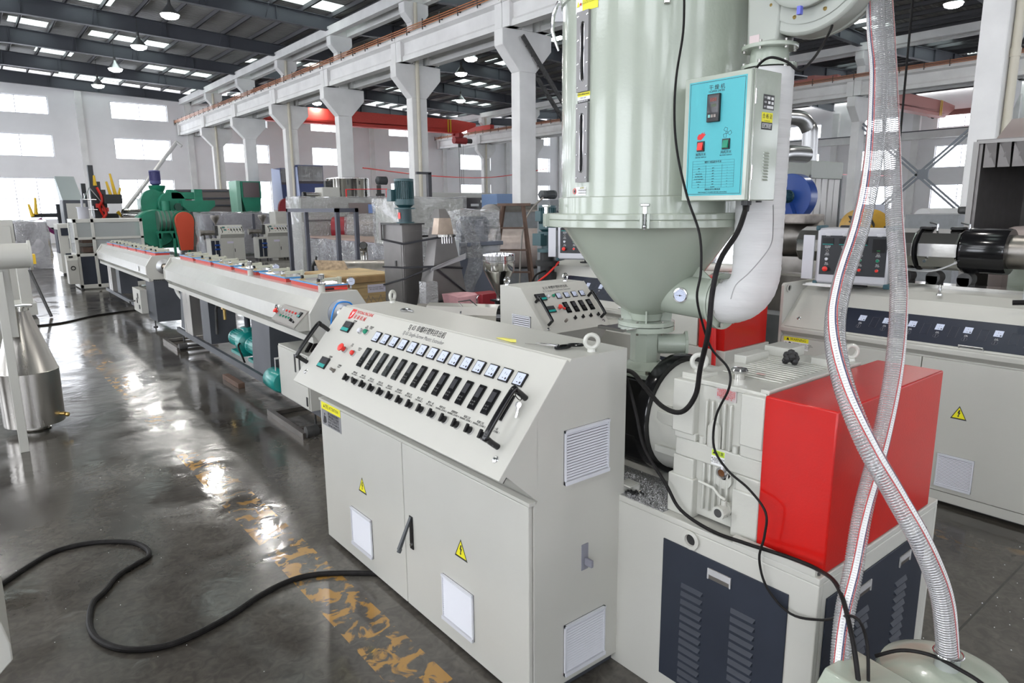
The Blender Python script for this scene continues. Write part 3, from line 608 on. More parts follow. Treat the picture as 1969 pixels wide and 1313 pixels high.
# ============================================================ EXTRUDER
ex = thing('extruder', 'single-screw extruder with cream gearbox, glossy red belt guard and cream base beside the front cabinet', 'extruder', (2.8, 1.8, 0))
X0, X1, YB = 2.26, 3.335, 1.06
MB().box(X0, X1, YB, 5.2, .845, .872).box(X0, X0 + .03, YB, 5.2, .0, .845).box(X1 - .03, X1, YB, 5.2, 0, .845).box(X0 + .03, X1 - .03, YB, YB + .03, 0, .845).build('base_frame', cream, ex, bevel=.004, smooth=0)
LF = frame((X0, 1.756, 0), (0, -1, 0), (0, 0, 1)); RF = frame((2.32, YB, 0), (1, 0, 0), (0, 0, 1))
def louvre_panel(F, w, h0, h1, cols, n, hnd, fold, dv):
    mb = MB(); mb.M = F; p = mb.box(0, w, h0, h1, 0, .006).build('cover_panel', navy, ex, bevel=.002, smooth=0)
    for cu, top in cols:
        for i in range(n):
            v = top - i * dv; mb = MB(); mb.M = F @ T(cu, v, .006) @ Matrix.Rotation(fold, 4, 'Z')
            mb.add([(-.062, -.007, 0), (.062, -.007, 0), (.062, .012, 0), (-.062, .012, 0), (-.058, -.007, .011), (.058, -.007, .011)], [(0, 1, 5, 4), (4, 5, 2, 3), (0, 4, 3), (1, 2, 5)]); 
            inst('louvre', mb_once('louvre%.2f' % fold, fold), p, F @ T(cu, v, .006) @ Matrix.Rotation(fold, 4, 'Z'))
    for hu, hv in hnd:
        mb = MB(); mb.M = F; mb.box(hu - .055, hu + .055, hv - .024, hv + .024, .006, .0075); q = mb.build('recessed_handle', steeld, p)
        mb = MB(); mb.M = F; mb.box(hu - .05, hu + .05, hv - .004, hv + .022, .0075, .011).box(hu - .055, hu - .049, hv - .024, hv + .024, .006, .012).box(hu + .049, hu + .055, hv - .024, hv + .024, .006, .012).build('handle_lip', mat('clear_handle', (.55, .55, .56), .15, .3), q)
    return p
LM = {}
def mb_once(k, fold):
    if k not in LM: LM[k] = MB().add([(-.056, -.007, 0), (.056, -.007, 0), (.056, .011, 0), (-.056, .011, 0), (-.05, -.006, .011), (.05, -.006, .011)], [(0, 1, 5, 4), (4, 5, 2, 3), (0, 4, 3), (1, 2, 5)]).mesh('louvre', navy, 0)
    return LM[k]
louvre_panel(LF, .587, .10, .763, ((.16, .585), (.405, .585)), 13, ((.29, .70),), 0, .038)
louvre_panel(RF, .90, .10, .775, ((.30, .60), (.66, .60)), 12, ((.305, .70), (.68, .70)), 0, .038)
for hy, hz, r in ((1.613, .81, .038),): MB().lathe([(r, 0), (r + .004, -.012), (r - .012, -.014), (r - .014, -.002)], (X0, hy, hz), 'x', 28, caps=False).build('pipe_socket', cream, ex); MB().cyl((X0 - .002, hy, hz), (X0 - .0005, hy, hz), r - .01, n=24).build('socket_hole', matt if False else blackm, ex)
# side strip lying along the base edge
MB().box(2.262, 2.285, 1.08, 1.42, .872, .90).build('edge_strip', cream, ex, smooth=0)
# pellets spilled on the base
gl = mat('spilled_pellets', (.55, .55, .56), .15, .2)
random.seed(8); mb = MB()
for i in range(1500):
    x, y = random.uniform(2.265, 2.5), random.uniform(1.78, 2.6); r = random.uniform(.0012, .0022); mb.add([(x - r, y, .873), (x, y - r, .873), (x + r, y, .873), (x, y + r, .873), (x, y, .873 + r * 1.6)], [(0, 1, 4), (1, 2, 4), (2, 3, 4), (3, 0, 4)])
pl = mb.build('pellets', gl, ex, smooth=0); pl['kind'] = 'stuff'
MB().box(2.268, 2.56, 1.775, 2.7, .8721, .8729).build('sparkle_sheet', mat('bumpy_sparkle_metal', (.62, .62, .63), .22, .8, bump=1, bscale=140), ex)  # thin bumpy metal sheet added for the glitter of the pellet-strewn base top
mb = MB()
for i in range(16): x, y = 2.32 + random.gauss(0, .018), 1.99 + random.gauss(0, .016); mb.ball((x, y, .88), .007, 6)
for i in range(90): x, y = random.uniform(2.27, 2.42), random.uniform(1.78, 1.98); mb.ball((x, y, .8745), random.uniform(.0015, .003), 4)
db = mb.build('black_crumbs', blackm, ex); db['kind'] = 'stuff'
# gearbox
GX0, GX1, GY0, GY1 = 2.325, 3.14, 1.345, 1.765
mb = MB().box(GX0 + .02, GX1, GY0, GY1 - .01, .885, 1.465).box(GX0, GX1, GY0, GY1, 1.135, 1.215)
for y in [1.50 + i * .0285 for i in range(5)]: mb.box(GX0 + .002, GX0 + .03, y, y + .011, 1.215, 1.41).box(GX0 + .002, GX0 + .03, y, y + .011, .925, 1.135)
g = mb.build('gearbox', creamB, ex, bevel=.005)
for y0, y1, z0, z1, w0, w1, q0, q1 in ((1.665, 1.775, 1.245, 1.475, 1.66, 1.77, 1.215, 1.25), (1.345, 1.448, 1.265, 1.475, 1.345, 1.45, 1.215, 1.27), (1.655, 1.785, .872, 1.05, 1.665, 1.77, 1.045, 1.135), (1.345, 1.465, .872, 1.075, 1.345, 1.46, 1.07, 1.135)): MB().box(GX0 - .018, GX0 + .05, y0, y1, z0, z1).box(GX0 - .006, GX0 + .04, w0, w1, q0, q1).build('corner_pad', creamB, g, bevel=.006)
for y in (1.636, 1.478): MB().cyl((GX0 + .012, y, 1.215), (GX0 + .012, y, 1.245), .013, n=14).build('casing_bolt', creamB, g)
for y, z in ((1.93, 1.25), (1.86, 1.25)): MB().cyl((2.49, y, z), (2.49, y, z + .03), .016, n=14).build('casing_bolt', creamB, g)
mb = MB().tube([(GX0 + .005, 1.59, 1.215), (GX0 + .005, 1.59, 1.30), (GX0 + .005, 1.575, 1.325), (GX0 + .005, 1.56, 1.30), (GX0 + .005, 1.56, 1.215)], .016, 8).build('oil_channel', creamB, g)
mb = MB().box(2.34, 3.12, 1.36, 1.755, 1.465, 1.485)
for x in [2.52 + .034 * i for i in range(13)]: mb.box(x, x + .014, 1.40, 1.68, 1.485, 1.492)
mb.box(2.345, 2.46, 1.66, 1.76, 1.465, 1.50).box(2.98, 3.12, 1.63, 1.76, 1.465, 1.53).box(2.73, 2.92, 1.70, 1.762, 1.465, 1.52).box(2.345, 3.10, 1.352, 1.39, 1.465, 1.498).box(2.93, 3.10, 1.42, 1.5, 1.465, 1.52).build('top_cover', creamB, g, bevel=.005)
eyebolt((2.40, 1.715, 1.495), g, 1.25, -.75); eyebolt((3.10, 1.40, 1.495), g, 1.15, -.6)
cp = MB().cyl((2.47, 1.565, 1.485), (2.47, 1.565, 1.512), .026, n=20).build('oil_filler', steelp, g)
MB().lathe([(.034, 1.512), (.036, 1.522), (.03, 1.53), (.014, 1.532)], (2.47, 1.565, 0), n=12).build('filler_cap', chrome, g)
mb = MB(); mb.box(2.545, 2.565, 1.50, 1.535, 1.4995, 1.5005).build('paper_tag', inkr if False else mat('pink_tag', (.6, .4, .38)), g)
random.seed(3); mb = MB()
for i in range(9): a = i * .75; mb.ball((2.83 + .022 * math.cos(a), 1.54 + .022 * math.sin(a), 1.512 + (i % 3) * .011), .016, 8, (1, 1, 1.1))
mb.ball((2.83, 1.54, 1.545), .02, 8).build('rubber_cap', blackm, g)
GF = frame((GX0 - .0, 1.785, 0), (0, -1, 0), (0, 0, 1))
mb = MB(); mb.M = frame((GX0 + .019, 1.785, 0), (0, -1, 0), (0, 0, 1)); mb.box(.20, .295, 1.42, 1.478, 0, .003); np_ = mb.build('name_plate', mat('plate_aluminium', (.55, .5, .5), .4, .4), g)
NF = frame((GX0 + .019, 1.785, 0), (0, -1, 0), (0, 0, 1))
text('注意事项', .010, NF, .2475, 1.468, np_, inkr, n=.0034); text('本减速机使用前请先加\n入润滑油至油标中线处\n首次运转三百小时后应\n更换新油以后每运转三\n千小时更换一次', .0085, NF, .2475, 1.443, np_, inkr, n=.0034)
mb = MB(); mb.M = GF; mb.box(.205, .268, 1.143, 1.208, 0, .001); sk = mb.build('warning_label', paper, g)
mb = MB(); mb.M = GF; mb.box(.206, .267, 1.183, 1.207, .001, .0013).build('yellow_band', mat('lime_sticker', (.5, .65, .05)), sk)
text('▲ 注意', .016, GF, .236, 1.195, sk, ink, n=.0015); text('▲ 加油后再使用\n检查油位正常\nOIL LEVEL CHECK', .0085, GF, .236, 1.163, sk, ink, n=.0013)
mb = MB().lathe([(.040, -.0), (.038, -.012), (.02, -.012)], (GX0 + .018, 1.527, 1.125), 'x', 24, caps=False); mb.cyl((GX0 + .018, 1.527, 1.09), (GX0 + .006, 1.527, 1.09), .042, n=24).build('gauge_boss', creamB, g)
MB().lathe([(.025, 0), (.025, -.008), (.016, -.010), (.015, -.004)], (GX0 + .004, 1.527, 1.118), 'x', 24, caps=False).build('oil_sight_glass', chrome, g); MB().cyl((GX0 + .003, 1.527, 1.118), (GX0 - .001, 1.527, 1.118), .016, n=20).build('glass_disc', mat('amber_glass', (.12, .05, .02), .1), g)
v = MB().cyl((GX0 + .02, 1.49, .975), (GX0 - .05, 1.49, .975), .023, n=16).cyl((GX0 - .05, 1.49, .975), (GX0 - .07, 1.49, .975), .029, n=8).cyl((GX0 + .0, 1.49, .975), (GX0 - .02, 1.49, .975), .028, n=8).cyl((GX0 - .03, 1.49, .98), (GX0 - .03, 1.49, 1.02), .012, n=10).build('drain_valve', creamB, g)
MB().cyl((GX0 - .071, 1.49, .975), (GX0 - .0705, 1.49, .975), .018, n=16).build('valve_bore', dirty, v)
MB().tube([(GX0 - .03, 1.485, 1.022), (GX0 - .03, 1.515, 1.03), (GX0 - .03, 1.545, 1.055), (GX0 - .03, 1.615, 1.062)], .006, 8).build('valve_lever', creamB, v)
# bell housing, flange, barrel
MB().lathe([(.245, 1.755), (.262, 1.80), (.268, 1.98), (.275, 2.03)], (2.735, 0, 1.165), 'y', 40).box(2.47, 2.53, 1.76, 1.99, 1.19, 1.25).box(2.46, 2.53, 1.76, 1.99, 1.05, 1.085).box(2.72, 2.76, 1.76, 1.99, .92, 1.44).build('bell_housing', creamB, ex, bevel=.004)
MB().lathe([(.30, 2.03), (.305, 2.04), (.305, 2.095), (.29, 2.105)], (2.735, 0, 1.165), 'y', 44).build('coupling_flange', blackg, ex)
MB().box(2.58, 2.93, 2.11, 2.52, 1.03, 1.335).box(2.62, 2.89, 2.11, 2.48, .88, 1.03).build('feed_block', blackg, ex, bevel=.008)
MB().lathe([(.11, 2.5), (.11, 5.0), (.09, 5.05)], (2.755, 0, 1.17), 'y', 24).build('barrel', steeld, ex)
for i in range(5): MB().lathe([(.15, 0), (.15, .42)], (2.755, 2.62 + .47 * i, 1.17), 'y', 8).build('heater_cover', steelp, ex, smooth=20)
MB().box(2.30, 3.235, 1.065, 1.342, .874, 1.49).build('belt_guard', redp, ex, bevel=.006)
for x, y in ((2.280, 1.325), (2.280, 1.085)): MB().box(x, x + .010, y - .012, y + .012, .874, .884).build('guard_lug', dirty, ex)
# ============================================================ HOPPER DRYER
hx, hy = 2.746, 2.302
hd = thing('hopper_dryer', 'big pale green hopper dryer with turquoise control box standing on the extruder', 'hopper dryer', (hx, hy, 1.345))
MB().lathe([(.443, 2.225), (.443, 3.12), (.452, 3.125), (.452, 3.145)], (hx, hy, 0), n=72).lathe([(.458, 2.15), (.458, 2.235), (.445, 2.24)], (hx, hy, 0), n=72).build('drum', greenc, hd)
MB().lathe([(.522, 2.133), (.522, 2.158), (.517, 2.162)], (hx, hy, 0), n=72).build('upper_flange', greenc, hd, bevel=.003)
MB().lathe([(.522, 2.098), (.522, 2.130), (.517, 2.133)], (hx, hy, 0), n=72).build('lower_flange', greenc, hd, bevel=.003)
MB().lathe([(.44, 2.10), (.43, 2.085), (.205, 1.755), (.16, 1.70), (.115, 1.668), (.085, 1.652), (.075, 1.615)], (hx, hy, 0), n=64).build('cone', greenc, hd)
for a in (220, 310, 40, 130): 
    mb = MB()
    c_, s_ = math.cos(R(a)), math.sin(R(a)); n_ = (-s_ * .004, c_ * .004)
    mb.hexa([(hx + c_ * r + n_[0] * k, hy + s_ * r + n_[1] * k, z) for z in (1.613,) for r, k in ((.07, -1), (.128, -1), (.128, 1), (.07, 1))] + [(hx + c_ * r + n_[0] * k, hy + s_ * r + n_[1] * k, z) for z in (1.675,) for r, k in ((.10, -1), (.132, -1), (.132, 1), (.10, 1))])
    mb.build('gusset_rib', greenc, hd, smooth=0)
MB().lathe([(.145, 1.592), (.145, 1.613)], (hx, hy, 0), n=48).lathe([(.145, 1.562), (.145, 1.588)], (hx, hy, 0), n=48).build('throat_flange', greenc, hd, bevel=.002)
MB().lathe([(.078, 1.365), (.078, 1.57)], (hx, hy, 0), n=8).build('throat', greenc, hd, smooth=20)
mb = MB().box(hx - .15, hx + .15, hy - .15, hy + .15, 1.338, 1.362)
mb.lathe([(.125, 1.362), (.085, 1.40)], (hx, hy, 0), n=8).build('base_plate', greenc, hd, bevel=.003)
for dx in (-.125, .125):
    for dy in (-.125, .125): MB().cyl((hx + dx, hy + dy, 1.362), (hx + dx, hy + dy, 1.378), .014, n=6).build('flange_bolt', steelp, hd)
for a in range(20, 380, 60): MB().cyl((hx + .125 * math.cos(R(a)), hy + .125 * math.sin(R(a)), 1.55), (hx + .125 * math.cos(R(a)), hy + .125 * math.sin(R(a)), 1.622), .007, n=6).build('flange_bolt', steelp, hd)
MB().box(2.50, 2.74, 2.24, 2.40, 1.588, 1.592).box(2.495, 2.52, 2.235, 2.405, 1.585, 1.60).build('slide_gate', chrome, hd)
MB().cyl((hx + .03, hy - .05, 1.49), (hx + .14, hy - .15, 1.49), .052, n=20).cyl((hx + .135, hy - .145, 1.49), (hx + .145, hy - .155, 1.49), .068, n=6).build('clean_out_port', greenc, hd, smooth=25)
def cyl_frame(a, z, r=.443): 
    a = R(a); return frame((hx + r * math.cos(a), hy + r * math.sin(a), z), (-math.sin(a), math.cos(a), 0), (0, 0, 1))
for z0, z1 in ((2.705, 3.045), (2.305, 2.655)):
    F = cyl_frame(176, 0, .441); mb = MB(); mb.M = F; h = z1 - z0
    # frame plate with slot
    mb.box(-.040, -.012, z0, z1, 0, .014).box(.012, .040, z0, z1, 0, .014).box(-.012, .012, z0, z0 + .045, 0, .014).box(-.012, .012, z1 - .045, z1, 0, .014)
    s = mb.build('sight_slot', mat('satin_steel', (.22, .215, .215), .45, .5), hd, smooth=0)
    mb = MB(); mb.M = F; mb.box(-.011, .011, z0 + .05, z1 - .05, .002, .006).build('slot_glass', mat('dark_glass', (.01, .01, .01), .08), s)
    mb = MB(); mb.M = F; mb.tube([(-.012, z0 + .055, .014), (-.012, z1 - .055, .014), (0, z1 - .043, .014), (.012, z1 - .055, .014), (.012, z0 + .055, .014), (0, z0 + .043, .014)], .002, 6, True).build('slot_rim', chrome, s)
    sm = MB().ball((0, 0, 0), .0055, 8, (1, 1, .6)).mesh('screw', chrome)
    for k in range(4):
        for du in (-.031, .031): inst('screw', sm, s, F @ T(du, z0 + .02 + (h - .04) * k / 3, .014))
def curved_label(a, z0, z1, wd, name, mt, parent, off=.0012):
    mb = MB(); da = wd / .443; n = 6; vs = []
    for i in range(n + 1):
        t = R(a) - da / 2 + da * i / n
        for z in (z0, z1): vs.append((hx + (.443 + off) * math.cos(t), hy + (.443 + off) * math.sin(t), z))
    return mb.add(vs, [(2 * i, 2 * i + 2, 2 * i + 3, 2 * i + 1) for i in range(n)]).build(name, mt, parent, smooth=0)
l = curved_label(176, 2.658, 2.703, .085, 'caution_label', paper, hd); curved_label(176, 2.685, 2.703, .085, 'yellow_band', yellow, l, .0016); curved_label(176, 2.658, 2.670, .085, 'black_band', ink, l, .0016)
F = cyl_frame(176, 0, .4462); text('请勿打开 注意高温 DANGER', .0085, F, 0, 2.694, l, ink, wide=.75, n=.001); text('TEMP. LINE', .008, F, 0, 2.678, l, inkg, n=.001); text('高温请勿触摸机身防止烫伤', .0085, F, 0, 2.664, l, inkw, n=.001, wide=.65)
l = curved_label(171, 3.045, 3.14, .05, 'danger_label', paper, hd); curved_label(180.5, 3.045, 3.14, .095, 'yellow_band', yellow, l, .0016); curved_label(180.5, 3.10, 3.118, .095, 'black_band', ink, l, .002)
F = cyl_frame(171, 0, .4465); mb = MB(); mb.M = F; mb.prism([(-.013, 3.07), (.007, 3.07), (-.003, 3.092)], 'z', 0, .001).build('triangle_mark', yellow, l); mb = MB(); mb.M = F; mb.prism([(.008, 3.075), (.02, 3.072), (.02, 3.084), (.012, 3.082)], 'z', 0, .001).build('hand_mark', inkr, l)
F = cyl_frame(180.5, 0, .4475); text('使用前请先阅读说明书', .011, F, 0, 3.109, l, inkw, n=.001, wide=.75); text('THIS MACHINE MUST BE\nOPERATED BY TRAINED STAFF', .0075, F, 0, 3.08, l, mat('olive_print', (.35, .33, .02)), n=.001)
l = curved_label(174, 2.245, 2.285, .078, 'notice_label', paper, hd); F = cyl_frame(168.5, 0, .446); mb = MB(); mb.M = F; mb.ring((0, 2.265, .001), .012, .0016, 'z', 20, 6).build('red_ring', inkr, l); mb = MB(); mb.M = F; mb.prism([(-.004, 2.259), (.004, 2.259), (.005, 2.268), (0, 2.272), (-.005, 2.266)], 'z', 0, .001).build('flame_mark', ink, l)
F = cyl_frame(176, 0, .446); text('▲ 警告', .009, F, 0, 2.279, l, mat('olive_print', (.3, .3, .02)), n=.001); text('请勿将手伸入料斗内 以免发生危险', .0065, F, 0, 2.268, l, inkg, n=.001, wide=.55); text('KEEP HANDS AWAY FROM HOT AIR', .0055, F, 0, 2.256, l, inkg, n=.001, wide=.6)
for a in (150, 218, 330):
    F = cyl_frame(a, 0, .515); c = MB(); c.M = F; c.box(-.022, -.009, 2.098, 2.162, -.01, .028).box(.009, .022, 2.098, 2.162, -.01, .028); k = c.build('flange_clamp', greenc, hd, bevel=.002)
    c = MB(); c.M = F; c.cyl((0, 2.095, .016), (0, 2.205, .016), .0055, n=10).cyl((0, 2.162, .016), (0, 2.192, .016), .010, n=12).lathe([(.018, 2.192), (.021, 2.196), (.021, 2.203), (.016, 2.206)], (0, 0, .016), 'y', 12).ball((0, 2.107, .017), .010, 10).build('eye_screw', chrome, k)
F = cyl_frame(226, 0, .443); mb = MB(); mb.M = F; mb.box(-.013, .013, 3.02, 3.15, .0, .016); k = mb.build('lid_latch', steelp, hd, bevel=.004); mb = MB(); mb.M = F; mb.box(-.008, .008, 3.035, 3.12, .016, .021).cyl((0, 3.10, .02), (0, 3.16, .03), .007, n=8).build('latch_tongue', chrome, k)
F = cyl_frame(143, 0, .443); mb = MB(); mb.M = F; mb.tube([(0, 3.15, .02), (0, 3.09, .045), (0, 3.02, .05), (.0, 2.97, .035), (0, 2.93, .02)], [.008, .012, .008, .007, .005], 8).box(-.006, .006, 3.06, 3.13, 0, .04).build('lid_latch', chrome, hd)
# hot air pipe, insulated elbow and duct, blower
MB().cyl((2.755, 2.18, 1.765), (2.755, 1.87, 1.755), .098, n=32).build('air_inlet_pipe', greenc, hd)
MB().prism([(1.90, 1.84), (2.15, 1.80), (2.15, 2.02), (2.05, 1.95)], 'x', 2.75, 2.758).build('pipe_gusset', greenc, hd, smooth=0)
MB().cyl((2.755, 1.87, 1.755), (2.755, 1.857, 1.755), .132, n=40).cyl((2.755, 1.853, 1.755), (2.755, 1.842, 1.755), .132, n=40).build('pipe_flange', greenc, hd)
for a in (60, 120, 200, 250, 300, 0): MB().cyl((2.755 + .115 * math.cos(R(a)), 1.84, 1.755 + .115 * math.sin(R(a))), (2.755 + .115 * math.cos(R(a)), 1.828, 1.755 + .115 * math.sin(R(a))), .012, n=6).build('flange_bolt', steelp, hd)
el = [(2.755, 1.845, 1.757), (2.755, 1.80, 1.762), (2.755, 1.75, 1.785), (2.755, 1.71, 1.83), (2.755, 1.692, 1.89), (2.755, 1.69, 1.95)] + [(2.755, 1.69, 1.95 + .1 * i) for i in range(1, 9)]
dpts = smoothpath(el, 8); rr = [.103 + .0007 * math.sin(i * 2.3) + .0004 * math.sin(i * 5.1) for i in range(len(dpts))]
MB().tube(dpts, rr, 36).build('insulated_duct', white2, hd)
MB().lathe([(.112, 2.755), (.112, 2.767)], (2.755, 1.69, 0), n=36).lathe([(.082, 2.767), (.075, 2.83)], (2.755, 1.69, 0), n=36).lathe([(.112, 2.83), (.114, 2.836), (.112, 2.845)], (2.755, 1.69, 0), n=40).build('duct_collar', greenc, hd)
for a in range(10, 370, 60):
  for za, zb_ in ((2.82, 2.856), (2.75, 2.78)): MB().cyl((2.755 + .10 * math.cos(R(a)), 1.69 + .10 * math.sin(R(a)), za), (2.755 + .10 * math.cos(R(a)), 1.69 + .10 * math.sin(R(a)), zb_), .007, n=6).build('flange_bolt', steelp, hd)
# blower scroll, axis along x
bc = (2.755, 1.50, 3.12); pts = []
for i in range(50):
    t = R(130 + i * 7.2); r = .25 + .0010 * i; pts.append((bc[1] + r * math.cos(t), bc[2] + r * math.sin(t)))
MB().prism(pts, 'x', 2.70, 2.81).prism([(1.62, 2.845), (1.76, 2.845), (1.77, 3.12), (1.6, 3.12)], 'x', 2.69, 2.82).build('blower_casing', greyg, hd, bevel=.012)
MB().lathe([(.265, -.0), (.272, -.02), (.272, -.035), (.265, -.04)], (2.83, bc[1], bc[2]), 'x', 48, caps=False).lathe([(.225, -.058), (.23, -.064), (.21, -.066)], (2.76, bc[1], bc[2]), 'x', 48).build('casing_rim', greyg, hd)
MB().lathe([(.175, -.066), (.18, -.10), (.165, -.108)], (2.76, bc[1], bc[2]), 'x', 40).build('inlet_cover', greyg, hd, bevel=.003)
for a in (215, 250, 285, 320): MB().ball((2.694, bc[1] + .205 * math.cos(R(a)), bc[2] + .205 * math.sin(R(a))), .008, 8).build('cover_screw', brass, hd)
mb = MB()
for i in range(9):
    for j in range(9):
        if (i + j) > 3: mb.box(2.652, 2.6555, bc[1] + .0 + i * .009, bc[1] + .005 + i * .009, bc[2] - .09 + j * .009, bc[2] - .085 + j * .009)
mb.build('inlet_mesh', dirty, hd, smooth=0)
MB().box(2.64, 2.66, 1.50, 1.515, 2.915, 2.945).build('cable_tie', mat('blue_tag', (.12, .14, .55)), hd)
MB().box(2.688, 2.6895, 1.70, 1.745, 2.852, 2.885).build('serial_sticker', mat('pink_sticker', (.6, .5, .5)), hd)
MB().cyl((2.83, bc[1], bc[2]), (3.05, bc[1], bc[2]), .11, n=24).build('blower_motor', greyg, hd)
# dial thermometer on the inlet pipe
TF = frame((2.66, 2.02, 1.775), (0.2, -1, 0), (.0, 0, 1)); mb = MB(); mb.M = TF; mb.lathe([(.030, -.03), (.036, -.01), (.036, .012), (.030, .013)], n=28); th = mb.build('thermometer', chrome, hd); mb = MB(); mb.M = TF; mb.cyl((0, 0, .0131), (0, 0, .0136), .0295, n=28).build('dial_face', dial, th)
mb = MB(); mb.M = TF; mb.box(-.018, .012, -.001, .001, .014, .0148).cyl((0, 0, .014), (0, 0, .016), .004, n=10)
for k in range(11): a = R(-30 + 24 * k); mb.box(.022 * math.cos(a) - .001, .022 * math.cos(a) + .001, .022 * math.sin(a) - .001, .022 * math.sin(a) + .001, .0137, .0142)
mb.build('needle', ink, th)
# control box
bx0, bx1, by0, by1, bz0, bz1 = 2.40, 2.60, 1.535, 1.842, 2.212, 2.700
bo = MB().box(bx0 + .018, bx1, by0, by1, bz0, bz1).build('control_box', greenc, hd, bevel=.004)
MB().box(bx0, bx0 + .016, by0 + .004, by1, bz0 + .002, bz1 - .002).build('box_lid', greenc, bo, bevel=.003)
MB().box(bx1, 2.72, 1.72, 1.90, 2.3, 2.6).build('box_bracket', greenc, bo)
CF = frame((bx0, by1 - .002, bz0 + .002), (0, -1, 0), (0, 0, 1)); mb = MB(); mb.M = CF; mb.box(.020, .283, .020, .466, 0, .0008).build('front_film', turq, bo)
mb = MB(); mb.M = CF @ T(0, 0, .0008)
for a, b, c, d in ((.026, .277, .026, .0275), (.026, .277, .4585, .460), (.026, .0275, .026, .460), (.2755, .277, .026, .460)): mb.box(a, b, c, d, 0, .0004)
tx0, tx1 = .05, .245
for i in range(10): z = .052 + .0105 * i; mb.box(tx0, tx1, z, z + .0006, 0, .0004)
for a, z1 in ((tx0, .157), (tx1, .157), (tx0 + .065, .140), (tx0 + .14, .140)): mb.box(a, a + .0006, .052, z1, 0, .0004)
mb.box(tx0, tx1, .157, .1576, 0, .0004)
for k in range(3):   # fan sign
    a0 = R(90 + 120 * k); mb.tube([Vector((.205 + .0045 * math.cos(a0) + .0, .260 + .0045 * math.sin(a0), 0)), Vector((.205 + .017 * math.cos(a0 - .15), .260 + .017 * math.sin(a0 - .15), 0)), Vector((.205 + .022 * math.cos(a0 + .4), .260 + .022 * math.sin(a0 + .4), 0)), Vector((.205 + .018 * math.cos(a0 + .95), .260 + .018 * math.sin(a0 + .95), 0)), Vector((.205 + .008 * math.cos(a0 + .8), .260 + .008 * math.sin(a0 + .8), 0))], .0008, 5, True)
mb.ring((.205, .260, 0), .0042, .0008, 'z', 14, 5).build('printed_lines', ink, bo, smooth=0)
mb = MB(); mb.M = CF @ T(0, 0, .0008); mb.prism([(.068, .243), (.085, .240), (.094, .247), (.108, .262), (.100, .262), (.102, .272), (.094, .263), (.09, .270), (.085, .263), (.075, .263), (.068, .254)], 'z', 0, .0006).build('flame_sign', inkr, bo, smooth=0)
text('干 燥 机', .021, CF, .150, .435, bo); text('HOPPER DRYER', .011, CF, .150, .421, bo, wide=.95)
text('加热开关', .0125, CF, .087, .183, bo); text('HEATER SWITCH', .0068, CF, .087, .172, bo); text('风机开关', .0125, CF, .205, .186, bo); text('BLOWER SWITCH', .0068, CF, .205, .175, bo)
text('塑料干燥温度参考表', .0088, CF, .147, .1515, bo); text('DISCONNECT POWER BEFORE SERVICING', .0072, CF, .15, .033, bo); text('维修前请先切断电源', .0082, CF, .15, .044, bo)
for i, row in enumerate((('PP·PE', '80℃', '1'), ('PS', '80℃', '1'), ('PMMA ACRYLIC', '80℃', '3'), ('ABS TERPOLYMER', '85℃', '2'), ('PC POLYCARBONATE', '120℃', '3'), ('PA NYLON', '80℃', '3.5'), ('PVC', '70℃', '1.5'), ('PET', '140-180℃', '3'))):
    z = .1305 - .0105 * i
    for s, u in zip(row, (tx0 + .032, tx0 + .10, tx0 + .165)): text(s, .0058, CF, u, z - .003, bo, wide=.8)
mb = MB(); mb.M = CF; mb.box(.115, .172, .305, .411, 0, .013); q = mb.build('temperature_controller', black, bo, bevel=.002)
mb = MB(); mb.M = CF; mb.box(.119, .168, .340, .404, .013, .0135).build('display_window', mat('smoked_display', (.05, .05, .055), .15), q)
text('888', .021, CF, .1445, .388, q, mat('dim_red_digits', (.28, .05, .03)), n=.014); text('888', .016, CF, .1475, .366, q, mat('dim_green_digits', (.10, .14, .06)), n=.014)
mb = MB(); mb.M = CF; mb.box(.123, .133, .322, .333, .013, .0145).build('set_key', mat('aqua_key', (.2, .5, .48)), q); mb = MB(); mb.M = CF; mb.box(.136, .146, .322, .333, .013, .0145).box(.149, .159, .322, .333, .013, .0145).build('arrow_key', mat('grey_key', (.25, .22, .2)), q)
for u, z, mt_ in ((.087, .215, redm), (.205, .217, greenb)):
    mb = MB(); mb.M = CF; mb.box(u - .017, u + .017, z - .020, z + .020, 0, .006); q = mb.build('rocker_switch', black, bo, bevel=.001); mb = MB(); mb.M = CF; mb.hexa([(u - .012, z - .015, .006), (u + .012, z - .015, .006), (u + .012, z + .015, .006), (u - .012, z + .015, .006), (u - .012, z - .015, .014), (u + .012, z - .015, .014), (u + .012, z + .015, .007), (u - .012, z + .015, .007)]).build('rocker', mt_, q, smooth=0)
BF = frame((bx0, by0, bz0), (1, 0, 0), (0, 0, 1))
mb = MB(); mb.M = BF
mb.box(.019, .022, 0, .488, 0, .001)
for z in (.08, .36): mb.cyl((.024, z, .003), (.024, z + .055, .003), .004, n=8)
mb.build('hinge', steelp, bo)
mb = MB(); mb.M = BF; mb.box(.08, .155, .345, .400, 0, .001).build('rating_label', mat('black_label', (.03, .03, .03), .5), bo)
mb = MB(); mb.M = BF; mb.box(.105, .125, .383, .393, .001, .0014).box(.133, .150, .382, .392, .001, .0014).box(.112, .128, .366, .376, .001, .0014).box(.136, .150, .365, .375, .001, .0014).box(.105, .150, .349, .359, .001, .0014).build('rating_fields', paper, bo)
text('型号', .008, BF, .092, .388, bo, inkw); text('电源', .008, BF, .094, .371, bo, inkw); text('编号', .008, BF, .093, .354, bo, inkw)
mb = MB(); mb.M = BF; mb.box(.075, .15, .298, .334, 0, .001).build('certificate_label', yellow, bo); mb = MB(); mb.M = BF; mb.box(.075, .15, .270, .298, 0, .001).build('certificate_foot', mat('black_label', (.03, .03, .03), .5), bo)
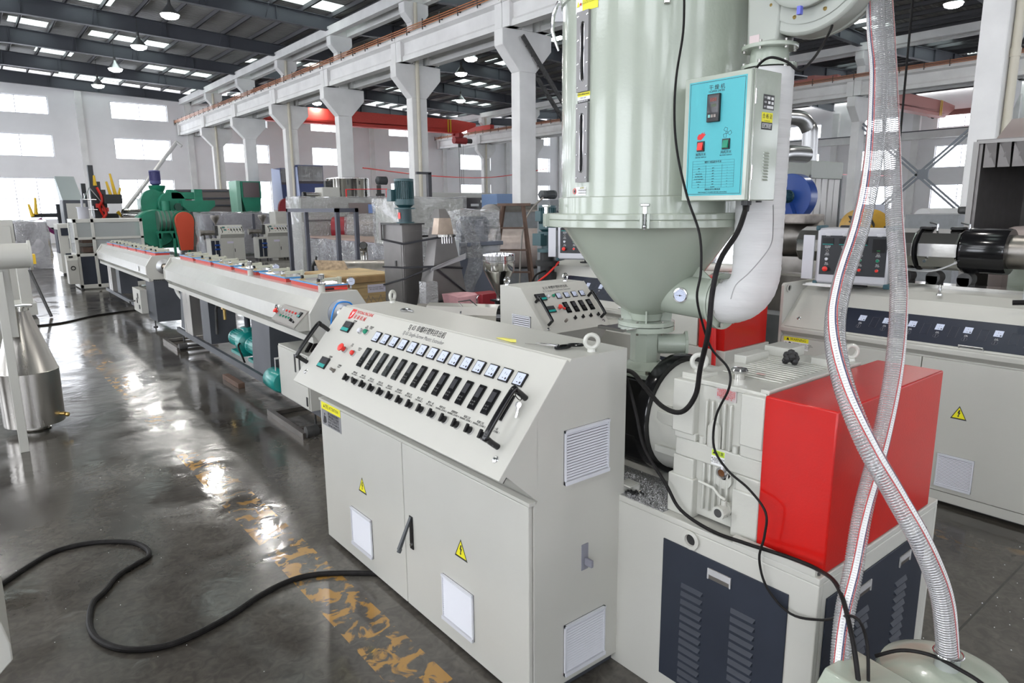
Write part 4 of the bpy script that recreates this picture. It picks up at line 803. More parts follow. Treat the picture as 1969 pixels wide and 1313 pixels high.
text('合 格 证', .019, BF, .1125, .319, bo, ink); text('Certification', .008, BF, .1125, .303, bo, mat('olive_print', (.35, .33, .02))); text('本产品经检验符合标准\n准予出厂 请放心使用\nINSPECTION PASSED', .0068, BF, .078, .284, bo, inkw, 'LEFT')
mb = MB(); mb.M = BF
for i in range(10): z = .076 + .0115 * i; mb.add([(.100, z, 0), (.138, z, 0), (.138, z + .008, 0), (.100, z + .008, 0), (.102, z + .001, .006), (.136, z + .001, .006)], [(0, 1, 5, 4), (4, 5, 2, 3), (0, 4, 3), (1, 2, 5)])
mb.build('louvre', greenc, bo, smooth=0)
MB().cyl((2.45, 1.565, 2.212), (2.45, 1.565, 2.195), .020, n=8).cyl((2.45, 1.565, 2.195), (2.45, 1.565, 2.17), .015, .012, n=12).build('cable_gland', black, bo); MB().cyl((2.53, 1.56, 2.212), (2.53, 1.56, 2.205), .012, n=12).build('blanking_plug', black, bo)

# ============================================================ clear spiral hoses
def hose(name, pts, r, label, off):
    t = thing(name, label, 'hose', tuple(pts[-1]), 0)
    P = smoothpath(pts, 10);     # frames along the path
    L = [0]; 
    for a, b in zip(P, P[1:]): L.append(L[-1] + (b - a).length)
    fr = []; nrm = None
    for i, p in enumerate(P):
        d = (P[min(i + 1, len(P) - 1)] - P[max(i - 1, 0)]).normalized(); nrm = d.orthogonal().normalized() if nrm is None else (nrm - d * nrm.dot(d)).normalized(); fr.append((p, nrm, d.cross(nrm)))
    def at_(s, ang, rad):
        s = min(max(s, 0), L[-1] - 1e-6); i = 0
        lo, hi = 0, len(L) - 1
        while hi - lo > 1:
            mid = (lo + hi) // 2
            if L[mid] <= s: lo = mid
            else: hi = mid
        f = (s - L[lo]) / (L[lo + 1] - L[lo]); p = fr[lo][0].lerp(fr[lo + 1][0], f); a = fr[lo][1].lerp(fr[lo + 1][1], f).normalized(); b = fr[lo][2].lerp(fr[lo + 1][2], f).normalized()
        return p + (a * math.cos(ang) + b * math.sin(ang)) * rad
    k_ = int(L[-1] / .0085); rings = []; rad = []
    for i in range(k_ * 4): rings.append(at_(L[-1] * i / (k_ * 4), 0, 0)); rad.append(r * (1.0 if i % 4 in (0,) else (.975 if i % 4 in (1, 3) else .955)))
    MB().tube(rings, rad, 18, caps=False).build('hose_wall', hosem, t, smooth=0 if False else 80)
    pitch = .0085; n = int(L[-1] / pitch); pts_ = [at_(L[-1] * i / (n * 14), 2 * math.pi * i / 14, r * .97) for i in range(n * 14)]
    MB().tube(pts_, .0016, 4).build('wire_spiral', mat('spring_wire', (.45, .45, .46), .3, .7), t)
    eye = Vector((0, 0, 2.2))
    def stripe_a(f):     # which way round the hose the printed stripe lies
        i = min(int(f * (len(fr) - 1)), len(fr) - 1); p, a, b = fr[i]; d = a.cross(b); v = (eye - p); v = (v - d * v.dot(d)).normalized(); s_ = v.cross(Vector((0, 0, 1))).normalized()
        ks = [k for k in off]; 
        for (f0, o0), (f1, o1) in zip(ks, ks[1:]):
            if f <= f1: o_ = R(o0 + (o1 - o0) * (f - f0) / (f1 - f0)); break
        w_ = v * math.cos(o_) + s_ * math.sin(o_); return math.atan2(w_.dot(b), w_.dot(a))
    for w0, w1, m_, nm in ((-.30, .22, paper, 'white_stripe'), (-.42, -.35, mat('navy_print', (.02, .02, .12)), 'blue_line'), (.27, .34, inkr, 'red_line'), (-.58, -.52, inkr, 'red_line')):
        vs = []; k = 160
        for i in range(k + 1):
            s = L[-1] * i / k
            sa = stripe_a(s / L[-1])
            for ww in (w0, w1): vs.append(tuple(at_(s, sa + ww, r * 1.012)))
        MB().add(vs, [(2 * i, 2 * i + 1, 2 * i + 3, 2 * i + 2) for i in range(k)]).build(nm, m_, t)
    return t
H1 = [(2.845, 1.317, 2.994), (2.773, 1.267, 2.827), (2.704, 1.211, 2.647), (2.546, 1.134, 2.36), (2.377, 1.081, 2.131), (2.199, 1.043, 1.938), (2.084, .997, 1.805), (2.016, .925, 1.665), (1.996, .837, 1.513), (2.042, .762, 1.363), (2.087, .688, 1.213), (2.143, .64, 1.047), (2.181, .617, .845)]
H2 = [(3.036, 1.371, 3.04), (2.960, 1.300, 2.783), (2.885, 1.240, 2.574), (2.815, 1.185, 2.373), (2.735, 1.122, 2.141), (2.645, 1.045, 1.881), (2.518, .985, 1.639), (2.383, .95, 1.41), (2.211, .915, 1.209), (2.11, .886, 1.035), (2.018, .861, .901), (1.939, .822, .68), (1.93, .82, .5)]
H0 = (2.98, 1.40, 3.3)
hose('spiral_hose', [H0] + H1, .031, 'clear wire-reinforced hose running down to the green tank, crossing in front of the other', ((0, 75), (.35, 50), (.6, 20), (.75, -40), (1.01, -80)))
hose('spiral_hose', [(3.12, 1.45, 3.3)] + H2, .030, 'clear wire-reinforced hose passing behind the other against the red guard', ((0, -85), (.5, -75), (.7, -40), (1.01, 50)))
mb = MB(); random.seed(12)
for i in range(90): x, y = random.uniform(3.5, 5.3), random.uniform(-.6, 1.3); mb.ball((x, y, .003), random.uniform(.002, .004), 4)
for i in range(40): x, y = random.uniform(-.2, 1.6), random.uniform(2.6, 7); mb.ball((x, y, .002), random.uniform(.0015, .003), 4)
o = mb.build('spilled_granules', paper, smooth=0); o['kind'] = 'stuff'; o['label'] = 'tiny white plastic granules strewn over the grey floor'; o['category'] = 'granules'
# ============================================================ vacuum loader
vl = thing('vacuum_loader', 'pale green vacuum loader tank with hose spigot and small control box at the floor corner', 'vacuum loader', (2.2, .66, 0))
tx, ty = 2.195, .625
MB().lathe([(.20, .16), (.205, .18), (.205, .62), (.19, .70), (.19, .74), (.175, .775), (.13, .802), (.06, .815)], (tx, ty, 0), n=48).build('tank', greenc, vl)
MB().lathe([(.206, .66), (.21, .665), (.21, .68), (.19, .69)], (tx, ty, 0), n=48).build('tank_rim', greenc, vl)
for a in (45, 165, 285): MB().cyl((tx + .17 * math.cos(R(a)), ty + .17 * math.sin(R(a)), 0), (tx + .17 * math.cos(R(a)), ty + .17 * math.sin(R(a)), .18), .015).build('leg', greenc, vl)
MB().lathe([(.036, .79), (.033, .86)], (2.181, .617, 0), n=24).build('hose_spigot', mat('clear_spigot', (.3, .32, .3), .2), vl)
MB().ring((2.181, .617, .86), .040, .003).build('hose_clamp', chrome, vl)
mb = MB(); mb.M = T(1.93, .74, 0) @ Matrix.Rotation(R(-8), 4, 'Z'); mb.prism([(-.14, .44), (.10, .44), (.10, .82), (-.06, .82), (-.14, .735)], 'y', -.12, .10) ; cb = mb.build('loader_control_box', greenc, vl, bevel=.006)
MF = T(1.93, .74, 0) @ Matrix.Rotation(R(-8), 4, 'Z') @ frame((-.14, .10, .735), (0, -1, 0), (.08, 0, .085)); mb = MB(); mb.M = MF; mb.box(.06, .18, .01, .085, 0, .001).build('box_label', mat('purple_black_label', (.03, .01, .04), .4), cb); text('SUPER LOADER', .014, MF, .12, .06, cb, inkw, n=.0015)
MB().box(2.02, 2.10, .62, .80, .3, .75).build('mount_bracket', greenc, vl)
MB().box(2.03, 2.06, .79, .83, .74, .79).build('clip', chrome, vl)
tag(MB().tube(smoothpath([(2.10, .79, .79), (2.13, .73, .83), (2.16, .66, .84), (2.14, .58, .85), (2.14, .50, .83), (2.12, .42, .77), (2.15, .36, .65)], 6), .006, 8).build('tank_cable', rubber), 'black cable looping over the top of the green loader tank', 'cable')
# ============================================================ cables
def cable(pts, r, label, cat='cable', name='power_cable', mt=None): return tag(MB().tube(smoothpath(pts, 6), r, 10).build(name, mt or rubber), label, cat)
cable([(2.411, 1.875, 3.047), (2.360, 1.833, 2.875), (2.297, 1.810, 2.689), (2.254, 1.777, 2.526), (2.230, 1.735, 2.383), (2.201, 1.66, 2.225), (2.171, 1.576, 2.090), (2.158, 1.553, 1.957), (2.150, 1.560, 1.859), (2.186, 1.557, 1.756), (2.251, 1.555, 1.645), (2.280, 1.495, 1.572), (2.270, 1.479, 1.499), (2.280, 1.538, 1.367), (2.280, 1.540, 1.235), (2.280, 1.470, 1.157), (2.275, 1.371, 1.113), (2.240, 1.275, 1.061), (2.235, 1.270, 0.970), (2.230, 1.282, 0.870), (2.235, 1.245, 0.765), (2.230, 1.143, 0.709), (2.200, 1.013, 0.762), (1.949, 0.806, 0.984), (1.949, 0.762, 0.93), (1.923, 0.734, 0.812)], .0048, 'thin black cable hanging down past the hopper cone and along the gearbox to the loader')
cable([(2.44, 1.56, 2.185), (2.371, 1.521, 2.16), (2.322, 1.516, 2.09), (2.236, 1.525, 1.993), (2.198, 1.526, 1.877), (2.182, 1.525, 1.720), (2.22, 1.58, 1.570), (2.230, 1.605, 1.447), (2.220, 1.663, 1.367), (2.240, 1.780, 1.363), (2.31, 1.941, 1.408), (2.37, 2.08, 1.439), (2.42, 2.3, 1.38)], .0105, 'thick black cable curving from under the turquoise control box behind the front cabinet')
cable([(2.42, 2.2, 1.44), (2.350, 2.075, 1.405), (2.310, 1.982, 1.278), (2.285, 1.905, 1.131), (2.270, 1.767, 1.008), (2.266, 1.679, 0.918), (2.262, 1.521, 0.885), (2.255, 1.350, 0.897), (2.250, 1.182, 0.915), (2.230, 1.053, 0.925), (2.067, 0.908, 0.986), (1.944, 0.801, 0.92), (1.905, 0.754, 0.812)], .0075, 'black cable lying along the foot of the gearbox and the red guard to the loader')
cable([(2.44, 1.55, 2.70), (2.428, 1.525, 2.715), (2.421, 1.495, 2.726), (2.417, 1.460, 2.723), (2.452, 1.428, 2.706), (2.481, 1.397, 2.675), (2.539, 1.386, 2.713), (2.607, 1.386, 2.772), (2.69, 1.40, 2.844), (2.74, 1.42, 2.88)], .0048, 'black cable looping from the top of the turquoise box up to the blower')
cable([(2.456, 1.452, 2.195), (2.568, 1.513, 2.121), (2.656, 1.566, 2.043), (2.635, 1.583, 1.989), (2.583, 1.619, 1.914), (2.525, 1.64, 1.866), (2.492, 1.639, 1.81)], .0022, 'hair-thin grey wire looping down the white insulated duct', 'wire', 'sensor_wire', mat('grey_wire', (.3, .3, .3)))
fl = [(-0.36, 4.5), (-0.160, 4.675), (-0.059, 4.803), (0.107, 4.978), (0.256, 5.086), (0.458, 5.056), (0.648, 4.906), (0.714, 4.731), (0.699, 4.611), (0.614, 4.556), (0.499, 4.468), (0.408, 4.321), (0.338, 4.228), (0.294, 4.010), (0.310, 3.822), (0.400, 3.649), (0.548, 3.553), (0.695, 3.548), (0.896, 3.603), (1.098, 3.699), (1.301, 3.748), (1.474, 3.696), (1.721, 3.498), (1.80, 3.38)]
cable([(x, y, .017) for x, y in fl], .016, 'thick black power cable snaking across the grey floor in front of the cabinet')
MB_ = None
# ============================================================ COOLING TROUGHS
def lb(M): b = MB(); b.M = M; return b
def trough(y0, y1, xn, xf, zt, label, front):
    rz = -math.atan2(xf - xn, y1 - y0); L = math.hypot(xf - xn, y1 - y0)
    t = thing('cooling_trough', label, 'cooling tank', (xn, y0, 0), rz); M = wm(t)
    z = zt
    prof = [(-.17, z), (.17, z), (.175, z - .075), (.29, z - .19), (.29, z - .345), (.20, z - .41), (-.20, z - .41), (-.29, z - .345), (-.29, z - .19), (-.175, z - .075)]
    lb(M).prism(prof, 'y', .04, L - .04).build('tank_body', mat('cream_gloss_tank', (.52, .52, .48), .2, coat=.4, bump=.06, bscale=3, noise=.02), t, smooth=0)
    for a in ((0, .04), (L - .04, L)):
        lb(M).prism([(-.18, z + .004), (.18, z + .004), (.30, z - .18), (.30, z - .33), (.21, z - .46), (-.21, z - .46), (-.30, z - .33), (-.30, z - .18)], 'y', *a).build('end_plate', cream, t, bevel=.003, smooth=0)
    lb(M).box(-.26, .26, .06, L - .06, z - .47, z - .412).build('support_rail', cream, t, smooth=0)
    n = max(6, int(L / 1.02)); 
    for i in range(n):
        a = .18 + i * (L - .3) / n; b = a + (L - .3) / n - .15
        g = lb(M).box(-.085, .16, a, b, z, z + .042).build('lid_gasket', gasket, t, smooth=0)
        lb(M).box(-.09, .165, a - .005, b + .005, z + .042, z + .050).build('lid_plate', acryl, g, smooth=0)
        lb(M).box(-.096, -.088, a - .005, b + .005, z + .040, z + .052).box(-.09, .165, a - .011, a - .003, z + .040, z + .052).box(-.09, .165, b + .003, b + .011, z + .040, z + .052).build('blue_edge_film', mat('blue_film', (.03, .25, .55), .3), g, smooth=0)
        for c in (a + (b - a) * .27, a + (b - a) * .78):
            k = lb(M).box(-.02, .19, c - .018, c + .018, z + .065, z + .095).box(.17, .195, c - .03, c + .03, z, z + .10).build('lid_clamp', mat('olive_cream_clamp', (.45, .45, .36), .4), g, bevel=.003)
            lb(M).cyl((-.045, c, z + .08), (-.02, c, z + .08), .018, n=12).build('clamp_knob', black if i % 2 == 0 else chrome, k)
            lb(M).tube([(.0, c, z + .06), (-.02, c + .02, z + .055), (-.05, c + .02, z + .055)], .004, 6).build('clamp_wire', brass, k)
    # end seal
    lb(M).lathe([(.13, 0), (.13, -.012), (.05, -.03), (.035, -.05)], (0, 0, z - .20), 'y', 36).build('end_seal', steelp if not front else alu, t)
    lb(M).box(-.20, -.155, .05, L - .05, .20, .28).box(.2, .245, .05, L - .05, .20, .28).build('base_beam', slate, t, smooth=0)
    lb(M).prism([(-.14, .28), (.14, .28), (.10, z - .47), (-.10, z - .47)], 'y', L - .62, L - .12).build('leg_cover', slate, t, smooth=0)
    lb(M).hexa([(-.19, L - 1.12, .28), (.19, L - 1.12, .28), (.19, L - .62, .28), (-.19, L - .62, .28), (-.19, L - 1.12, z - .47), (.19, L - 1.12, z - .47), (.19, L - .62, z - .47), (-.19, L - .62, z - .47)]).build('water_tank', steel, t, smooth=0)
    lb(M).box(-.17, .19, L - 2.1, L - 1.65, .3, z - .47).build('leg_cover', slate, t, smooth=0)
    for yy in (.35, L - .4): lb(M).cyl((-.18, yy, 0), (-.18, yy, .2), .012, n=8).cyl((-.18, yy, 0), (-.18, yy, .02), .04, n=12).build('levelling_foot', dirty, t)
    return t, M, L
t, M, L = trough(5.98, 12.25, 2.735, 2.87, 1.425, 'long cream cooling tank next to the front cabinet, with teal pumps beneath', True)
zt = 1.425
for yy in (.10, 2.23):
    c = lb(M).cyl((-.13, yy, zt), (-.13, yy, zt + .07), .032, n=20).build('valve_body', cream, t); lb(M).cyl((-.13, yy, zt + .07), (-.13, yy, zt + .085), .04, n=20).cyl((-.13, yy, zt + .085), (-.13, yy, zt + .12), .008).lathe([(.02, .12), (.028, .125), (.028, .16), (.022, .165)], (-.13, yy, zt), n=14).build('valve_knob', chrome, c)
    c = lb(M).lathe([(.036, 0), (.042, -.012), (.042, -.03), (.03, -.035)], (.20, yy + .1, zt + .07), 'y', 28).box(.19, .21, yy + .085, yy + .12, zt, zt + .04).build('vacuum_gauge', chrome, t); lb(M).cyl((.20, yy + .065, zt + .07), (.20, yy + .0645, zt + .07), .036, n=24).build('gauge_dial', dial, c); lb(M).box(.18, .21, yy + .0635, yy + .064, zt + .069, zt + .0715).build('needle', ink, c)
lb(M).tube([(-.09, .05, zt + .018), (-.03, .13, zt + .018)], .006).build('plier_grip', black, t) if False else None
pl = thing('pliers', 'red and black handled pliers lying on the tank top beside the valve', 'pliers', tuple(M @ Vector((0, .1, zt + .01))))
lb(M).tube([(-.14, .16, zt + .012), (-.07, .13, zt + .018), (0, .12, zt + .02)], .007, 8).build('grip', black, pl); lb(M).tube([(.0, .12, zt + .02), (.06, .11, zt + .018), (.13, .11, zt + .012)], .009, 8).build('grip', redm, pl)
# round port and pump control panel on the side
lb(M).lathe([(.055, 0), (.058, -.02), (.045, -.022), (.04, -.004)], (-.29, .86, zt - .235), 'x', 28, caps=False).build('inspection_port', chrome, t); lb(M).cyl((-.292, .86, zt - .235), (-.294, .86, zt - .235), .042, n=24).build('port_glass', steeld, t)
CFm = M @ frame((-.44, .68, 1.125), (0, -1, 0), (.15, 0, .145)); mb = lb(CFm); mb.box(0, .64, 0, .205, -.004, 0); cpn = mb.build('pump_control_panel', steeld, t, bevel=.002); lb(CFm).box(.01, .63, .01, .195, 0, .001).build('panel_face', mat('satin_panel', (.34, .33, .31), .4, .5), cpn)
lb(M).prism([(-.435, 1.118), (-.29, 1.262), (-.28, 1.262), (-.28, 1.085), (-.40, 1.085)], 'y', .045, .675).build('panel_box', cream, t, smooth=0)
put('emergency_stop', estop_m(1.2), t, CFm @ T(.04, .095, 0))
for i in range(5): put('push_button', button_m(.85, 'white_plastic' if i == 0 else 'red_plastic'), t, CFm @ T(.13 + .08 * i, .14, 0))
for i in range(4): put('push_button', button_m(.85, 'green_button'), t, CFm @ T(.16 + .075 * i, .075, 0))
put('speed_display', disp_m(.05, .06), t, CFm @ T(.55, .14, 0)); put('selector_switch', knob_m(.9), t, CFm @ T(.48, .06, 0)); put('selector_switch', knob_m(.6), t, CFm @ T(.55, .05, 0))
for i in range(4): text('真空泵\nPUMP', .009, CFm, .16 + .075 * i, .106, t)
# below: dark tank, pumps, pipes, electric box, motor
lb(M).prism([(-.26, .36), (.16, .36), (.18, zt - .47), (-.24, zt - .47)], 'y', 1.36, 1.98).build('vacuum_tank', slate, t, smooth=0); 
eb = lb(M).box(-.30, .12, .12, .93, .285, .83).build('electric_box', cream, t, bevel=.004); lb(M).box(-.302, -.312, .14, .91, .30, .815).build('box_door', cream, eb, bevel=.002)
lb(M).box(-.312, -.318, .16, .19, .33, .42).box(-.312, -.318, .42, .45, .62, .80).box(-.312, -.318, .30, .33, .62, .80).build('box_lock', black, eb); lb(M).cyl((-.31, .90, .68), (-.36, .90, .68), .012).cyl((-.355, .90, .69), (-.355, .905, .55), .005).build('box_key', chrome, eb)
def motor(mb0, c, ax, r, ln, name, mt, parent, n=22):
    m_ = MB(); m_.M = mb0; e = Vector({'x': (1, 0, 0), 'y': (0, 1, 0), 'z': (0, 0, 1)}[ax]); c = Vector(c)
    m_.lathe([(r * .6, 0), (r * .95, .02 * ln / .2), (r, .1 * ln), (r, .3 * ln), (r * .86, .32 * ln), (r * .86, .9 * ln), (r, .92 * ln), (r, ln), (r * .4, ln * 1.02)], tuple(c), ax, n)
    for i in range(n):
        a = 2 * math.pi * i / n; u, v = (Vector((0, 1, 0)), Vector((0, 0, 1))) if ax == 'x' else ((Vector((0, 0, 1)), Vector((1, 0, 0))) if ax == 'y' else (Vector((1, 0, 0)), Vector((0, 1, 0)))); d = u * math.cos(a) + v * math.sin(a); w_ = e.cross(d) * r * .03
        p0 = c + e * .3 * ln + d * r * .84; p1 = c + e * .92 * ln + d * r * .84; q = d * r * .15
        m_.hexa([tuple(p0 - w_), tuple(p0 + w_), tuple(p1 + w_), tuple(p1 - w_), tuple(p0 - w_ + q), tuple(p0 + w_ + q), tuple(p1 + w_ + q), tuple(p1 - w_ + q)])
    return m_.build(name, mt, parent, smooth=30)
for yy in (2.28, 3.0):
    p = motor(M, (-.02, yy, .50), 'y', .115, .42, 'pump_motor', tealp, t); lb(M).lathe([(.10, -.20), (.15, -.17), (.16, -.05), (.12, 0)], (-.02, yy, .50), 'y', 28).cyl((-.02, yy - .10, .6), (-.02, yy - .10, .70), .06, n=16).cyl((-.02, yy - .10, .69), (-.02, yy - .10, .71), .09, n=20).box(-.14, .10, yy - .14, yy + .3, .33, .37).cyl((-.02, yy, .37), (-.02, yy, .45), .05).build('pump_housing', tealp, p)
    lb(M).tube(smoothpath([(-.02, yy - .10, .71), (-.02, yy - .10, .86), (-.02, yy - .15, .93), (-.02, yy - .28, .94), (-.02, yy - .40, .93)], 5), .036, 12).build('pump_pipe', navy, p)
    lb(M).tube(smoothpath([(-.1, yy - .12, .52), (-.19, yy - .22, .50), (-.17, yy - .3, .36), (-.15, yy - .3, .29)], 5), .012, 8).build('pump_lead', rubber, p)
lb(M).lathe([(.10, 0), (.118, .03), (.118, .30), (.10, .34)], (-.27, .95, .40), 'y', 28).build('drive_motor', tealp, t)
lb(M).tube([(.05, 3.6, .9), (.05, 4.0, .92), (.02, 4.2, .88), (.02, 4.6, .90)], .03, 8).tube([(-.1, 3.9, .94), (-.1, 4.05, .80), (-.1, 4.1, .45)], .02, 8).ball((-.12, 4.2, .88), .04, 8).tube([(.1, 3.4, .4), (.1, 4.6, .35)], .04, 8).ball((-.05, 4.45, .93), .05, 8).build('pipework', dirty, t); lb(M).cyl((-.1, 3.62, .72), (-.1, 3.62, .86), .018).box(-.13, -.07, 3.58, 3.66, .86, .89).ball((-.12, 4.35, .92), .03, 8).build('brass_valve', brass, t)
lb(M).tube([(-.15, .35, 1.0), (-.18, .33, .9), (-.25, .28, .84)], .02, 8).tube([(-.11, .33, 1.0), (-.14, .31, .9), (-.2, .26, .84)], .02, 8).build('cable_bundle', rubber, t)
lb(M).tube(smoothpath([(-.12, -.055, 1.02), (-.13, -.09, 1.2), (-.07, -.10, 1.33), (.05, -.09, 1.33), (.12, -.05, 1.26)], 6), .008, 8).tube(smoothpath([(-.1, -.09, 1.1), (-.04, -.1, 1.24), (.05, -.09, 1.25)], 6), .007, 8).tube([(-.12, -.055, 1.02), (-.10, -.02, .86)], .008, 8).build('blue_air_tube', bluep, t)
for yy, w_ in ((.30, .5), (5.6, .3)):
    lb(M).box(-.37, -.32, yy - .1, yy + .95, .0, .06).box(-.32, .30, yy + .85, yy + .92, .01, .05).box(-.32, .30, yy + .1, yy + .17, .01, .05).build('floor_track', steeld, t, smooth=0)
    lb(M).cyl((-.34, yy - .1, .07), (-.22, yy - .1, .07), .055, n=18).cyl((-.24, yy - .1, .07), (.1, yy - .1, .07), .02).build('track_wheel', dirty, t)
lb(M).box(-.18, -.12, .9, 5.4, .12, .20).build('lower_pipe', dirty, t) if False else None
tag(B(2.50, 2.58, 8.55, 9.2, 0, .065).build('wood_block', woodd, bevel=.004), 'short dark wood block lying on the floor under the long cooling tank', 'wood block')
t2, M2, L2 = trough(13.9, 19.9, 2.93, 3.0, 1.36, 'farther shorter-looking cooling tank with a round aluminium end seal', False)
lb(M2).lathe([(.13, 0), (.135, -.02), (.06, -.05), (.05, -.02)], (0, -.01, 1.16), 'y', 36).build('seal_flange', alu, t2)
lb(M2).lathe([(.05, 0), (.05, -.01)], (-.295, .75, 1.09), 'x', 24).build('inspection_port', chrome, t2)
lb(M2).box(-.20, .24, .0, .75, .14, .93).build('leg_cover', slate, t2, smooth=0)
eb = lb(M2).box(-.32, -.20, .75, 1.5, .22, .68).build('electric_box', cream, t2, bevel=.004); lb(M2).box(-.325, -.33, .85, .95, .3, .38).box(-.325, -.33, .95, 1.02, .5, .6).box(-.325, -.33, 1.05, 1.12, .4, .5).build('box_switch', black, eb); lb(M2).tube([(-.33, 1.3, .42), (-.4, 1.42, .4), (-.38, 1.45, .3)], .014, 8).build('box_handle', dirty, eb)
lb(M2).tube(smoothpath([(.12, -.02, .95), (.1, -.4, .7), (.15, -.8, .55), (.15, -1.2, .6)], 6), .03, 10).build('drain_hose', mat('grey_hose', (.4, .4, .39), .4), t2)
tag(MB().cyl((2.875, 12.2, 1.225), (2.93, 13.95, 1.16), .032, n=16).build('plastic_pipe', mat('cream_pipe', (.62, .52, .42), .4)), 'cream plastic pipe running between the two cooling tanks', 'pipe')

# ============================================================ SMALL EXTRUDERS, console facing -y
def small_extruder(name_label, x, y, s, w_, title, meters=True, vents=True, h=1.5, body_only=False):
    t = thing('small_extruder', name_label, 'extruder', (x, y, 0)); M = T(x, y, 0) @ Matrix.Scale(s, 4); h_ = 1.0
    lb(M).prism([(.10, .06), (.62, .06), (.62, h), (.34, h), (.0, h - .37), (.12, h - .52)], 'x', 0, w_ ).build('body', cream, t, smooth=0) if False else None
    mb = lb(M @ Matrix(((0, 1, 0, 0), (1, 0, 0, 0), (0, 0, 1, 0), (0, 0, 0, 1)))) if False else lb(M)
    mb.prism([(.10, .08), (.62, .08), (.62, h), (.35, h), (.01, h - .365), (.12, h - .52)], 'x', 0, w_); mb.build('body', cream, t, smooth=0, bevel=.003)
    F = M @ frame((0, 0, h - .365), (1, 0, 0), (0, .34, .365)); vl_ = math.hypot(.34, .365)
    lb(F).box(-.003, w_ + .003, 0, vl_, -.02, .004).build('control_panel', cream, t, bevel=.002)
    DFm = M @ frame((0, .10, 0), (1, 0, 0), (0, 0, 1))
    for a, b in ((.01, w_ * .5 - .003), (w_ * .5 + .003, w_ - .01)): lb(DFm).box(a, b, .10, h - .56, 0, .012).build('door', cream, t, bevel=.002)
    lb(DFm).box(w_ * .5 + .05, w_ * .5 + .075, .42, .56, .012, .02).build('door_latch', black, t)
    if y < 10: lb(M).box(.04, w_ - .04, .14, .58, 0, .08).build('plinth', slate, t)
    k = .9
    for i in range(4):
        u = w_ * (.47 + .125 * i)
        put('meter', meter_m(.062 * k, .064 * k), t, F @ T(u, .365, .004)); put('temperature_controller', ctrl_m(.058 * k, .125 * k), t, F @ T(u + .02, .235, .004)); put('selector_switch', knob_m(k), t, F @ T(u + .035, .115, .004))
    put('speed_display', disp_m(.11, .07), t, F @ T(w_ * .2, .37, .004)); put('speed_display', disp_m(.10, .065), t, F @ T(w_ * .24, .235, .004))
    put('push_button', button_m(1, 'white_plastic'), t, F @ T(w_ * .31, .37, .004)); put('push_button', button_m(1, 'green_button'), t, F @ T(w_ * .39, .37, .004)); put('emergency_stop', estop_m(1), t, F @ T(w_ * .37, .235, .004)); put('push_button', button_m(.9, 'red_plastic'), t, F @ T(w_ * .44, .225, .004)); put('lock', lock_m(1.1), t, F @ T(.05, .05, .004)); put('lock', lock_m(1.1), t, F @ T(w_ - .05, .05, .004))
    lb(F @ T(w_ * .36, .10, .004)).cyl((0, 0, 0), (0, 0, .03), .012).build('speed_knob', steeld, t)
    handle(F, .075, .09, .33, .07, .013, t); handle(F, w_ - .055, .09, .33, .07, .013, t)
    if title: text(title, .034, F, w_ * .5, .463, t, wide=.85, n=.0052); text('SJ 25 Single-Screw Plastic Extruder', .026, F, w_ * .5, .43, t, inkg, wide=.9, n=.0052)
    return t, M, F
t, M, F = small_extruder('cream SJ 25 extruder console with two bent black grab handles behind the front cabinet', 3.70, 4.15, 1.0, .76, 'SJ 25 单螺杆塑料挤出机', h=1.515)
vent(M @ frame((0, .37, 0), (0, -1, 0), (0, 0, 1)), .05, 1.18, .24, .20, 10, t)
eyebolt((3.74, 4.72, 1.515), t, 1.1, 0, chrome); eyebolt((4.33, 4.60, 1.515), t, 1.1, 0, chrome)
# its barrel and cone hopper, on a low stand
ca = thing('extruder_barrel', 'short stainless extruder barrel with chrome clamp bands behind the front cabinet', 'extruder barrel', (3.9, 5.75, 0))
MB().cyl((3.86, 6.22, 1.08), (4.32, 5.58, 1.08), .115, n=8).build('heater_cover', mat('satin_cover', (.62, .60, .56), .28, .8), ca, smooth=15); MB().cyl((3.79, 6.32, 1.06), (3.86, 6.22, 1.06), .12, n=24).cyl((3.74, 6.39, 1.06), (3.79, 6.32, 1.06), .095, n=24).build('die_head', steeld, ca); MB().cyl((3.735, 6.395, 1.06), (3.74, 6.39, 1.06), .06, n=20).build('die_bore', dirty, ca)
MB().tube([(4.05, 5.85, 1.16), (4.02, 5.9, 1.22), (4.1, 5.8, 1.24), (4.16, 5.75, 1.17)], .008, 6).cyl((4.08, 5.9, 1.06), (4.09, 5.885, 1.06), .11, n=24).build('band_clip', chrome, ca)
MB().cyl((4.32, 5.58, 1.06), (4.55, 5.25, 1.06), .13, n=20).cyl((4.45, 5.4, 1.06), (4.62, 5.15, 1.06), .16, n=20).box(4.5, 4.75, 5.15, 5.5, 1.0, 1.22).build('gear_case', blackg, ca)
MB().box(3.9, 4.6, 5.2, 6.0, 0, .9).build('stand', cream, ca, bevel=.004)
ch = thing('cone_hopper', 'mirror-polished stainless cone hopper with a wide rim above the small barrel', 'hopper', (4.585, 5.93, 1.2))
cx, cy = 4.585, 5.93
MB().lathe([(.028, 1.19), (.028, 1.24), (.165, 1.50), (.172, 1.52), (.172, 1.60)], (cx, cy, 0), n=48, caps=False).build('cone', steelp, ch); MB().lathe([(.172, 1.60), (.18, 1.605), (.18, 1.62), (.172, 1.625), (.172, 1.67), (.18, 1.675), (.178, 1.69), (.16, 1.69), (.155, 1.60)], (cx, cy, 0), n=48, caps=False).build('rim', chrome, ch); MB().box(cx - .07, cx + .07, cy - .07, cy + .07, 1.17, 1.19).cyl((cx, cy, 1.06), (cx, cy, 1.17), .05).build('slide_base', blackg, ch)

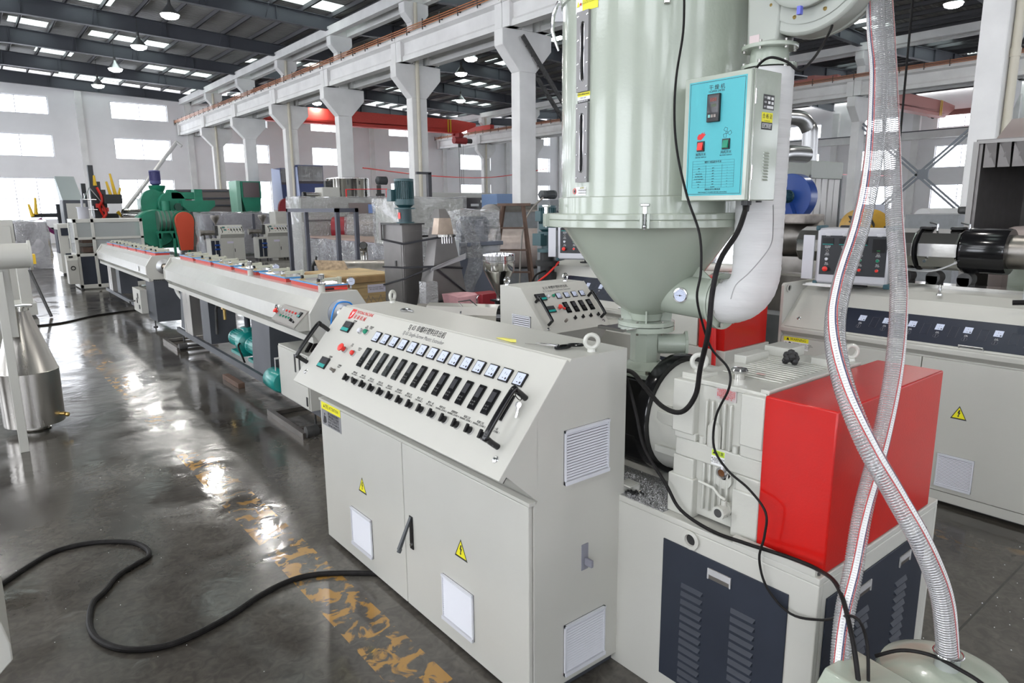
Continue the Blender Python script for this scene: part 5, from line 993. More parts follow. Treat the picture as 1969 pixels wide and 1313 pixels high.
# ============================================================ BIG CONSOLES (right and behind the hopper)
def console(name_label, xb, xt, yn, yf, zs0, zs1, cheek):
    t = thing('extruder_console', name_label, 'control console', (xb + .3, (yn + yf) / 2, 0))
    MB().prism([(xb + .03, .03), (xb + 1.1, .03), (xb + 1.1, zs1 + .05), (xt + .16, zs1 + .05), (xt, zs1), (xb - .02, zs0), (xb - .02, zs0 - .03), (xb + .03, zs0 - .07)], 'y', yn, yf).build('body', cream, t, smooth=0, bevel=.003)
    MB().box(xb + .06, xb + 1.05, yn, yf - .03, 0, .03).build('plinth', dirty, t)
    MB().box(xb, xb + .03, yn, yf, .03, .10).build('bottom_rail', cream, t, smooth=0)
    n = 3; w_ = (yf - yn) / n
    for i in range(n): MB().box(xb, xb + .028, yn + i * w_ + .004, yn + (i + 1) * w_ - .004, .105, zs0 - .08).build('door', cream, t, bevel=.003)
    ln = math.hypot(xt - xb + .02, zs1 - zs0); F = frame((xb - .02, yf, zs0), (0, -1, 0), (xt - xb + .02, 0, zs1 - zs0))
    lb(F).box(.03, yf - yn - .02, .015, ln - .02, 0, .006).build('sloped_door', cream, t, bevel=.002)
    put('lock', lock_m(1.3), t, F @ T(.12, .11, .006)); lb(F).tube([(1.35, .03, .006), (1.35, .03, .03), (1.5, .03, .03), (1.5, .03, .006)], .006, 8).build('pull_handle', alu, t)
    return t, F, ln
def band(F, u0, u1, v0, v1, t, items, skew=.08):
    p = [(u0 + skew, v1), (u0 + skew * .5, v1 - .01), (u0, v0 + .03), (u0 + .03, v0), (u1 - .05, v0), (u1 - .02, v0 + .03), (u1, v1 - .03), (u1 - .04, v1)]
    d = lb(F).prism(p, 'z', .006, .010).build('instrument_panel', mat('dark_instrument_panel', (.022, .026, .042), .25), t, smooth=0)
    for u in items:
        m_ = meter_m(.062, .066); o = inst('meter', m_[1], d, F @ T(u, (v0 + v1) / 2 + .03, .002)); inst('dial_marks', m_[2], d, F @ T(u, (v0 + v1) / 2 + .03, .002))
        q = lb(F).ring((u, (v0 + v1) / 2 - .055, .011), .017, .0012, 'z', 16, 5).box(u - .002, u + .002, (v0 + v1) / 2 - .07, (v0 + v1) / 2 - .04, .011, .014).build('rotary_switch', mat('dim_grey_mark', (.10, .10, .12)), d)
        v = (v0 + v1) / 2; lb(F).tube([(u + .075, v - .05, .011), (u + .125, v - .05, .011), (u + .125, v + .05, .011), (u + .075, v + .05, .011)], .0009, 4, True).build('controller_frame', mat('dim_grey_mark', (.10, .10, .12)), d)
        text('◤ 区\n ZONE', .009, F, u, v - .022, d, inkw, n=.0105)
    return d
t, F, ln = console('wide cream extruder console with long dark instrument strip and yellow WARNING sticker', 5.43, 5.74, -.3, 3.06, 1.165, 1.46, True)
rc = t
band(F, .37, 1.86, .035, .285, t, [.62 + .185 * i for i in range(7)])
mb = MB().prism([(5.43, .03), (6.3, .03), (6.3, 1.535), (5.45, 1.535), (5.43, 1.515)], 'y', 3.06, 3.085).build('end_cheek', cream, t, smooth=0)
MB().lathe([(.034, 0), (.038, -.012), (.026, -.012), (.024, 0)], (5.50, 3.058, 1.49), 'y', 24, caps=False).build('pipe_socket', cream, t); MB().cyl((5.50, 3.059, 1.49), (5.50, 3.057, 1.49), .026).build('socket_hole', blackm, t)
DR = frame((5.43, 3.06, 0), (0, -1, 0), (0, 0, 1))
lb(DR).box(.03, .25, .985, 1.085, 0, .001).build('warning_sticker', paper, t); lb(DR).box(.03, .25, 1.05, 1.085, .001, .0014).build('yellow_band', yellow, t); text('▲ WARNING', .032, DR, .14, 1.067, t, ink, n=.0016, wide=.9); text('DISCONNECT THE POWER BEFORE\nOPENING THE DOOR. ONLY TRAINED\nSTAFF MAY OPERATE OR REPAIR\nTHIS MACHINE. READ MANUAL', .011, DR, .11, 1.02, t, ink, 'LEFT', n=.0014, wide=.95)
lb(DR).ball((.05, 1.025, .001), .012, 8, (1, 1, .1)).ball((.085, 1.03, .001), .014, 8, (1, 1, .1)).prism([(.04, .995), (.095, .995), (.09, 1.012), (.045, 1.012)], 'z', .001, .002).build('figure_mark', ink, t)
put('warning_sign', warn_m(.10), t, DR @ T(1.40, .72, 0)); vent(DR, 1.415, .268, .235, .25, 20, t)
eyebolt((5.80, 2.0, 1.50), t, 1.2, .3, alu)
# red box and base of the extruder standing between
ex2 = thing('extruder', 'extruder with a dark red belt guard seen behind the white insulated duct', 'extruder', (5.3, 3.9, 0))
MB().box(4.75, 5.40, 3.15, 4.9, .0, 1.02).build('base_frame', cream, ex2, bevel=.004); 
EF = frame((4.75, 4.0, 0), (0, -1, 0), (0, 0, 1)); cpv = lb(EF).box(.02, .62, .35, .88, 0, .006).build('cover_panel', navy, ex2)
for cu in (.18, .45):
    for i in range(5): inst('louvre', mb_once('l', 0), cpv, EF @ T(cu, .80 - .06 * i, .006))
MB().lathe([(.03, 0), (.034, -.012), (.022, -.012), (.02, 0)], (4.75, 3.62, .95), 'x', 20, caps=False).build('pipe_socket', cream, ex2); MB().cyl((4.749, 3.62, .95), (4.747, 3.62, .95), .024).build('socket_hole', blackm, ex2)
MB().box(4.76, 5.38, 3.17, 3.42, 1.02, 1.62).build('belt_guard', redp, ex2, bevel=.005); MB().box(4.78, 5.38, 3.45, 4.0, 1.02, 1.28).cyl((4.9, 3.6, 1.28), (4.9, 3.6, 1.5), .02).cyl((5.1, 3.9, 1.28), (5.1, 3.9, 1.7), .03).build('gearbox', creamB, ex2, bevel=.006)
MB().tube([(4.74, 3.26, .3), (4.73, 3.25, 1.0), (4.72, 3.27, 1.5), (4.9, 3.9, 2.05)], .012, 8).tube([(4.72, 3.22, .3), (4.71, 3.22, 1.0), (4.7, 3.24, 1.5), (4.92, 3.85, 2.05)], .010, 8).build('red_cable', inkr, ex2)
MB().cyl((5.2, 3.3, 1.66), (5.0, 3.9, 1.66), .035, n=14).build('conduit', creamB, ex2); motor(Matrix(), (5.05, 3.85, 1.85), 'y', .11, .36, 'fan_motor', mat('teal_grey_motor', (.03, .09, .10), .35), ex2)
# the console behind the hopper cone
t, F, ln = console('cream console behind the hopper cone, partly hidden by the small extruder', 5.36, 5.63, 4.0, 6.2, 1.10, 1.50, False)
band(F, .25, 2.0, .10, .36, t, [.55 + .2 * i for i in range(6)], .15)
put('warning_sign', warn_m(.13), t, frame((5.36, 6.2, 0), (0, -1, 0), (0, 0, 1)) @ T(1.30, .93, 0))
# swivel display boxes
def display_box(label, c, w_, h, rzv, base, cols, side):
    t = thing('operator_box', label, 'control box', c, rzv); M = wm(t); F = M @ frame((-w_ / 2, -.12, -h / 2), (1, 0, 0), (0, 0, 1))
    lb(M).box(-w_ / 2, w_ / 2, -.12, .10, -h / 2, h / 2).build('housing', mat('silver_housing', (.50, .50, .53), .35, .3), t, bevel=.02)
    for (a, b) in ((-w_ / 2, -h / 2), (w_ / 2, -h / 2), (-w_ / 2, h / 2), (w_ / 2, h / 2)): lb(M).box(a - .006 * (1 if a > 0 else -1) - .02, a + .02, -.124, .104, b - .02, b + .02).build('corner_cap', mat('petrol_plastic', (.02, .07, .09), .4), t, bevel=.008)
    p = lb(F).box(.035, w_ - .02, .075, h - .06, 0, .003).build('front_panel', mat('black_panel', (.018, .02, .024), .4), t)
    if side:
        lb(M).box(-w_ / 2 - .11, -w_ / 2 - .02, -.12, -.10, -h / 2 + .03, h / 2 - .06).build('side_handle', mat('silver_housing', (.5, .5, .5)), t)
    k = .95; xs = [.09 + (w_ - .17) * i / (cols - 1) for i in range(cols)]
    for i, u in enumerate(xs):
        put('emergency_stop' if i == 0 else 'push_button', estop_m(.95) if i == 0 else button_m(.95, 'red_plastic'), t, F @ T(u, .125, .003)); put('push_button', button_m(.95, 'white_plastic' if i == 0 else 'green_button'), t, F @ T(u, .205, .003))
        text('停止\nSTOP', .013, F, u, .165, p, inkw, n=.0035); text('启动\nSTART', .013, F, u, .245, p, inkw, n=.0035)
        lb(F).ring((u, .275, .004), .010, .002, 'z', 16, 5).build('knob_ring', steeld, p); text('主机调速\nADJUST', .012, F, u, .305, p, inkw, n=.0035)
        if i < cols - 1: q = lb(F).box(u - .04, u + .045, .325, .38, .003, .009).build('speed_display', black, p); lb(F).box(u - .04, u + .045, .325, .331, .009, .010).build('strip', teal, p)
        else: lb(F).box(u - .045, u + .045, .27, .38, .003, .010).build('pressure_display', black, p); text('0.00', .014, F, u, .285, p, mat('green_digits', (.02, .3, .08)), n=.0105); 
        text('速度显示\nSPEED', .013, F, u, .405, p, inkw, n=.0035)
    lb(M).cyl((.02, 0, base), (.02, 0, -h / 2), .04, n=20).cyl((.02, 0, base), (.02, 0, base + .012), .09, n=24).build('swivel_post', blackm, t)
    return t
display_box('black-faced operator box behind the clear hoses, beside the big steel barrel', (5.83, 2.67, 1.765), .56, .46, R(-90 + 10), -.255, 4, True)
display_box('operator box with white and green buttons peeking out left of the hopper cone', (5.62, 5.62, 1.80), .62, .42, R(-90 + 28), -.25, 5, True)
# big stainless barrel on the right console
bb_ = thing('big_extruder_barrel', 'large stainless extruder barrel with black end cover lying behind the operator box', 'extruder barrel', (6.45, 1.6, 1.5))
bx, bz = 6.35, 1.815
for i, (a, b) in enumerate(((2.90, 3.4), (2.375, 2.88), (2.05, 2.345))): MB().lathe([(.162, 0), (.168, .01), (.168, b - a - .01), (.162, b - a)], (bx, a, bz), 'y', 10).build('heater_cover', steelp, bb_, smooth=15)
for a in (2.352, 2.884): MB().lathe([(.178, 0), (.178, .016)], (bx, a, bz), 'y', 36).build('clamp_band', black, bb_)
MB().lathe([(.175, 0), (.18, .02), (.18, .29), (.175, .31)], (bx, 1.725, bz), 'y', 36).build('end_cover', blackg, bb_); MB().lathe([(.13, 0), (.13, 1.35)], (bx, .38, bz), 'y', 32).build('feed_section', steeld, bb_); MB().lathe([(.135, 0), (.135, .75)], (bx, .75, bz), 'y', 32).build('barrel_jacket', blackg, bb_)
for yy in (2.75, 2.44, 2.22, 1.99):
    f = MB().cyl((bx - .10, yy, 1.585), (bx + .02, yy, 1.585), .055, n=20).box(bx - .10, bx + .05, yy - .035, yy + .05, 1.53, 1.6).build('cooling_fan', dirty, bb_)
    MB().cyl((bx - .155, yy + .05, 1.73), (bx - .175, yy + .05, 1.725), .013, n=12).build('sensor_plug', chrome, bb_)
for yy in (3.0, 2.62, 2.33, 2.1): MB().box(bx - .05, bx + .05, yy - .05, yy + .05, 1.975, 2.0).build('terminal_cover', black, bb_, bevel=.01); MB().tube([(bx - .05, yy - .09, 1.97), (bx - .05, yy - .09, 2.02), (bx - .02, yy - .02, 2.035)], .008, 6).build('terminal_wire', chrome, bb_)
MB().tube(smoothpath([(bx - .175, 2.80, 1.72), (bx - .19, 2.65, 1.655), (bx - .19, 2.49, 1.72), (bx - .19, 2.42, 1.655), (bx - .19, 2.2, 1.65), (bx - .175, 2.04, 1.72)], 6), .008, 6).build('sensor_lead', mat('silver_braid', (.5, .5, .5), .3, .5), bb_)
MB().box(bx - .1, bx + .1, .5, 3.6, 1.51, 1.53).box(bx - .08, bx + .1, .8, 1.2, 1.53, 1.70).box(bx - .08, bx + .1, 3.2, 3.35, 1.53, 1.67).build('saddle', steelp, bb_)
tag(MB().cyl((5.72, 1.44, 1.50), (5.72, 1.44, 2.02), .012, n=10).tube([(5.72, 1.44, 2.0), (5.73, 1.43, 2.06), (5.78, 1.38, 2.07), (5.84, 1.32, 2.06), (5.86, 1.30, 2.0)], .018, 10).build('conduit_pipe', mat('zinc_conduit', (.5, .52, .54), .4, .6)), 'thin zinc conduit bent over in front of the black barrel cover', 'conduit')
tag(MB().tube(smoothpath([(5.62, 1.48, 1.515), (5.66, 1.36, 1.525), (5.60, 1.30, 1.54), (5.66, 1.22, 1.525), (5.6, 1.0, 1.50), (5.58, .7, 1.49)], 6), .018, 8).build('thick_cable', rubber), 'bundle of black cable lying on the console top near the picture edge', 'cable')
tag(MB().box(5.62, 5.75, 2.75, 3.0, 1.512, 1.522).box(5.63, 5.76, 2.73, 2.98, 1.522, 1.532).build('paper_stack', paper), 'small stack of white sheets lying on the console top', 'paper')
# pressed insulation and pipes behind the duct
pm = thing('steel_gearbox', 'dull steel machine head with draped cover behind the white duct', 'machine head', (7.6, 3.5, 1.0))
MB().cyl((7.3, 4.25, 1.82), (7.6, 3.9, 1.82), .22, n=20).box(7.2, 7.7, 3.8, 4.4, 1.0, 1.62).build('housing', steeld, pm); MB().box(7.15, 7.6, 3.85, 4.3, 1.98, 2.08).build('cover', mat('grey_rough_cover', (.30, .27, .25), .6, .3, noise=.3, bump=.6, bscale=12), pm, bevel=.02)
MB().box(6.9, 7.9, 3.4, 4.6, 0, 1.0).build('stand', greyp, pm)
# ============================================================ MIDDLE GROUND AND BACKGROUND MACHINES
def lumpy(mb, x0, x1, y0, y1, z0, z1, amp=.03, step=.25, seed=0):
    """wrapped bulk: box skin with folds"""
    from mathutils import noise
    nx, ny, nz = [max(2, int((b - a) / step)) for a, b in ((x0, x1), (y0, y1), (z0, z1))]; vs = {}; out = []; fs = []
    def V_(i, j, k):
        if (i, j, k) not in vs:
            p = Vector((x0 + (x1 - x0) * i / nx, y0 + (y1 - y0) * j / ny, z0 + (z1 - z0) * k / nz)); n = noise.noise_vector(p * 1.9 + Vector((seed, 0, 0))) * amp
            if k == 0: n.z = 0
            vs[(i, j, k)] = len(out); out.append(tuple(p + n))
        return vs[(i, j, k)]
    for i in range(nx):
        for j in range(ny): fs += [(V_(i, j, 0), V_(i, j + 1, 0), V_(i + 1, j + 1, 0), V_(i + 1, j, 0)), (V_(i, j, nz), V_(i + 1, j, nz), V_(i + 1, j + 1, nz), V_(i, j + 1, nz))]
    for i in range(nx):
        for k in range(nz): fs += [(V_(i, 0, k), V_(i + 1, 0, k), V_(i + 1, 0, k + 1), V_(i, 0, k + 1)), (V_(i, ny, k), V_(i, ny, k + 1), V_(i + 1, ny, k + 1), V_(i + 1, ny, k))]
    for j in range(ny):
        for k in range(nz): fs += [(V_(0, j, k), V_(0, j, k + 1), V_(0, j + 1, k + 1), V_(0, j + 1, k)), (V_(nx, j, k), V_(nx, j + 1, k), V_(nx, j + 1, k + 1), V_(nx, j, k + 1))]
    return mb.add(out, fs)
def th(name, label, cat, loc, group=None, rz=0): return thing(name, label, cat, loc, rz, group)
# haul-off machine with windows
t = th('haul_off_machine', 'cream haul-off machine with see-through side windows and dark blue lower panels', 'machine', (3.4, 23, 0)); x0, x1, y0, y1, H_ = 2.56, 4.28, 22.4, 23.6, 1.95
mb = MB()
for x in (x0, 2.98, x1 - .08): mb.box(x, x + .08, y0, y0 + .08, .05, H_)
for x in (x0, x1 - .08): mb.box(x, x + .08, y1 - .08, y1, .05, H_)
mb.box(x0, x1, y0, y1, H_ - .1, H_).box(x0, x1, y0, y1, .92, 1.0).box(x0, x1, y0, y0 + .06, .03, .14).box(x0, x1, y0, y0 + .05, 1.38, 1.45).box(x0, x0 + .06, y0, y1, .03, .14).box(x0 + .02, x1, y1 - .04, y1, .1, H_).build('frame', cream, t, bevel=.006)
MB().box(x0 + .08, 2.98, y0 + .02, y0 + .05, .14, .92).build('lower_panel', navy, t); MB().box(3.06, x1 - .08, y0 + .02, y0 + .05, .14, .92).build('lower_panel', navy, t); MB().box(x0 + .02, x0 + .05, y0 + .08, y1 - .08, .14, .92).build('lower_panel', navy, t)
MB().box(x0 + .08, 2.98, y0 + .02, y0 + .035, 1.45, H_ - .1).build('window_pane', glass2, t); MB().box(3.06, x1 - .08, y0 + .02, y0 + .035, 1.0, H_ - .1).build('window_pane', glass2, t); MB().box(x0 + .02, x0 + .035, y0 + .12, y1 - .1, 1.0, H_ - .1).build('window_pane', glass2, t)
MB().box(x0 + .2, x1 - .2, y0 + .25, y0 + .85, 1.02, 1.16).box(x0 + .2, x1 - .2, y0 + .25, y0 + .85, 1.28, 1.38).build('caterpillar_track', woodd, t)
MB().prism([(22.35, .18), (22.75, .18), (22.75, .97), (22.55, .97), (22.35, .84)], 'x', 2.30, 2.56).build('side_box', cream, t, bevel=.005); MB().ring((2.43, 22.345, .62), .05, .012, 'y').build('dial_ring', black, t); MB().box(2.36, 2.46, 22.42, 22.46, .9, .95).build('key_switch', black, t)
for x, y in ((x0 + .04, y0 + .04), (x1 - .04, y0 + .04), (x0 + .04, y1 - .04)): MB().cyl((x, y, 0), (x, y, .05), .05).build('foot', dirty, t)
MB().cyl((2.90, 22.9, H_), (2.90, 22.9, H_ + .30), .14, n=16).cyl((2.90, 22.9, H_ + .30), (2.90, 22.9, H_ + .33), .16, n=16).cyl((2.90, 22.9, H_ + .33), (2.90, 22.9, H_ + .55), .03, n=8).build('air_cylinder', mat('grey_cylinder', (.35, .35, .38), .4), t)
t = th('pipe_cutter', 'narrow cream cutter cabinet with dark blue windows standing behind the haul-off', 'machine', (3.2, 28.3, 0))
MB().box(2.72, 4.2, 27.8, 28.9, .08, 1.74).build('cabinet', cream, t, bevel=.006); MB().box(2.80, 3.2, 27.77, 27.8, 1.35, 1.6).box(3.0, 3.25, 27.77, 27.8, .9, 1.25).box(2.85, 3.25, 27.77, 27.8, .2, .75).build('dark_panel', navy, t); MB().box(2.70, 2.72, 27.9, 28.7, .75, 1.55).build('dark_window', navy, t); MB().box(2.74, 2.84, 27.9, 28.1, 0, .08).box(4.05, 4.15, 27.9, 28.1, 0, .08).build('foot', dirty, t)
# coiler with yellow arms
t = th('pipe_coiler', 'dark pipe coiler with tall posts and yellow catch arms before the far windows', 'machine', (5.9, 41, 0))
mb = MB().box(5.7, 6.1, 41, 41.6, 0, 3.6).box(5.25, 5.45, 41, 41.4, 1.5, 3.5).box(5.62, 5.85, 40.9, 41.2, 2.4, 4.4).box(6.1, 6.3, 41, 41.3, 1.5, 3.2).build('post', mat('charcoal_frame', (.04, .045, .05), .5), t)
mb = MB().box(6.1, 6.9, 40.3, 41.5, 2.5, 2.95).build('reel_drum', mat('charcoal_reel', (.03, .032, .036), .6), t); MB().box(6.0, 6.75, 40.9, 41.5, 1.5, 2.0).build('reel_drum', mat('charcoal_reel', (.03, .03, .03)), t); MB().box(3.0, 4.3, 40.9, 41.2, 1.85, 2.05).box(3.1, 4.3, 40.9, 41.2, 1.15, 1.35).box(4.1, 4.5, 41, 41.4, 0, 2.5).box(4.5, 5.7, 41.1, 41.3, .2, .35).build('reel_drum', mat('charcoal_reel', (.03, .032, .036), .6), t)
for (a, b) in (((6.75, 40.8, 2.6), (6.95, 40.8, 3.3)), ((6.7, 40.8, 2.9), (6.55, 40.8, 4.0)), ((6.5, 40.8, 2.8), (6.35, 40.8, 3.6)), ((3.05, 40.8, 1.9), (2.95, 40.8, 2.5)), ((3.2, 40.8, 2.0), (3.25, 40.8, 2.8)), ((6.7, 40.8, 2.1), (6.95, 40.8, 1.75)), ((3.6, 40.8, .0), (3.5, 40.8, .9)), ((4.4, 40.8, .0), (4.4, 40.8, .8)), ((5.85, 40.9, 3.4), (5.85, 40.9, 3.9))): MB().cyl(a, b, .09, .05, 8).build('catch_arm', yel2, t)
for z, s in ((2.3, 0), (1.6, .1)): MB().tube(smoothpath([(5.9 + s, 40.8, z + 1), (6.05 + s, 40.6, z + .4), (5.9, 40.7, z), (6.1, 40.8, z - .5)], 5), .06, 6).build('red_hose', redm, t)
MB().tube(smoothpath([(3.3, 40.7, 1.8), (3.6, 40.6, 1.3), (4.1, 40.7, .95)], 5), .09, 8).build('hose_bundle', purple, t); MB().box(5.75, 5.9, 40.7, 40.8, 2.3, 2.5).box(6.0, 6.3, 40.7, 40.8, 2.1, 2.3).build('red_valve', redm, t)
for a, b in (((5.1, 40.7, 2.4), (5.55, 40.7, 3.3)), ((5.55, 40.7, 3.3), (6.0, 40.7, 2.6)), ((5.3, 40.7, 2.0), (5.3, 40.7, 3.0)), ((5.55, 40.7, 1.9), (5.55, 40.7, 3.3)), ((5.1, 40.7, 2.7), (5.8, 40.7, 2.7)), ((5.1, 40.7, 2.2), (5.8, 40.7, 2.2))): MB().cyl(a, b, .025, n=5).build('air_pipe', alu, t)
t = th('sieve_cabinet', 'grey-framed cream cabinet with a sloping chute on top, left of the coiler posts', 'machine', (4.7, 38.5, 0))
MB().box(4.1, 5.05, 38.2, 39.6, .9, 2.65).build('frame', slate, t); MB().box(4.2, 4.97, 38.17, 38.2, 1.05, 2.5).build('panel', cream, t); MB().box(4.08, 4.1, 38.3, 39.5, 1.0, 2.6).build('panel', greyp, t); MB().prism([(38.3, 2.65), (39.6, 2.65), (40.6, 3.7), (40.3, 3.8)], 'x', 4.1, 4.9).build('chute', mat('pale_grey_chute', (.33, .38, .38), .4), t)
for x in (4.15, 4.95): MB().box(x, x + .08, 38.3, 38.4, 0, .9).box(x, x + .08, 39.4, 39.5, 0, .9).build('leg', slate, t)
t = th('wrapped_machine', 'silvery film-wrapped machine at the far left beneath the windows', 'wrapped machine', (2.4, 32, 0)); lumpy(MB(), 1.75, 2.75, 31.5, 32.7, .0, 1.75, .08, .2, 3).build('bulk', mat('wrapped_grey', (.45, .44, .46), .45, noise=.3, nscale=3), t); lumpy(MB(), 1.70, 2.80, 31.45, 32.75, .02, 1.8, .10, .16, 5).build('stretch_wrap', film, t)
t = th('cream_cabinet', 'cream cabinet cut by the picture edge behind the flanged pipe', 'cabinet', (.9, 20, 0)); MB().box(.3, 1.08, 19.8, 21, 0, 1.98).build('body', cream, t, bevel=.01); MB().box(.35, 1.02, 19.77, 19.8, 1.0, 1.85).build('door', cream, t, bevel=.01); MB().box(1.08, 1.10, 19.9, 20.8, 1.5, 1.9).build('dark_window', slate, t)
t = th('yellow_block_stand', 'low cream stand with a yellow block and a leaning dark bar', 'stand', (1.15, 17.5, 0)); MB().box(.5, 1.15, 17.3, 18.2, .05, .3).box(.9, 1.1, 17.4, 17.7, .3, 1.1).build('stand', cream, t); MB().box(.95, 1.25, 17.4, 17.7, 1.1, 1.3).build('block', yel2, t); MB().cyl((1.1, 17.2, 1.0), (1.35, 17.0, .02), .03, n=6).build('bar', dirty, t)
# flanged pipe stand and vessel, left edge
t = th('flanged_pipe', 'cream pipe with round end flange resting on a square post at the picture edge', 'pipe', (.25, 7.56, 0))
MB().cyl((-1.4, 7.6, 1.80), (.50, 7.6, 1.80), .112, n=36).build('pipe', cream, t); MB().cyl((.495, 7.6, 1.80), (.515, 7.6, 1.80), .135, n=40).build('flange', cream, t)
MB().box(.215, .285, 7.53, 7.60, 0, 1.67).build('post', cream, t, bevel=.003); MB().box(.24, .36, 8.05, 8.17, 1.0, 1.7).build('post', cream, t, bevel=.003); MB().box(-1.0, .33, 7.60, 8.1, 1.57, 1.69).box(-1.0, -.9, 7.7, 7.8, 0, 1.5).build('frame', cream, t)
t = th('steel_vessel', 'stainless cone-topped vessel standing on the floor behind the white post', 'vessel', (.40, 8.28, 0)); vx, vy = .395, 8.30
MB().lathe([(.11, .015), (.11, .06), (.262, .075), (.268, .62), (.262, .625), (.085, 1.225)], (vx, vy, 0), n=56).build('body', steel, t); MB().lathe([(.085, 1.22), (.085, 1.25), (.115, 1.255), (.115, 1.275), (.08, 1.28)], (vx, vy, 0), n=40).build('neck_ring', steelp, t); MB().lathe([(.13, 0), (.135, .012), (.11, .02)], (vx, vy, 0), n=36).build('outlet_ring', steelp, t)
MB().cyl((vx + .21, vy - .16, .16), (vx + .25, vy - .19, .16), .018, n=10).ball((vx + .265, vy - .20, .15), .025, 8).build('drain_plug', brass, t)
t = th('machine_corner', 'cream chamfered machine corner cut off by the lower picture corner', 'machine', (-.2, 3.0, 0)); MB().prism([(-.6, 0), (-.12, 0), (-.10, .47), (-.035, .53), (-.035, .60), (-.10, .95), (-.6, .95)], 'y', 2.99, 3.6).build('housing', cream, t, bevel=.006); MB().box(-.13, -.098, 2.98, 3.6, .44, .452).build('seam', dirty, t)
# floor channel across the aisle, twig of dark hose
tag(MB().tube(smoothpath([(.75, 15.9, .012), (1.4, 15.95, .012), (2.1, 16.6, .012), (2.9, 16.9, .012)], 4), .022, 6).build('floor_cable', rubber), 'thin dark cable lying straight across the aisle floor by the far tank', 'cable')

# green recycling plant
t = th('green_recycler', 'big green recycling machine with an orange-red rounded belt guard and horn-shaped blower', 'machine', (9, 38.5, 0))
MB().box(7.75, 9.2, 39.6, 41.4, .2, 2.75).build('tank', green, t, bevel=.03); MB().lathe([(.9, 0), (.95, .1), (.95, 1.0), (.9, 1.1)], (8.0, 38.6, 1.25), 'y', 32).build('drum_end', green, t)
MB().cyl((8.0, 38.3, 1.62), (9.1, 38.3, 1.62), .50, n=28).build('agglomerator_drum', mat('green_grey_steel', (.16, .24, .20), .35, .5), t)
for x in (8.1, 8.3, 8.5, 8.7, 8.9): MB().ring((x, 38.3, 1.62), .51, .03, 'x', 24, 6).build('drum_rib', green, t)
gp = [(37.6 + .0, 0)]
pts = [(8.80, .15), (9.36, .15), (9.52, 1.55)] + [(9.08 + .44 * math.cos(R(a)), 1.62 + .44 * math.sin(R(a))) for a in range(0, 181, 15)] + [(8.64, 1.55)]
MB().prism(pts, 'y', 37.45, 37.65).build('belt_guard', orange, t, bevel=.015)
MB().prism([(9.08 + 1.15 * (x - 9.08), z + .06 * (1 if z > 1 else 0)) for x, z in pts], 'y', 37.66, 37.78).build('guard_frame', green, t)
mb = MB().box(7.9, 9.3, 37.8, 39, 1.02, 1.12)
for x in (7.9, 8.55, 9.2): mb.box(x, x + .1, 37.8, 37.95, 0, 1.02).prism([(x - .12, 1.02), (x + .22, 1.02), (x + .1, .75), (x, .75)], 'y', 37.8, 37.95)
mb.build('stand', green, t)
sp = []
for i in range(45): a = R(100 - i * 8); r = .74 - .003 * i; sp.append((8.9 + r * math.cos(a), 2.45 + r * math.sin(a)))
MB().prism(sp, 'y', 38.9, 39.3).box(8.9, 10.2, 38.9, 39.3, 2.7, 3.05).box(10.0, 10.4, 38.8, 39.4, 2.3, 3.2).build('blower_horn', green, t, bevel=.02)
MB().prism([(8.15 + .6 * math.cos(R(a)), 2.45 + .75 * math.sin(R(a))) for a in range(0, 360, 15)], 'y', 39.4, 39.8).cyl((8.55, 38.7, 1.9), (8.55, 38.7, 2.6), .2, n=14).build('cyclone_bend', green, t)
MB().cyl((9.15, 38.6, 2.3), (9.15, 38.85, 2.3), .2, n=16).cyl((9.0, 38.5, 1.6), (9.15, 38.7, 2.3), .05, n=6).build('belt_wheel', mat('dark_green_wheel', (.03, .08, .06), .5), t)
MB().prism([(9.55, 2.05), (10.5, 2.05), (10.85, 2.35), (10.85, 2.62), (9.25, 2.62), (9.25, 2.35)], 'y', 38.3, 39.2).build('feed_hopper', green, t)
MB().lathe([(.34, 2.9), (.30, 3.1), (.38, 3.25), (.42, 3.4), (.36, 3.42)], (8.55, 40.2, 0), n=20).build('hopper_neck', green, t); motor(Matrix(), (8.5, 40.2, 3.42), 'z', .27, .75, 'motor', mat('purple_blue_motor', (.06, .06, .20), .4), t)
MB().cyl((7.0, 40.9, 1.9), (8.0, 40.4, 1.9), .32, n=24).cyl((7.0, 40.9, 1.9), (7.05, 40.87, 1.9), .36, n=24).cyl((7.95, 40.5, 1.9), (8.0, 40.4, 1.9), .4, n=24).build('screen_drum', steelp, t)
tag(MB().cyl((6.9, 43.5, 1.4), (11.0, 45.4, 6.1), .11, n=12).cyl((10.95, 45.38, 6.1), (11.2, 45.2, 5.85), .09, n=10).cyl((8.6, 44.3, 0), (8.6, 44.3, 3.3), .04, n=6).build('screw_conveyor', mat('pale_tube', (.5, .5, .5), .4, .3)), 'long pale screw conveyor tube slanting up across the far window', 'conveyor')
t = th('slat_conveyor', 'grey inclined conveyor with dark cross slats beyond the green machine', 'conveyor', (13, 44, 0))
MB().prism([(10.2, .0), (14.2, .0), (13.4, 3.35), (10.2, 3.3)], 'y', 43.6, 43.9).build('bed', mat('brown_grey_sheet', (.25, .21, .20), .6), t)
for i in range(6): z = 3.2 - .42 * i; MB().box(10.2, 13.35 + .1 * i, 43.5, 43.6, z, z + .07).build('slat', frameg, t)
MB().prism([(13.3, 3.75), (13.4, 3.75), (14.5, .9), (14.4, .8)], 'y', 43.4, 43.7).build('side_rail', alu, t)
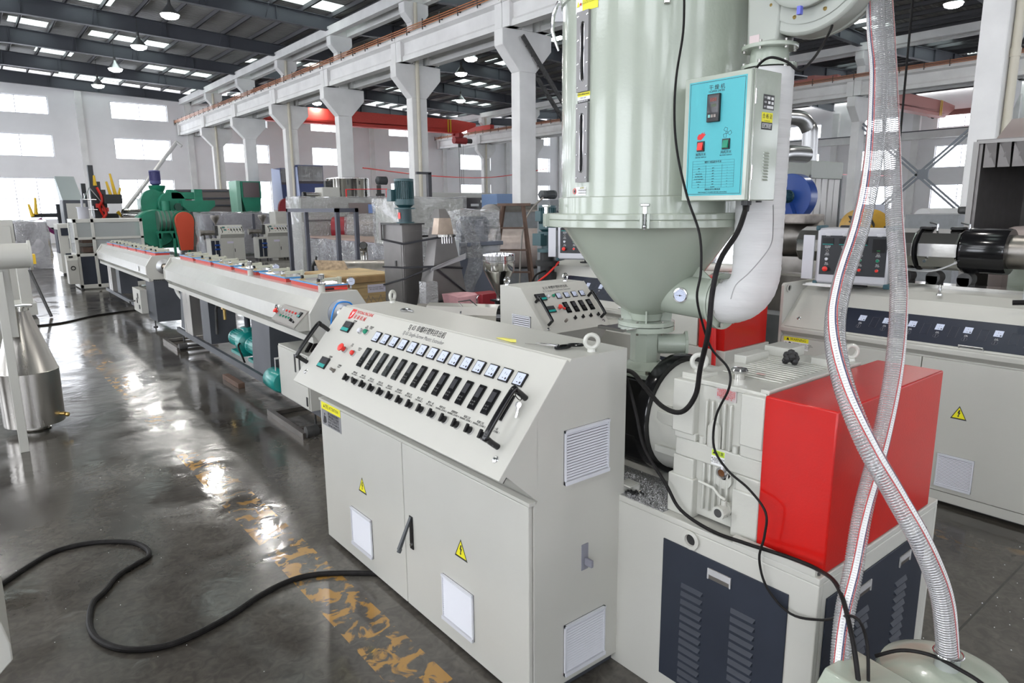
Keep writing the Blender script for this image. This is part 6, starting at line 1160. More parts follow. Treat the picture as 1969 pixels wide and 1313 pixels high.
t = th('green_hopper', 'tall green dump hopper with a film-covered upper half', 'hopper', (13.1, 40, 0)); MB().prism([(12.7, 2.75), (13.75, 2.75), (13.6, 1.7), (12.95, 1.7)], 'y', 39.7, 40.7).box(12.8, 13.6, 39.8, 40.6, 0, 1.7).build('lower_chute', green, t); MB().box(12.68, 13.78, 39.65, 40.75, 2.75, 3.68).build('rim_box', green, t); MB().box(12.78, 13.68, 39.62, 39.66, 2.8, 3.62).build('cover', mat('dark_film', (.12, .09, .09), .25), t); MB().prism([(39.7, 1.9), (40.9, 1.9), (41.1, 3.7), (39.7, 3.7)], 'x', 12.45, 12.66).build('side_sheet', mat('light_green_sheet', (.25, .5, .38), .4), t)
for i, (bx0_, by0_, w_, h_, lbl) in enumerate(((14.5, 36, 1.42, 4.42, 'larger dark blue shredder hopper with a strip curtain, beside the stainless mixer'), (15.3, 40.6, 1.2, 4.5, 'smaller dark blue shredder hopper half hidden by the larger one'))):
    t = th('blue_hopper', lbl, 'hopper', (bx0_ + .6, by0_ + .5, 0), 'dark blue shredder hoppers')
    MB().box(bx0_, bx0_ + w_, by0_, by0_ + 1.3, 3.0, h_).prism([(bx0_, 3.0), (bx0_ + w_, 3.0), (bx0_ + w_ - .1, 2.0), (bx0_ + .2, 2.0)], 'y', by0_ + .02, by0_ + 1.2).box(bx0_ + .25, bx0_ + w_ - .15, by0_ + .1, by0_ + 1.1, 0, 2.0).build('hopper_body', bluesk, t); MB().prism([(by0_ - .3, 2.1), (by0_ + 1.3, 2.1), (by0_ + 1.3, h_ + .02), (by0_ - .05, h_ - .12)], 'x', bx0_ - .05, bx0_ - .02).build('side_sheet', mat('pale_blue_film', (.42, .48, .68), .35), t)
    n = 12
    for k in range(n): a = bx0_ + .04 + k * (w_ - .08) / n; MB().box(a, a + (w_ - .08) / n - .012, by0_ - .03 - .01 * (k % 2), by0_ - .015, h_ - .82, h_ - .04).build('curtain_strip', filmd, t)
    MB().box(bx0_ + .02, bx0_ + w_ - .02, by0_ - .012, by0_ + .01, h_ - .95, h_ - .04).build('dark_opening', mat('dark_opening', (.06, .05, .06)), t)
    cxg = bx0_ - .55; MB().prism([(cxg, 1.6), (cxg + .9, 1.6)] + [(cxg + .45 + .45 * math.cos(R(a)), 2.2 + .55 * math.sin(R(a))) for a in range(0, 181, 20)], 'y', by0_ - .9, by0_ - .7).build('belt_guard', maroon, t); MB().box(cxg, cxg + .9, by0_ - .9, by0_, 0, 1.6).build('stand', greyp, t)
# stainless mixer vessel
t = th('mixer_vessel', 'tall shiny stainless mixer vessel with a side motor behind the wrapped machines', 'vessel', (12.9, 27, 0))
MB().lathe([(.83, 1.6), (.85, 1.62), (.85, 3.3), (.86, 3.32), (.86, 3.36), (.4, 3.42), (0.05, 3.44)], (12.9, 26.8, 0), n=48).build('shell', steelp, t)
for a in range(45, 405, 90): MB().cyl((12.9 + .6 * math.cos(R(a)), 26.8 + .6 * math.sin(R(a)), 0), (12.9 + .6 * math.cos(R(a)), 26.8 + .6 * math.sin(R(a)), 1.65), .08).build('leg', dirty, t)
motor(Matrix(), (13.85, 26.1, 3.28), 'x', .17, .45, 'motor', mat('dark_grey_motor', (.07, .075, .08), .5), t); MB().box(13.9, 14.0, 26.0, 26.2, 1.8, 3.1).box(13.85, 14.1, 25.9, 26.2, 2.4, 2.75).box(11.85, 12.1, 26.6, 26.8, 2.3, 3.25).build('lift_column', dirty, t); MB().box(12.5, 12.53, 25.98, 26.0, 3.1, 3.25).box(13.0, 13.03, 25.93, 25.95, 3.1, 3.25).build('hinge_clip', dirty, t)
t = th('white_gear_box', 'pale box with a stainless tube end sticking out beside the mixer vessel', 'machine', (11.2, 25, 0)); MB().box(10.9, 11.6, 24.8, 25.5, 2.3, 2.95).box(11.0, 11.5, 24.9, 25.4, 0, 2.3).build('box', cream, t, bevel=.02); MB().cyl((10.3, 25.0, 2.68), (10.9, 25.0, 2.68), .08, n=16).build('tube', steelp, t); MB().cyl((10.2, 25.0, 2.68), (10.32, 25.0, 2.68), .10, n=16).build('tube_cap', black, t)
t = th('red_pipe_rack', 'thin red pipe bent down at both ends above the wrapped machines', 'pipe', (11.4, 22.3, 0)); MB().tube([(10.9, 22.8, 0), (10.9, 22.8, 2.82), (12.0, 21.9, 2.82), (12.0, 21.9, 0)], .03, 8).build('pipe', inkr, t)
# three small extruders in a row further back
for i, (x, lbl) in enumerate(((8.5, 'cream small extruder in the back row nearest the green machine, paper sheet on its door'), (10.45, 'cream small extruder in the back row seen through the edge of the grey steel frame'), (12.5, 'cream small extruder console peeking over the film-wrapped block inside the grey frame'))):
    t, M, F = small_extruder(lbl, x, 29.6, 1.0, .96, '', h=1.52)
    t['group'] = 'small extruders in the back row'
    lb(M).box(.25, .50, .086, .088, .78, .86).build('paper_note', mat('lilac_note', (.62, .58, .70)), t)
    lb(M).lathe([(.03, 1.5), (.03, 1.56), (.17, 1.82), (.17, 1.93)], (-.02, .55, 0), n=24, caps=False).build('hopper', steeld, t)
    lb(M).cyl((-.65, .5, 1.22), (-.1, .5, 1.22), .10, n=12).cyl((-.68, .5, 1.22), (-.62, .5, 1.22), .13, n=12).build('barrel', steeld, t); lb(M).box(-.12, 0, .35, .65, 1.1, 1.5).build('feed_block', dirty, t); lb(M).cyl((-.55, .5, 1.05), (-.5, .5, 1.05), .1).build('cooling_fan', dirty, t); lb(M).cyl((-.3, .5, 1.05), (-.25, .5, 1.05), .1).build('cooling_fan', dirty, t)
    lb(M).box(-.36, .0, .25, .9, .08, .98).build('base', cream, t); lb(M).box(-.34, -.2, .24, .25, .15, .9).box(-.16, -.02, .24, .25, .15, .9).build('base_panel', navy, t)
    for z in (.55, .72): lb(M).box(-.22, -.02, .16, .24, z - .03, z + .03).build('water_valve', blue, t)
    for u, v_ in ((.08, .2), (.85, .2), (.08, .55), (.85, .55), (-.3, .4)): lb(M).cyl((u, v_, 0), (u, v_, .09), .03).build('foot', dirty, t)
# wrapped long machine behind the small extruders, pale boxes
t = th('wrapped_machine', 'long film-wrapped machine in a dark frame behind the row of small extruders', 'wrapped machine', (11, 34, 0)); lumpy(MB(), 8.95, 12.9, 33.6, 34.8, .1, 1.95, .07, .3, 1).build('bulk', mat('wrapped_grey_blue', (.42, .41, .46), .5, noise=.3, nscale=2), t); lumpy(MB(), 8.9, 12.95, 33.5, 34.9, .0, 2.02, .10, .18, 2).build('stretch_wrap', film, t)
for x in (9.3, 11.1, 12.7): MB().box(x, x + .1, 33.38, 33.46, .1, 1.95).build('frame_post', frameg, t)
t = th('pale_cabinet', 'plain pale cabinet standing behind the small extruders and the grey frame', 'cabinet', (11.5, 31, 0)); MB().box(11.4, 12.6, 31.2, 32.0, 0, 2.05).build('body', cream, t, bevel=.01); MB().box(11.45, 12.0, 31.17, 31.2, .15, 1.8).box(12.02, 12.55, 31.17, 31.2, .15, 1.8).build('door', cream, t, bevel=.008)
# long wrapped extruder line: pale box on top, ribbed insulated barrel
t = th('wrapped_line', 'long pale machine under shiny stretch film with a brown hooded barrel', 'wrapped machine', (10.5, 20.5, 0))
MB().box(8.95, 12.3, 22.1, 23.1, 1.75, 2.52).box(9.0, 12.3, 22.1, 23.1, 0, 1.8).build('body', mat('pale_grey_green_sheet', (.55, .56, .50), .4), t); lumpy(MB(), 8.88, 12.35, 22.02, 23.18, .0, 2.56, .06, .16, 9).build('stretch_wrap', film, t); MB().box(10.6, 11.9, 21.98, 22.03, 1.95, 2.35).build('dark_window', mat('brown_window', (.20, .16, .15), .3), t); MB().box(11.3, 11.55, 21.95, 21.99, 2.0, 2.3).build('blue_sticker', mat('pale_blue', (.2, .3, .6)), t)
MB().cyl((10.2, 21.3, 1.45), (13.0, 19.5, 1.45), .52, n=28).build('barrel_cover', mat('brown_grey_cover', (.40, .34, .31), .35, .3, noise=.1), t); MB().cyl((10.15, 21.35, 1.45), (13.05, 19.45, 1.45), .56, n=24).build('barrel_wrap', film, t); MB().cyl((9.8, 21.6, 1.5), (10.2, 21.3, 1.5), .4, n=20).build('red_drum', maroon, t)
MB().tube([(11.1, 19.6, 1.55), (11.7, 19.3, 1.5), (11.8, 19.3, 1.72)], .025, 6).build('cover_bar', alu, t)
MB().box(9.9, 12.9, 19.2, 21, 0, 1.0).build('bed', greyp, t)
t = th('wrapped_machine', 'big pale box wrapped in glossy film behind the dark upright motor', 'wrapped machine', (8.8, 14.4, 0)); MB().box(7.9, 9.55, 13.7, 15.0, 1.35, 2.38).box(8.1, 9.4, 13.9, 14.8, 0, 1.35).build('bulk', mat('pale_grey_green_sheet', (.42, .43, .38)), t); lumpy(MB(), 7.85, 9.6, 13.62, 15.05, 1.3, 2.42, .05, .13, 12).build('stretch_wrap', film, t)
MB().cyl((8.3, 13.3, 1.25), (11.5, 11.2, 1.25), .45, n=28).build('barrel_cover', mat('brown_grey_cover', (.40, .34, .31)), t); MB().cyl((8.1, 13.4, 1.25), (8.35, 13.25, 1.25), .5, n=24).build('wrapped_head', film, t); MB().box(8.6, 11.2, 11.8, 13.2, 0, .8).build('bed', greyp, t)
t = th('wrapped_block', 'low long block in crinkled film with a bare top behind the grey frame', 'wrapped machine', (9, 17, 0)); lumpy(MB(), 8.5, 9.6, 15.2, 20.6, .06, 1.28, .04, .25, 7).build('bulk', mat('wrapped_charcoal', (.30, .29, .32), .5, noise=.5, nscale=3), t); lumpy(MB(), 8.45, 9.65, 15.15, 20.65, .0, 1.27, .07, .14, 8).build('stretch_wrap', film, t); lumpy(MB(), 8.53, 9.58, 15.25, 20.55, 1.29, 1.35, .03, .3, 4).build('top_sheet', mat('brown_paper', (.36, .27, .23), .8), t); MB().box(8.40, 8.45, 15.2, 20.6, .0, .18).build('white_skid', cream, t)
t = th('bent_steel_pipe', 'short stainless pipe stub rising over a dark open drum', 'pipe', (6.0, 11.8, 0)); MB().tube(smoothpath([(5.98, 11.9, 1.2), (5.98, 11.9, 1.42), (5.93, 11.8, 1.5)], 4), .075, 18, caps=False).build('pipe', steelp, t); MB().cyl((5.935, 11.81, 1.495), (5.93, 11.8, 1.5), .066).build('bore', dirty, t); MB().cyl((5.5, 11.8, .95), (6.4, 11.1, .95), .3, n=24).build('drum', steeld, t); MB().box(5.5, 6.4, 11.1, 11.9, 0, .7).build('stand', greyp, t)
# grey steel frame
t = th('box_rack', 'upright blue-grey steel box frame standing around the wrapped block', 'frame', (8.0, 18.4, 0)); s = .1
for x, y in ((7.67, 16.7), (7.67, 20.0), (8.2, 16.7), (8.2, 20.0)): MB().box(x, x + s, y, y + s, 0, 2.1).build('post', frameg, t, smooth=0)
for a in ((7.67, 7.77, 16.7, 20.1), (8.2, 8.3, 16.7, 20.1), (7.67, 8.3, 16.7, 16.8), (7.67, 8.3, 20.0, 20.1)): MB().box(*a, 2.08, 2.18).build('beam', frameg, t, smooth=0); MB().box(a[0] + .01, a[1] - .01, a[2] + .01, a[3] - .01, 0, .06).build('sill', frameg, t, smooth=0)
# pallet jack piece, OSB board, crate
t = th('black_clamp', 'small black clamp tool standing before the grey frame', 'tool', (4.9, 11.6, 0)); MB().box(4.80, 4.84, 11.55, 11.6, .9, 1.2).box(4.93, 4.97, 11.55, 11.6, .9, 1.2).prism([(4.80, 1.2), (4.97, 1.2), (4.91, 1.3), (4.86, 1.3)], 'y', 11.55, 11.6).cyl((4.885, 11.57, 1.28), (4.9, 11.57, 1.36), .018).build('clamp', blackm, t); MB().box(4.7, 5.05, 11.4, 11.75, 0, .9).build('stand', slate, t)
tag(MB().hexa([(4.45, 10.2, .98), (4.84, 9.95, .98), (4.84, 10.0, .98), (4.45, 10.25, .98), (4.42, 10.5, 1.38), (4.80, 10.25, 1.36), (4.80, 10.28, 1.36), (4.42, 10.53, 1.38)]).build('chipboard_sheet', ply), 'square of rough chipboard leaning up behind the pine crate', 'board')
t = th('pine_crate', 'large pine crate with a white paper label and pen scrawl beside the tall grey cabinet', 'crate', (5.1, 9.6, 0))
x0, x1, y0, y1 = 4.18, 5.10, 9.15, 10.35
for i in range(7): MB().box(x0, x1, y0, y0 + .025, .05 + i * .165, .21 + i * .165).build('plank', wood, t, bevel=.002); MB().box(x0, x0 + .025, y0 + .026, y1, .05 + i * .165, .21 + i * .165).build('plank', wood, t, bevel=.002)
for i in range(6): MB().box(x0 + i * .155, x0 + .15 + i * .155, y0, y1, 1.20, 1.225).build('plank', wood, t, bevel=.002)
for z in (.25, .70, 1.12): MB().box(x0 - .02, x1 + .02, y0 - .028, y0 - .001, z, z + .09).build('batten', mat('darker_batten', (.38, .24, .11), .6, noise=.2, nscale=4), t, bevel=.002); MB().box(x0 - .028, x0 - .001, y0, y1, z, z + .09).build('batten', mat('darker_batten', (.38, .24, .11)), t, bevel=.002)
CRF = frame((x0, y0 - .001, 0), (1, 0, 0), (0, 0, 1)); lb(CRF).box(.45, .80, .96, 1.08, 0, .003).build('paper_label', mat('lilac_paper', (.68, .66, .76)), t); text('BOX CLUTCH 80.5 160402\nMF 10.5 PCS 160402    C', .03, CRF, .62, 1.02, t, ink, n=.004, wide=.9)
lb(CRF).tube([(.42, .82, .003), (.46, .92, .003), (.5, .82, .003), (.52, .9, .003), (.6, .80, .003), (.66, .92, .003), (.7, .8, .003), (.78, .9, .003)], .004, 4).build('pen_scrawl', inkg, t)
MB().box(x0 + .1, x1 - .1, y0 + .2, y1 - .2, 0.0, .05).build('skid', woodd, t)
# tall grey cabinet with motor and tapered chute, tied with tape
t = th('grey_steel_cabinet', 'tall grey steel cabinet with dark teal upright motor on top, tied with black tape', 'cabinet', (4.75, 8.1, 0))
x0, x1, y0, y1 = 4.40, 4.70, 7.68, 8.18; gs = mat('grey_sheet_steel', (.20, .19, .185), .4, .6, noise=.08, nscale=5)
MB().box(x0, x1, y0, y1, .03, 1.98).build('body', gs, t, bevel=.006); MB().box(x0 - .006, x0, y0 + .03, y1 - .03, .1, 1.75).build('door', gs, t, bevel=.003); MB().box(x0 + .02, x1 - .03, y0 - .006, y0, .1, 1.9).build('side_door', gs, t, bevel=.003)
MB().box(x0 - .02, x0 - .006, y0 + .15, y0 + .18, 1.45, 1.52).box(x0 - .02, x0 - .006, y0 + .15, y0 + .18, .3, .4).build('hinge', dirty, t); MB().cyl((x0 - .006, y1 - .12, .98), (x0 - .04, y1 - .12, .98), .012).box(x0 - .045, x0 - .035, y1 - .13, y1 - .11, .9, .99).build('door_handle', chrome, t)
MB().box(x0 - .04, x1 + .02, y0 - .03, y1 + .03, 1.975, 1.995).build('top_plate', dirty, t); MB().box(x0 - .045, x0 - .02, y1 - .03, y1 + .03, 1.78, 2.0).build('corner_angle', gs, t)
MB().cyl((4.56, 7.86, 1.995), (4.56, 7.86, 2.17), .085, n=24).build('coupling', mat('teal_black_motor', (.02, .05, .06), .4), t); MB().cyl((4.56, 7.86, 2.17), (4.56, 7.86, 2.19), .135, n=28).cyl((4.56, 7.86, 1.995), (4.56, 7.86, 2.01), .12, n=28).build('motor_flange', mat('dark_teal_paint', (.025, .075, .085), .35), t)
MB().box(4.472, 4.476, 7.83, 7.89, 2.05, 2.13).build('red_sticker', redm, t)
m_ = motor(Matrix(), (4.56, 7.86, 2.19), 'z', .125, .36, 'motor', mat('dark_teal_paint', (.025, .075, .085)), t, 30); MB().box(4.39, 4.46, 7.90, 8.02, 2.27, 2.42).build('terminal_box', mat('dark_teal_paint', (.025, .075, .085)), m_, bevel=.006)
def frust(mb, cx, cy, a0, b0, z0, a1, b1, z1): return mb.hexa([(cx - a0, cy - b0, z0), (cx + a0, cy - b0, z0), (cx + a0, cy + b0, z0), (cx - a0, cy + b0, z0), (cx - a1, cy - b1, z1), (cx + a1, cy - b1, z1), (cx + a1, cy + b1, z1), (cx - a1, cy + b1, z1)])
t = th('tapered_chute', 'tapered grey steel hood standing against the tall cabinet, its top bent over', 'hood', (4.72, 7.4, 0)); cx, cy = 4.78, 7.36
frust(MB(), cx, cy, .35, .18, .0, .35, .18, .78).build('base_box', gs, t, bevel=.003); frust(MB(), cx, cy, .33, .17, .78, .11, .09, 1.95).build('hood', gs, t, bevel=.003)
frust(MB(), cx - .03, cy - .08, .12, .07, 1.86, .085, .06, 2.06).build('spout', mat('tarnished_steel', (.45, .36, .29), .35, .6, noise=.15), t, bevel=.003) ; frust(MB(), cx - .02, cy - .02, .085, .11, 2.06, .05, .05, 2.17).build('spout_top', gs, t)
MB().cyl((cx - .03, cy - .12, 1.83), (cx - .03, cy - .12, 1.86), .10, n=20).build('nozzle_plate', steelp, t)
for i in range(5): MB().cyl((cx - .10 + i * .035, cy - .17, 1.83), (cx - .10 + i * .035, cy - .175, 1.75), .006, n=6).build('nozzle', chrome, t)
def belt(zs, pts): 
    return tag(MB().tube([Vector((x, y, z)) for (x, y), z in zip(pts, zs)], .016, 5).build('tape_wrap', mat('black_tape', (.03, .03, .035), .3)), '', 'tape')
def hw(z): f = min(1, max(0, (z - .78) / 1.12)); return .33 + (.11 - .33) * f + .012, .17 + (.09 - .17) * f + .012
for k, (zs, l) in enumerate((((1.78, 1.74, 1.82, 1.84, 1.84, 1.8), 'uppermost black tape band tied round the grey cabinet'), ((1.42, 1.44, 1.47, 1.43, 1.4, 1.4), 'middle black tape band round the grey cabinet and hood'), ((1.18, 1.30, 1.47, 1.1, 1.1, 1.15), 'slanting tape band below the middle one on the grey cabinet'), ((.80, .90, 1.02, 1.08, 1.0, .82), 'lowest visible slanting tape band on the grey cabinet'))):
    P_ = [(4.395, 8.20), (4.395, 7.655)]
    for j, (sx_, sy_) in enumerate(((-1, -1), (1, -1), (1, 1))): a_, b_ = hw(zs[2 + j]); P_.append((4.78 + sx_ * a_, 7.36 + sy_ * b_))
    P_ += [(4.72, 8.20)]
    pts = [Vector((x, y, z)) for (x, y), z in zip(P_, zs)]
    o = tag(MB().tube(pts, .015, 5, closed=True).build('tape_wrap', mat('black_tape', (.03, .03, .035), .3)), l, 'tape', 'tape bands on the grey cabinet')
tag(MB().hexa([(4.50, 7.18, 1.42), (4.50, 7.16, 1.46), (4.50, 7.17, 1.46), (4.50, 7.19, 1.42), (5.05, 7.22, 1.54), (5.05, 7.21, 1.61), (5.05, 7.23, 1.61), (5.05, 7.24, 1.54)]).build('film_strip', mat('pale_film_strip', (.45, .45, .47), .3)), 'pale twisted film strip pulled tight across the tapered hood', 'film')
# dark wrapped machine and its white electric box
t = th('draped_machine', 'dark blue-grey machine draped with loose clear plastic sheet', 'machine', (6.1, 8.6, 0)); bgm = mat('blue_grey_cast', (.10, .115, .15), .45)
MB().box(5.75, 6.45, 8.35, 9.0, .75, 1.62).box(5.68, 6.5, 8.28, 9.05, 1.62, 1.68).prism([(5.6, 0), (6.6, 0), (6.5, .75), (5.75, .75)], 'y', 8.3, 9.1).build('base', bgm, t, bevel=.01); motor(Matrix(), (5.95, 8.65, 1.88), 'x', .17, .45, 'motor', bgm, t); MB().box(5.8, 6.3, 8.4, 8.9, 1.68, 1.78).cyl((6.2, 8.5, 1.68), (6.2, 8.5, 2.0), .08).build('gear_head', bgm, t)
lumpy(MB(), 5.72, 6.50, 8.30, 9.02, 1.45, 2.12, .09, .09, 21).build('plastic_sheet', filmd, t)
sh = MB(); vs = []; from mathutils import noise as _nz
for i in range(13):
    for j in range(25):
        u, v = i / 12, j / 24; z = 2.02 - v * 1.15; x = 5.74 + .20 * math.sin(v * 3.0) * .6 - .10 + u * (.20 + .14 * math.sin(v * 3.1)); y = 8.30 - .05 * math.sin(u * 9 + v * 4) - .07 * math.sin(v * 3)
        n_ = _nz.noise_vector(Vector((u * 3, v * 5, 3))) * .035; vs.append((x + n_.x, y + n_.y, z))
sh.add(vs, [(i * 25 + j, (i + 1) * 25 + j, (i + 1) * 25 + j + 1, i * 25 + j + 1) for i in range(12) for j in range(24)]); sh.build('hanging_sheet', filmd, t)
t = th('white_electric_box', 'small white electric box with a yellow warning triangle fixed before the draped machine', 'electric box', (5.4, 8.1, 1.4)); MB().box(5.25, 5.56, 8.10, 8.28, 1.36, 1.73).build('box', mat('pale_blue_white', (.55, .58, .60), .4), t, bevel=.005); MB().box(5.26, 5.52, 8.092, 8.10, 1.37, 1.72).build('door', mat('pale_blue_white', (.55, .58, .6)), t, bevel=.002); put('warning_sign', warn_m(.045), t, frame((5.37, 8.092, 1.55), (1, 0, 0), (0, 0, 1))); MB().cyl((5.44, 8.09, 1.54), (5.44, 8.07, 1.54), .01).box(5.435, 5.445, 8.065, 8.08, 1.49, 1.55).build('key', chrome, t); MB().box(5.35, 5.45, 8.28, 8.4, .0, 1.7).build('post', bgm, t)
# wooden step ladder
t = th('step_ladder', 'old dark wooden A-shaped step ladder between the draped machine and the column', 'ladder', (6.75, 8.3, 0)); 
P = {'fl': ((6.60, 8.42, 2.2), (6.17, 8.52, 0)), 'fr': ((6.84, 8.22, 2.2), (6.80, 7.72, 0)), 'bl': ((6.66, 8.46, 2.2), (6.62, 8.95, 0)), 'br': ((6.90, 8.28, 2.2), (7.1, 8.2, 0))}
for k, (a, b) in P.items(): a, b = Vector(a), Vector(b); MB().hexa([tuple(a + Vector(q)) for q in ((-.022, -.02, 0), (.022, -.02, 0), (.022, .02, 0), (-.022, .02, 0))] + [tuple(b + Vector(q)) for q in ((-.026, -.022, 0), (.026, -.022, 0), (.026, .022, 0), (-.026, .022, 0))]).build('rail', woodd, t)
for i in range(1, 7):
    f = i / 6.6; a = Vector(P['fl'][0]).lerp(Vector(P['fl'][1]), f); b = Vector(P['fr'][0]).lerp(Vector(P['fr'][1]), f); MB().hexa([tuple(a + Vector((0, -.02, -.014))), tuple(b + Vector((0, -.02, -.014))), tuple(b + Vector((0, .03, -.014))), tuple(a + Vector((0, .03, -.014))), tuple(a + Vector((0, -.02, .014))), tuple(b + Vector((0, -.02, .014))), tuple(b + Vector((0, .03, .014))), tuple(a + Vector((0, .03, .014)))]).build('rung', woodd, t, smooth=0)
MB().hexa([(6.52, 8.44, 2.2), (6.92, 8.13, 2.2), (6.98, 8.27, 2.2), (6.60, 8.56, 2.2), (6.52, 8.44, 2.24), (6.92, 8.13, 2.24), (6.98, 8.27, 2.24), (6.60, 8.56, 2.24)]).build('top_board', woodd, t)
# foil wrapped roll, pink bag, red box
fr_ = th('foil_wrapped_roll', 'upright roll wrapped in silver bubble film beside the small barrel', 'roll', (4.28, 6.9, 0)); lumpy(MB(), 4.20, 4.36, 6.82, 6.98, 0, 1.33, .02, .05, 30).build('roll', mat('silver_bubble', (.55, .55, .56), .22, .6, bump=1, bscale=45), fr_)
tag(lumpy(MB(), 4.55, 4.80, 6.72, 6.98, .93, 1.14, .11, .06, 31).build('pink_bag', mat('pink_cloth', (.55, .30, .32), .8, noise=.2)), 'crumpled pink bag behind the short stainless barrel', 'bag')
t = th('maroon_box', 'small maroon box with a chrome handle behind the short barrel', 'box', (4.95, 6.7, 1.0)); MB().box(4.85, 5.15, 6.6, 6.85, .95, 1.16).build('box', maroon, t, bevel=.005); MB().box(4.9, 5.1, 6.62, 6.8, 0, .95).build('stand', slate, t); MB().tube([(4.84, 6.65, 1.0), (4.80, 6.65, 1.04), (4.80, 6.65, 1.12), (4.84, 6.65, 1.15)], .008).build('handle', chrome, t)
# teal upright motor on the die stand
t = th('upright_gear_motor', 'dark teal upright motor on a black column close left of the hopper flange', 'motor', (5.45, 6.1, 0)); tm = mat('dark_teal_paint', (.025, .075, .085))
MB().cyl((5.45, 6.1, 1.3), (5.45, 6.1, 1.66), .085, n=24).cyl((5.45, 6.1, 1.50), (5.45, 6.1, 1.56), .14, n=24).cyl((5.45, 6.1, 1.25), (5.45, 6.1, 1.42), .11, n=24).build('column', blackm, t); MB().cyl((5.45, 6.1, 1.66), (5.45, 6.1, 1.70), .12, n=24).cyl((5.45, 6.1, 1.70), (5.45, 6.1, 1.86), .07, n=20).cyl((5.45, 6.1, 1.86), (5.45, 6.1, 1.9), .11, n=24).build('flange', tm, t); motor(Matrix(), (5.45, 6.1, 1.9), 'z', .105, .3, 'motor', tm, t); MB().box(5.30, 5.40, 6.05, 6.2, 1.74, 1.88).build('terminal_box', tm, t, bevel=.005); MB().box(5.30, 5.37, 6.05, 6.15, 2.02, 2.14).build('terminal_box', tm, t, bevel=.005); MB().box(5.3, 5.6, 5.95, 6.3, 0, 1.25).build('stand', steeld, t)
MB().tube(smoothpath([(5.35, 6.02, 1.45), (5.22, 6.05, 1.40), (5.2, 6.1, 1.25), (5.27, 6.1, 1.15)], 5), .012, 6).build('black_hose', rubber, t); MB().tube(smoothpath([(5.5, 5.95, 1.55), (5.38, 6.0, 1.42), (5.26, 6.1, 1.28), (5.24, 6.12, 1.1)], 5), .012, 6).build('red_hose', redm, t)
# far cabinets seen between the columns
t = th('double_control_cabinet', 'wide pale control cabinet with two dark window strips far between the columns', 'cabinet', (15.5, 24, 0)); MB().box(14.6, 17.9, 23.6, 24.6, 0, 2.75).build('body', cream, t, bevel=.02); MB().box(14.9, 16.2, 23.57, 23.6, 2.1, 2.55).box(16.4, 17.75, 23.57, 23.6, 2.1, 2.55).build('window_strip', mat('dark_window', (.07, .06, .06), .3), t); MB().box(16.8, 17.2, 23.54, 23.57, 2.2, 2.3).box(17.3, 17.6, 23.54, 23.57, 2.35, 2.45).build('white_meter', paper, t)
tag(MB().box(13.05, 13.18, 20.8, 20.95, 0, 3.35).box(12.6, 13.18, 20.8, 20.9, 3.3, 3.38).build('gallows_post', mat('dark_grey_post', (.06, .06, .07))), 'dark gallows-shaped post standing beside the piped column', 'post')
t = th('blue_cabinet', 'light blue machine cabinet behind the wooden ladder top', 'cabinet', (17.2, 21.5, 0)); MB().box(16.35, 18.1, 21.2, 22.2, 0, 2.66).build('body', mat('pale_blue_paint', (.20, .30, .50), .5), t, bevel=.02); MB().box(16.5, 17.9, 21.17, 21.2, 2.0, 2.25).build('white_stripe', paper, t)
t = th('half_drum_trough', 'dull steel half-round trough lying on a stand behind the plastic sheet', 'trough', (11.6, 14.2, 0)); MB().prism([(13.9 + .42 * math.cos(R(a)), 2.05 + .20 * math.sin(R(a)) ) for a in range(0, 181, 15)] , 'x', 10.5, 12.4).build('shell', steeld, t); MB().box(10.5, 12.4, 13.5, 14.3, 1.6, 2.05).box(10.6, 12.2, 13.6, 14.2, 0, 1.6).build('stand', greyp, t)
t = th('grey_column_machine', 'grey upright machine with a small motor on top, close to the white column', 'machine', (9.6, 10.9, 0)); MB().box(9.45, 9.85, 10.5, 10.9, 0, 2.32).build('column', greyp, t, bevel=.01); MB().box(9.5, 9.8, 10.47, 10.5, 1.7, 2.1).build('dark_panel', slate, t); motor(Matrix(), (9.35, 10.7, 2.42), 'x', .09, .4, 'motor', mat('dark_grey_motor', (.07, .075, .08)), t)
tag(MB().tube(smoothpath([(9.36, 10.6, 2.36), (9.15, 10.75, 2.1), (9.0, 10.85, 1.6), (8.95, 10.9, .02)], 5), .02, 6).build('limp_hose', mat('beige_grey_hose', (.22, .20, .18))), 'limp grey hose drooping from the small motor by the column', 'hose')
tag(MB().hexa([(8.45, 9.08, 0), (8.52, 9.08, 0), (8.52, 9.18, 0), (8.45, 9.18, 0), (11.3, 10.6, 2.9), (11.37, 10.6, 2.9), (11.37, 10.7, 2.9), (11.3, 10.7, 2.9)]).build('leaning_bar', dirty), 'dark bar slanting up behind the hopper drum', 'bar')
# right background
t = th('centrifugal_fan', 'bright blue centrifugal fan on a blue stand behind the white duct', 'fan', (17.2, 9.7, 0)); fc = (17.35, 9.75, 2.38)
sp = []
for i in range(42): a = R(-80 + i * 8); r = .52 + .003 * i; sp.append((fc[1] + r * math.cos(a), fc[2] + r * math.sin(a)))
MB().prism(sp, 'x', 17.2, 17.55).cyl((17.38, 10.2, 2.4), (17.38, 10.2, 3.12), .2, n=18).build('scroll_casing', blue, t, bevel=.01); motor(Matrix(), (16.75, 9.75, 2.38), 'x', .17, .45, 'motor', mat('teal_grey_motor', (.03, .09, .10)), t); MB().prism([(9.35, 1.65), (10.2, 1.65), (9.95, 2.2), (9.6, 2.2)], 'x', 17.0, 17.4).box(16.6, 17.7, 9.2, 10.4, 1.60, 1.66).build('stand', blue, t); MB().box(16.7, 17.6, 9.3, 10.3, 0, 1.6).build('plinth', greyp, t)
MB().tube(smoothpath([(17.4, 10.2, 3.1), (17.4, 10.2, 3.35), (17.6, 10.1, 3.5), (18.4, 10.0, 3.5)], 5), .22, 16).build('flexible_elbow', mat('galvanised_duct', (.5, .5, .5), .3, .9), t)
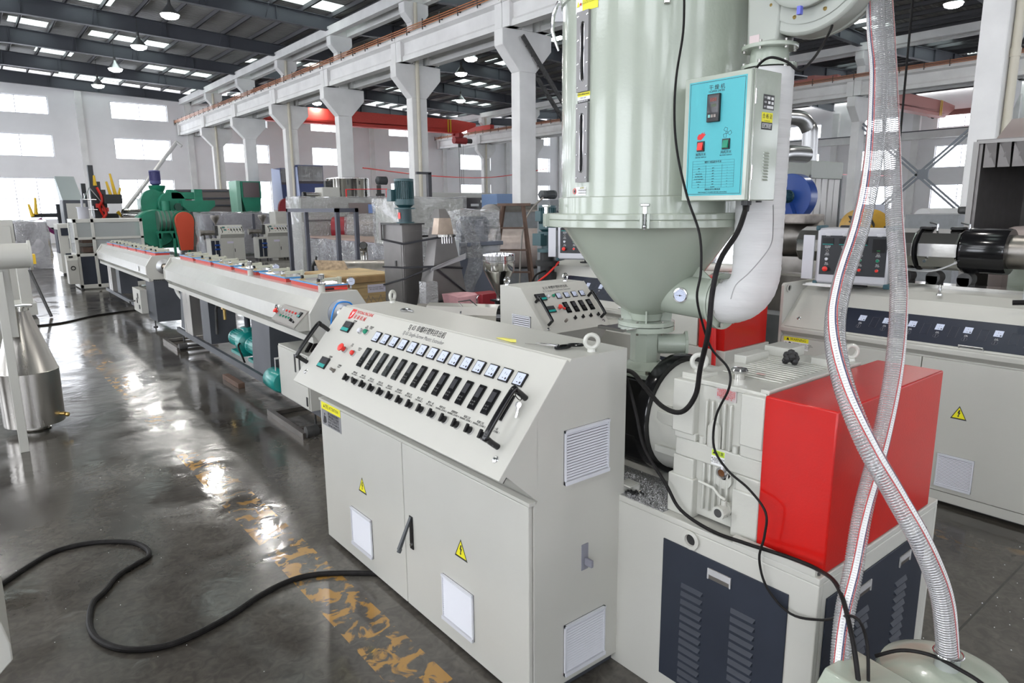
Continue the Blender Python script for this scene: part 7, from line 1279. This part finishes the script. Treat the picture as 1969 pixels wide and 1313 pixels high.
t = th('bag_filter', 'grey box filter with four long white filter bags beside the blue fan', 'filter', (20.3, 10.6, 0)); MB().box(19.3, 21.2, 10.3, 11.4, 2.9, 3.4).build('header_box', greyg, t, bevel=.02)
for i in range(5): lumpy(MB(), 19.35 + i * .37, 19.66 + i * .37, 10.35, 10.7, .7, 2.9, .03, .2, i + 40).build('filter_bag', mat('white_filter_cloth', (.86, .85, .84), .85, bump=.3, bscale=6), t)
for x in (19.3, 21.15): MB().box(x, x + .05, 10.3, 10.35, 0, 3.0).build('leg', greyp, t)
tag(MB().tube(smoothpath([(19.9, 12.8, 4.9), (20.9, 12.3, 4.9), (21.5, 11.95, 4.85), (21.75, 11.8, 4.55), (21.8, 11.75, 4.2), (21.8, 11.7, 1.0), (21.8, 11.7, 0)], 6), .24, 20).build('steel_duct', mat('galvanised_duct', (.5, .5, .5))), 'shiny steel duct bending down behind the white insulated duct', 'duct')
t = th('yellow_drum', 'round yellow drum end with dark slanted stripes between the two hoses', 'drum', (13.9, 6.1, 1.5)); MB().cyl((13.6, 6.0, 1.72), (14.2, 6.5, 1.72), .36, n=32).build('drum', mat('ochre_paint', (.50, .28, .02), .5, noise=.2, nscale=5), t); 
for d in (-.12, .12): MB().hexa([(13.57 + .14 + d, 5.99 - .02 - d, 1.45), (13.57 + .2 + d, 5.95 - d, 1.45), (13.58 + .2 + d, 5.96 - d, 1.46), (13.58 + .14 + d, 6.0 - .02 - d, 1.46), (13.37 + d, 6.15 - d, 1.95), (13.43 + d, 6.11 - d, 1.95), (13.44 + d, 6.12 - d, 1.96), (13.38 + d, 6.16 - d, 1.96)]).build('dark_stripe', dirty, t)
MB().box(13.5, 14.3, 5.9, 6.6, 0, 1.36).build('stand', greyp, t)
t = th('white_bench', 'white work bench with a machine on it far behind the clear hoses', 'bench', (21, 9, 0)); MB().box(20.2, 23, 8.6, 9.8, 1.55, 1.75).box(20.3, 22.9, 8.7, 9.7, 0, 1.55).build('bench', cream, t); MB().box(20.4, 21.2, 8.9, 9.3, 1.75, 2.15).build('machine', mat('pale_grey_blue', (.5, .52, .6)), t); MB().box(20.6, 20.9, 8.8, 8.9, 1.4, 1.7).build('dark_box', dirty, t)
t = th('grey_test_cabinet', 'low grey cabinet with a black end cap behind the big barrel', 'cabinet', (13.3, 4.5, 0)); MB().box(12.6, 13.95, 4.2, 5.0, 0, 2.0).build('body', greyp, t, bevel=.01); MB().box(13.4, 13.96, 4.18, 4.5, 2.0, 2.12).build('end_cap', dirty, t, bevel=.04)
t = th('white_tank', 'white horizontal tank under the far windows beside the right column', 'tank', (17.6, 5.5, 0)); MB().cyl((16.5, 6.2, 1.75), (18.6, 5.0, 1.75), .32, n=28).build('tank', mat('white_tank_paint', (.7, .7, .7), .4), t); MB().box(16.9, 18.2, 5.2, 6.1, 0, 1.5).build('cradle', greyp, t)
t = th('steel_hood', 'open-fronted dark steel hood with a folded strip curtain at the picture edge', 'hood', (8.4, 2.3, 0)); x0 = 8.0
hs = mat('dark_steel_sheet', (.16, .15, .145), .4, .6, noise=.1)
MB().box(x0, x0 + .03, 2.52, 2.58, 1.2, 2.78).box(x0, 9.6, 2.55, 2.58, .6, 2.78).box(x0, 9.6, 1.3, 1.33, .6, 2.78).box(9.55, 9.6, 1.3, 2.58, .6, 2.78).box(x0, 9.6, 1.3, 2.58, 2.78, 2.80).box(x0, 9.6, 1.3, 2.58, 0, .6).build('hood_box', hs, t, smooth=0); MB().prism([(8.1, 2.80), (9.5, 2.80), (9.2, 3.02), (8.5, 3.02)], 'y', 1.4, 2.45).build('hood_top', mat('brown_steel', (.30, .25, .24), .5, .3), t)
for i in range(10): y = 2.50 - i * .12; MB().hexa([(x0 - .005, y - .105, 2.53), (x0 + .0, y, 2.53), (x0 + .01, y, 2.53), (x0 + .005, y - .105, 2.53), (x0 - .035, y - .105, 2.76), (x0 - .005, y, 2.76), (x0 + .005, y, 2.76), (x0 - .025, y - .105, 2.76)]).build('curtain_strip', hs, t, smooth=0)
MB().box(x0 - .03, x0, 1.3, 2.56, 2.76, 2.79).build('front_rail', mat('dull_rail', (.30, .29, .28), .5, .5), t); MB().box(x0 - .02, x0 + .01, 2.55, 2.60, .6, 2.78).build('front_post', mat('dull_rail', (.3, .3, .3)), t)
tag(MB().box(7.2, 7.9, .6, 2.15, 1.3, 1.98).build('brown_cover', mat('brown_steel', (.30, .25, .24)), bevel=.15), 'rounded brown cover sheet behind the black barrel cover', 'cover')
t = th('pale_backstop', 'pale green-grey machine panel behind the thin conduit', 'panel', (7.2, 1.4, 0)); MB().box(7.0, 7.05, .2, 1.9, 0, 1.75).build('sheet', greenc, t); MB().box(6.98, 7.0, 1.2, 1.5, 1.58, 1.6).build('slot', dirty, t)
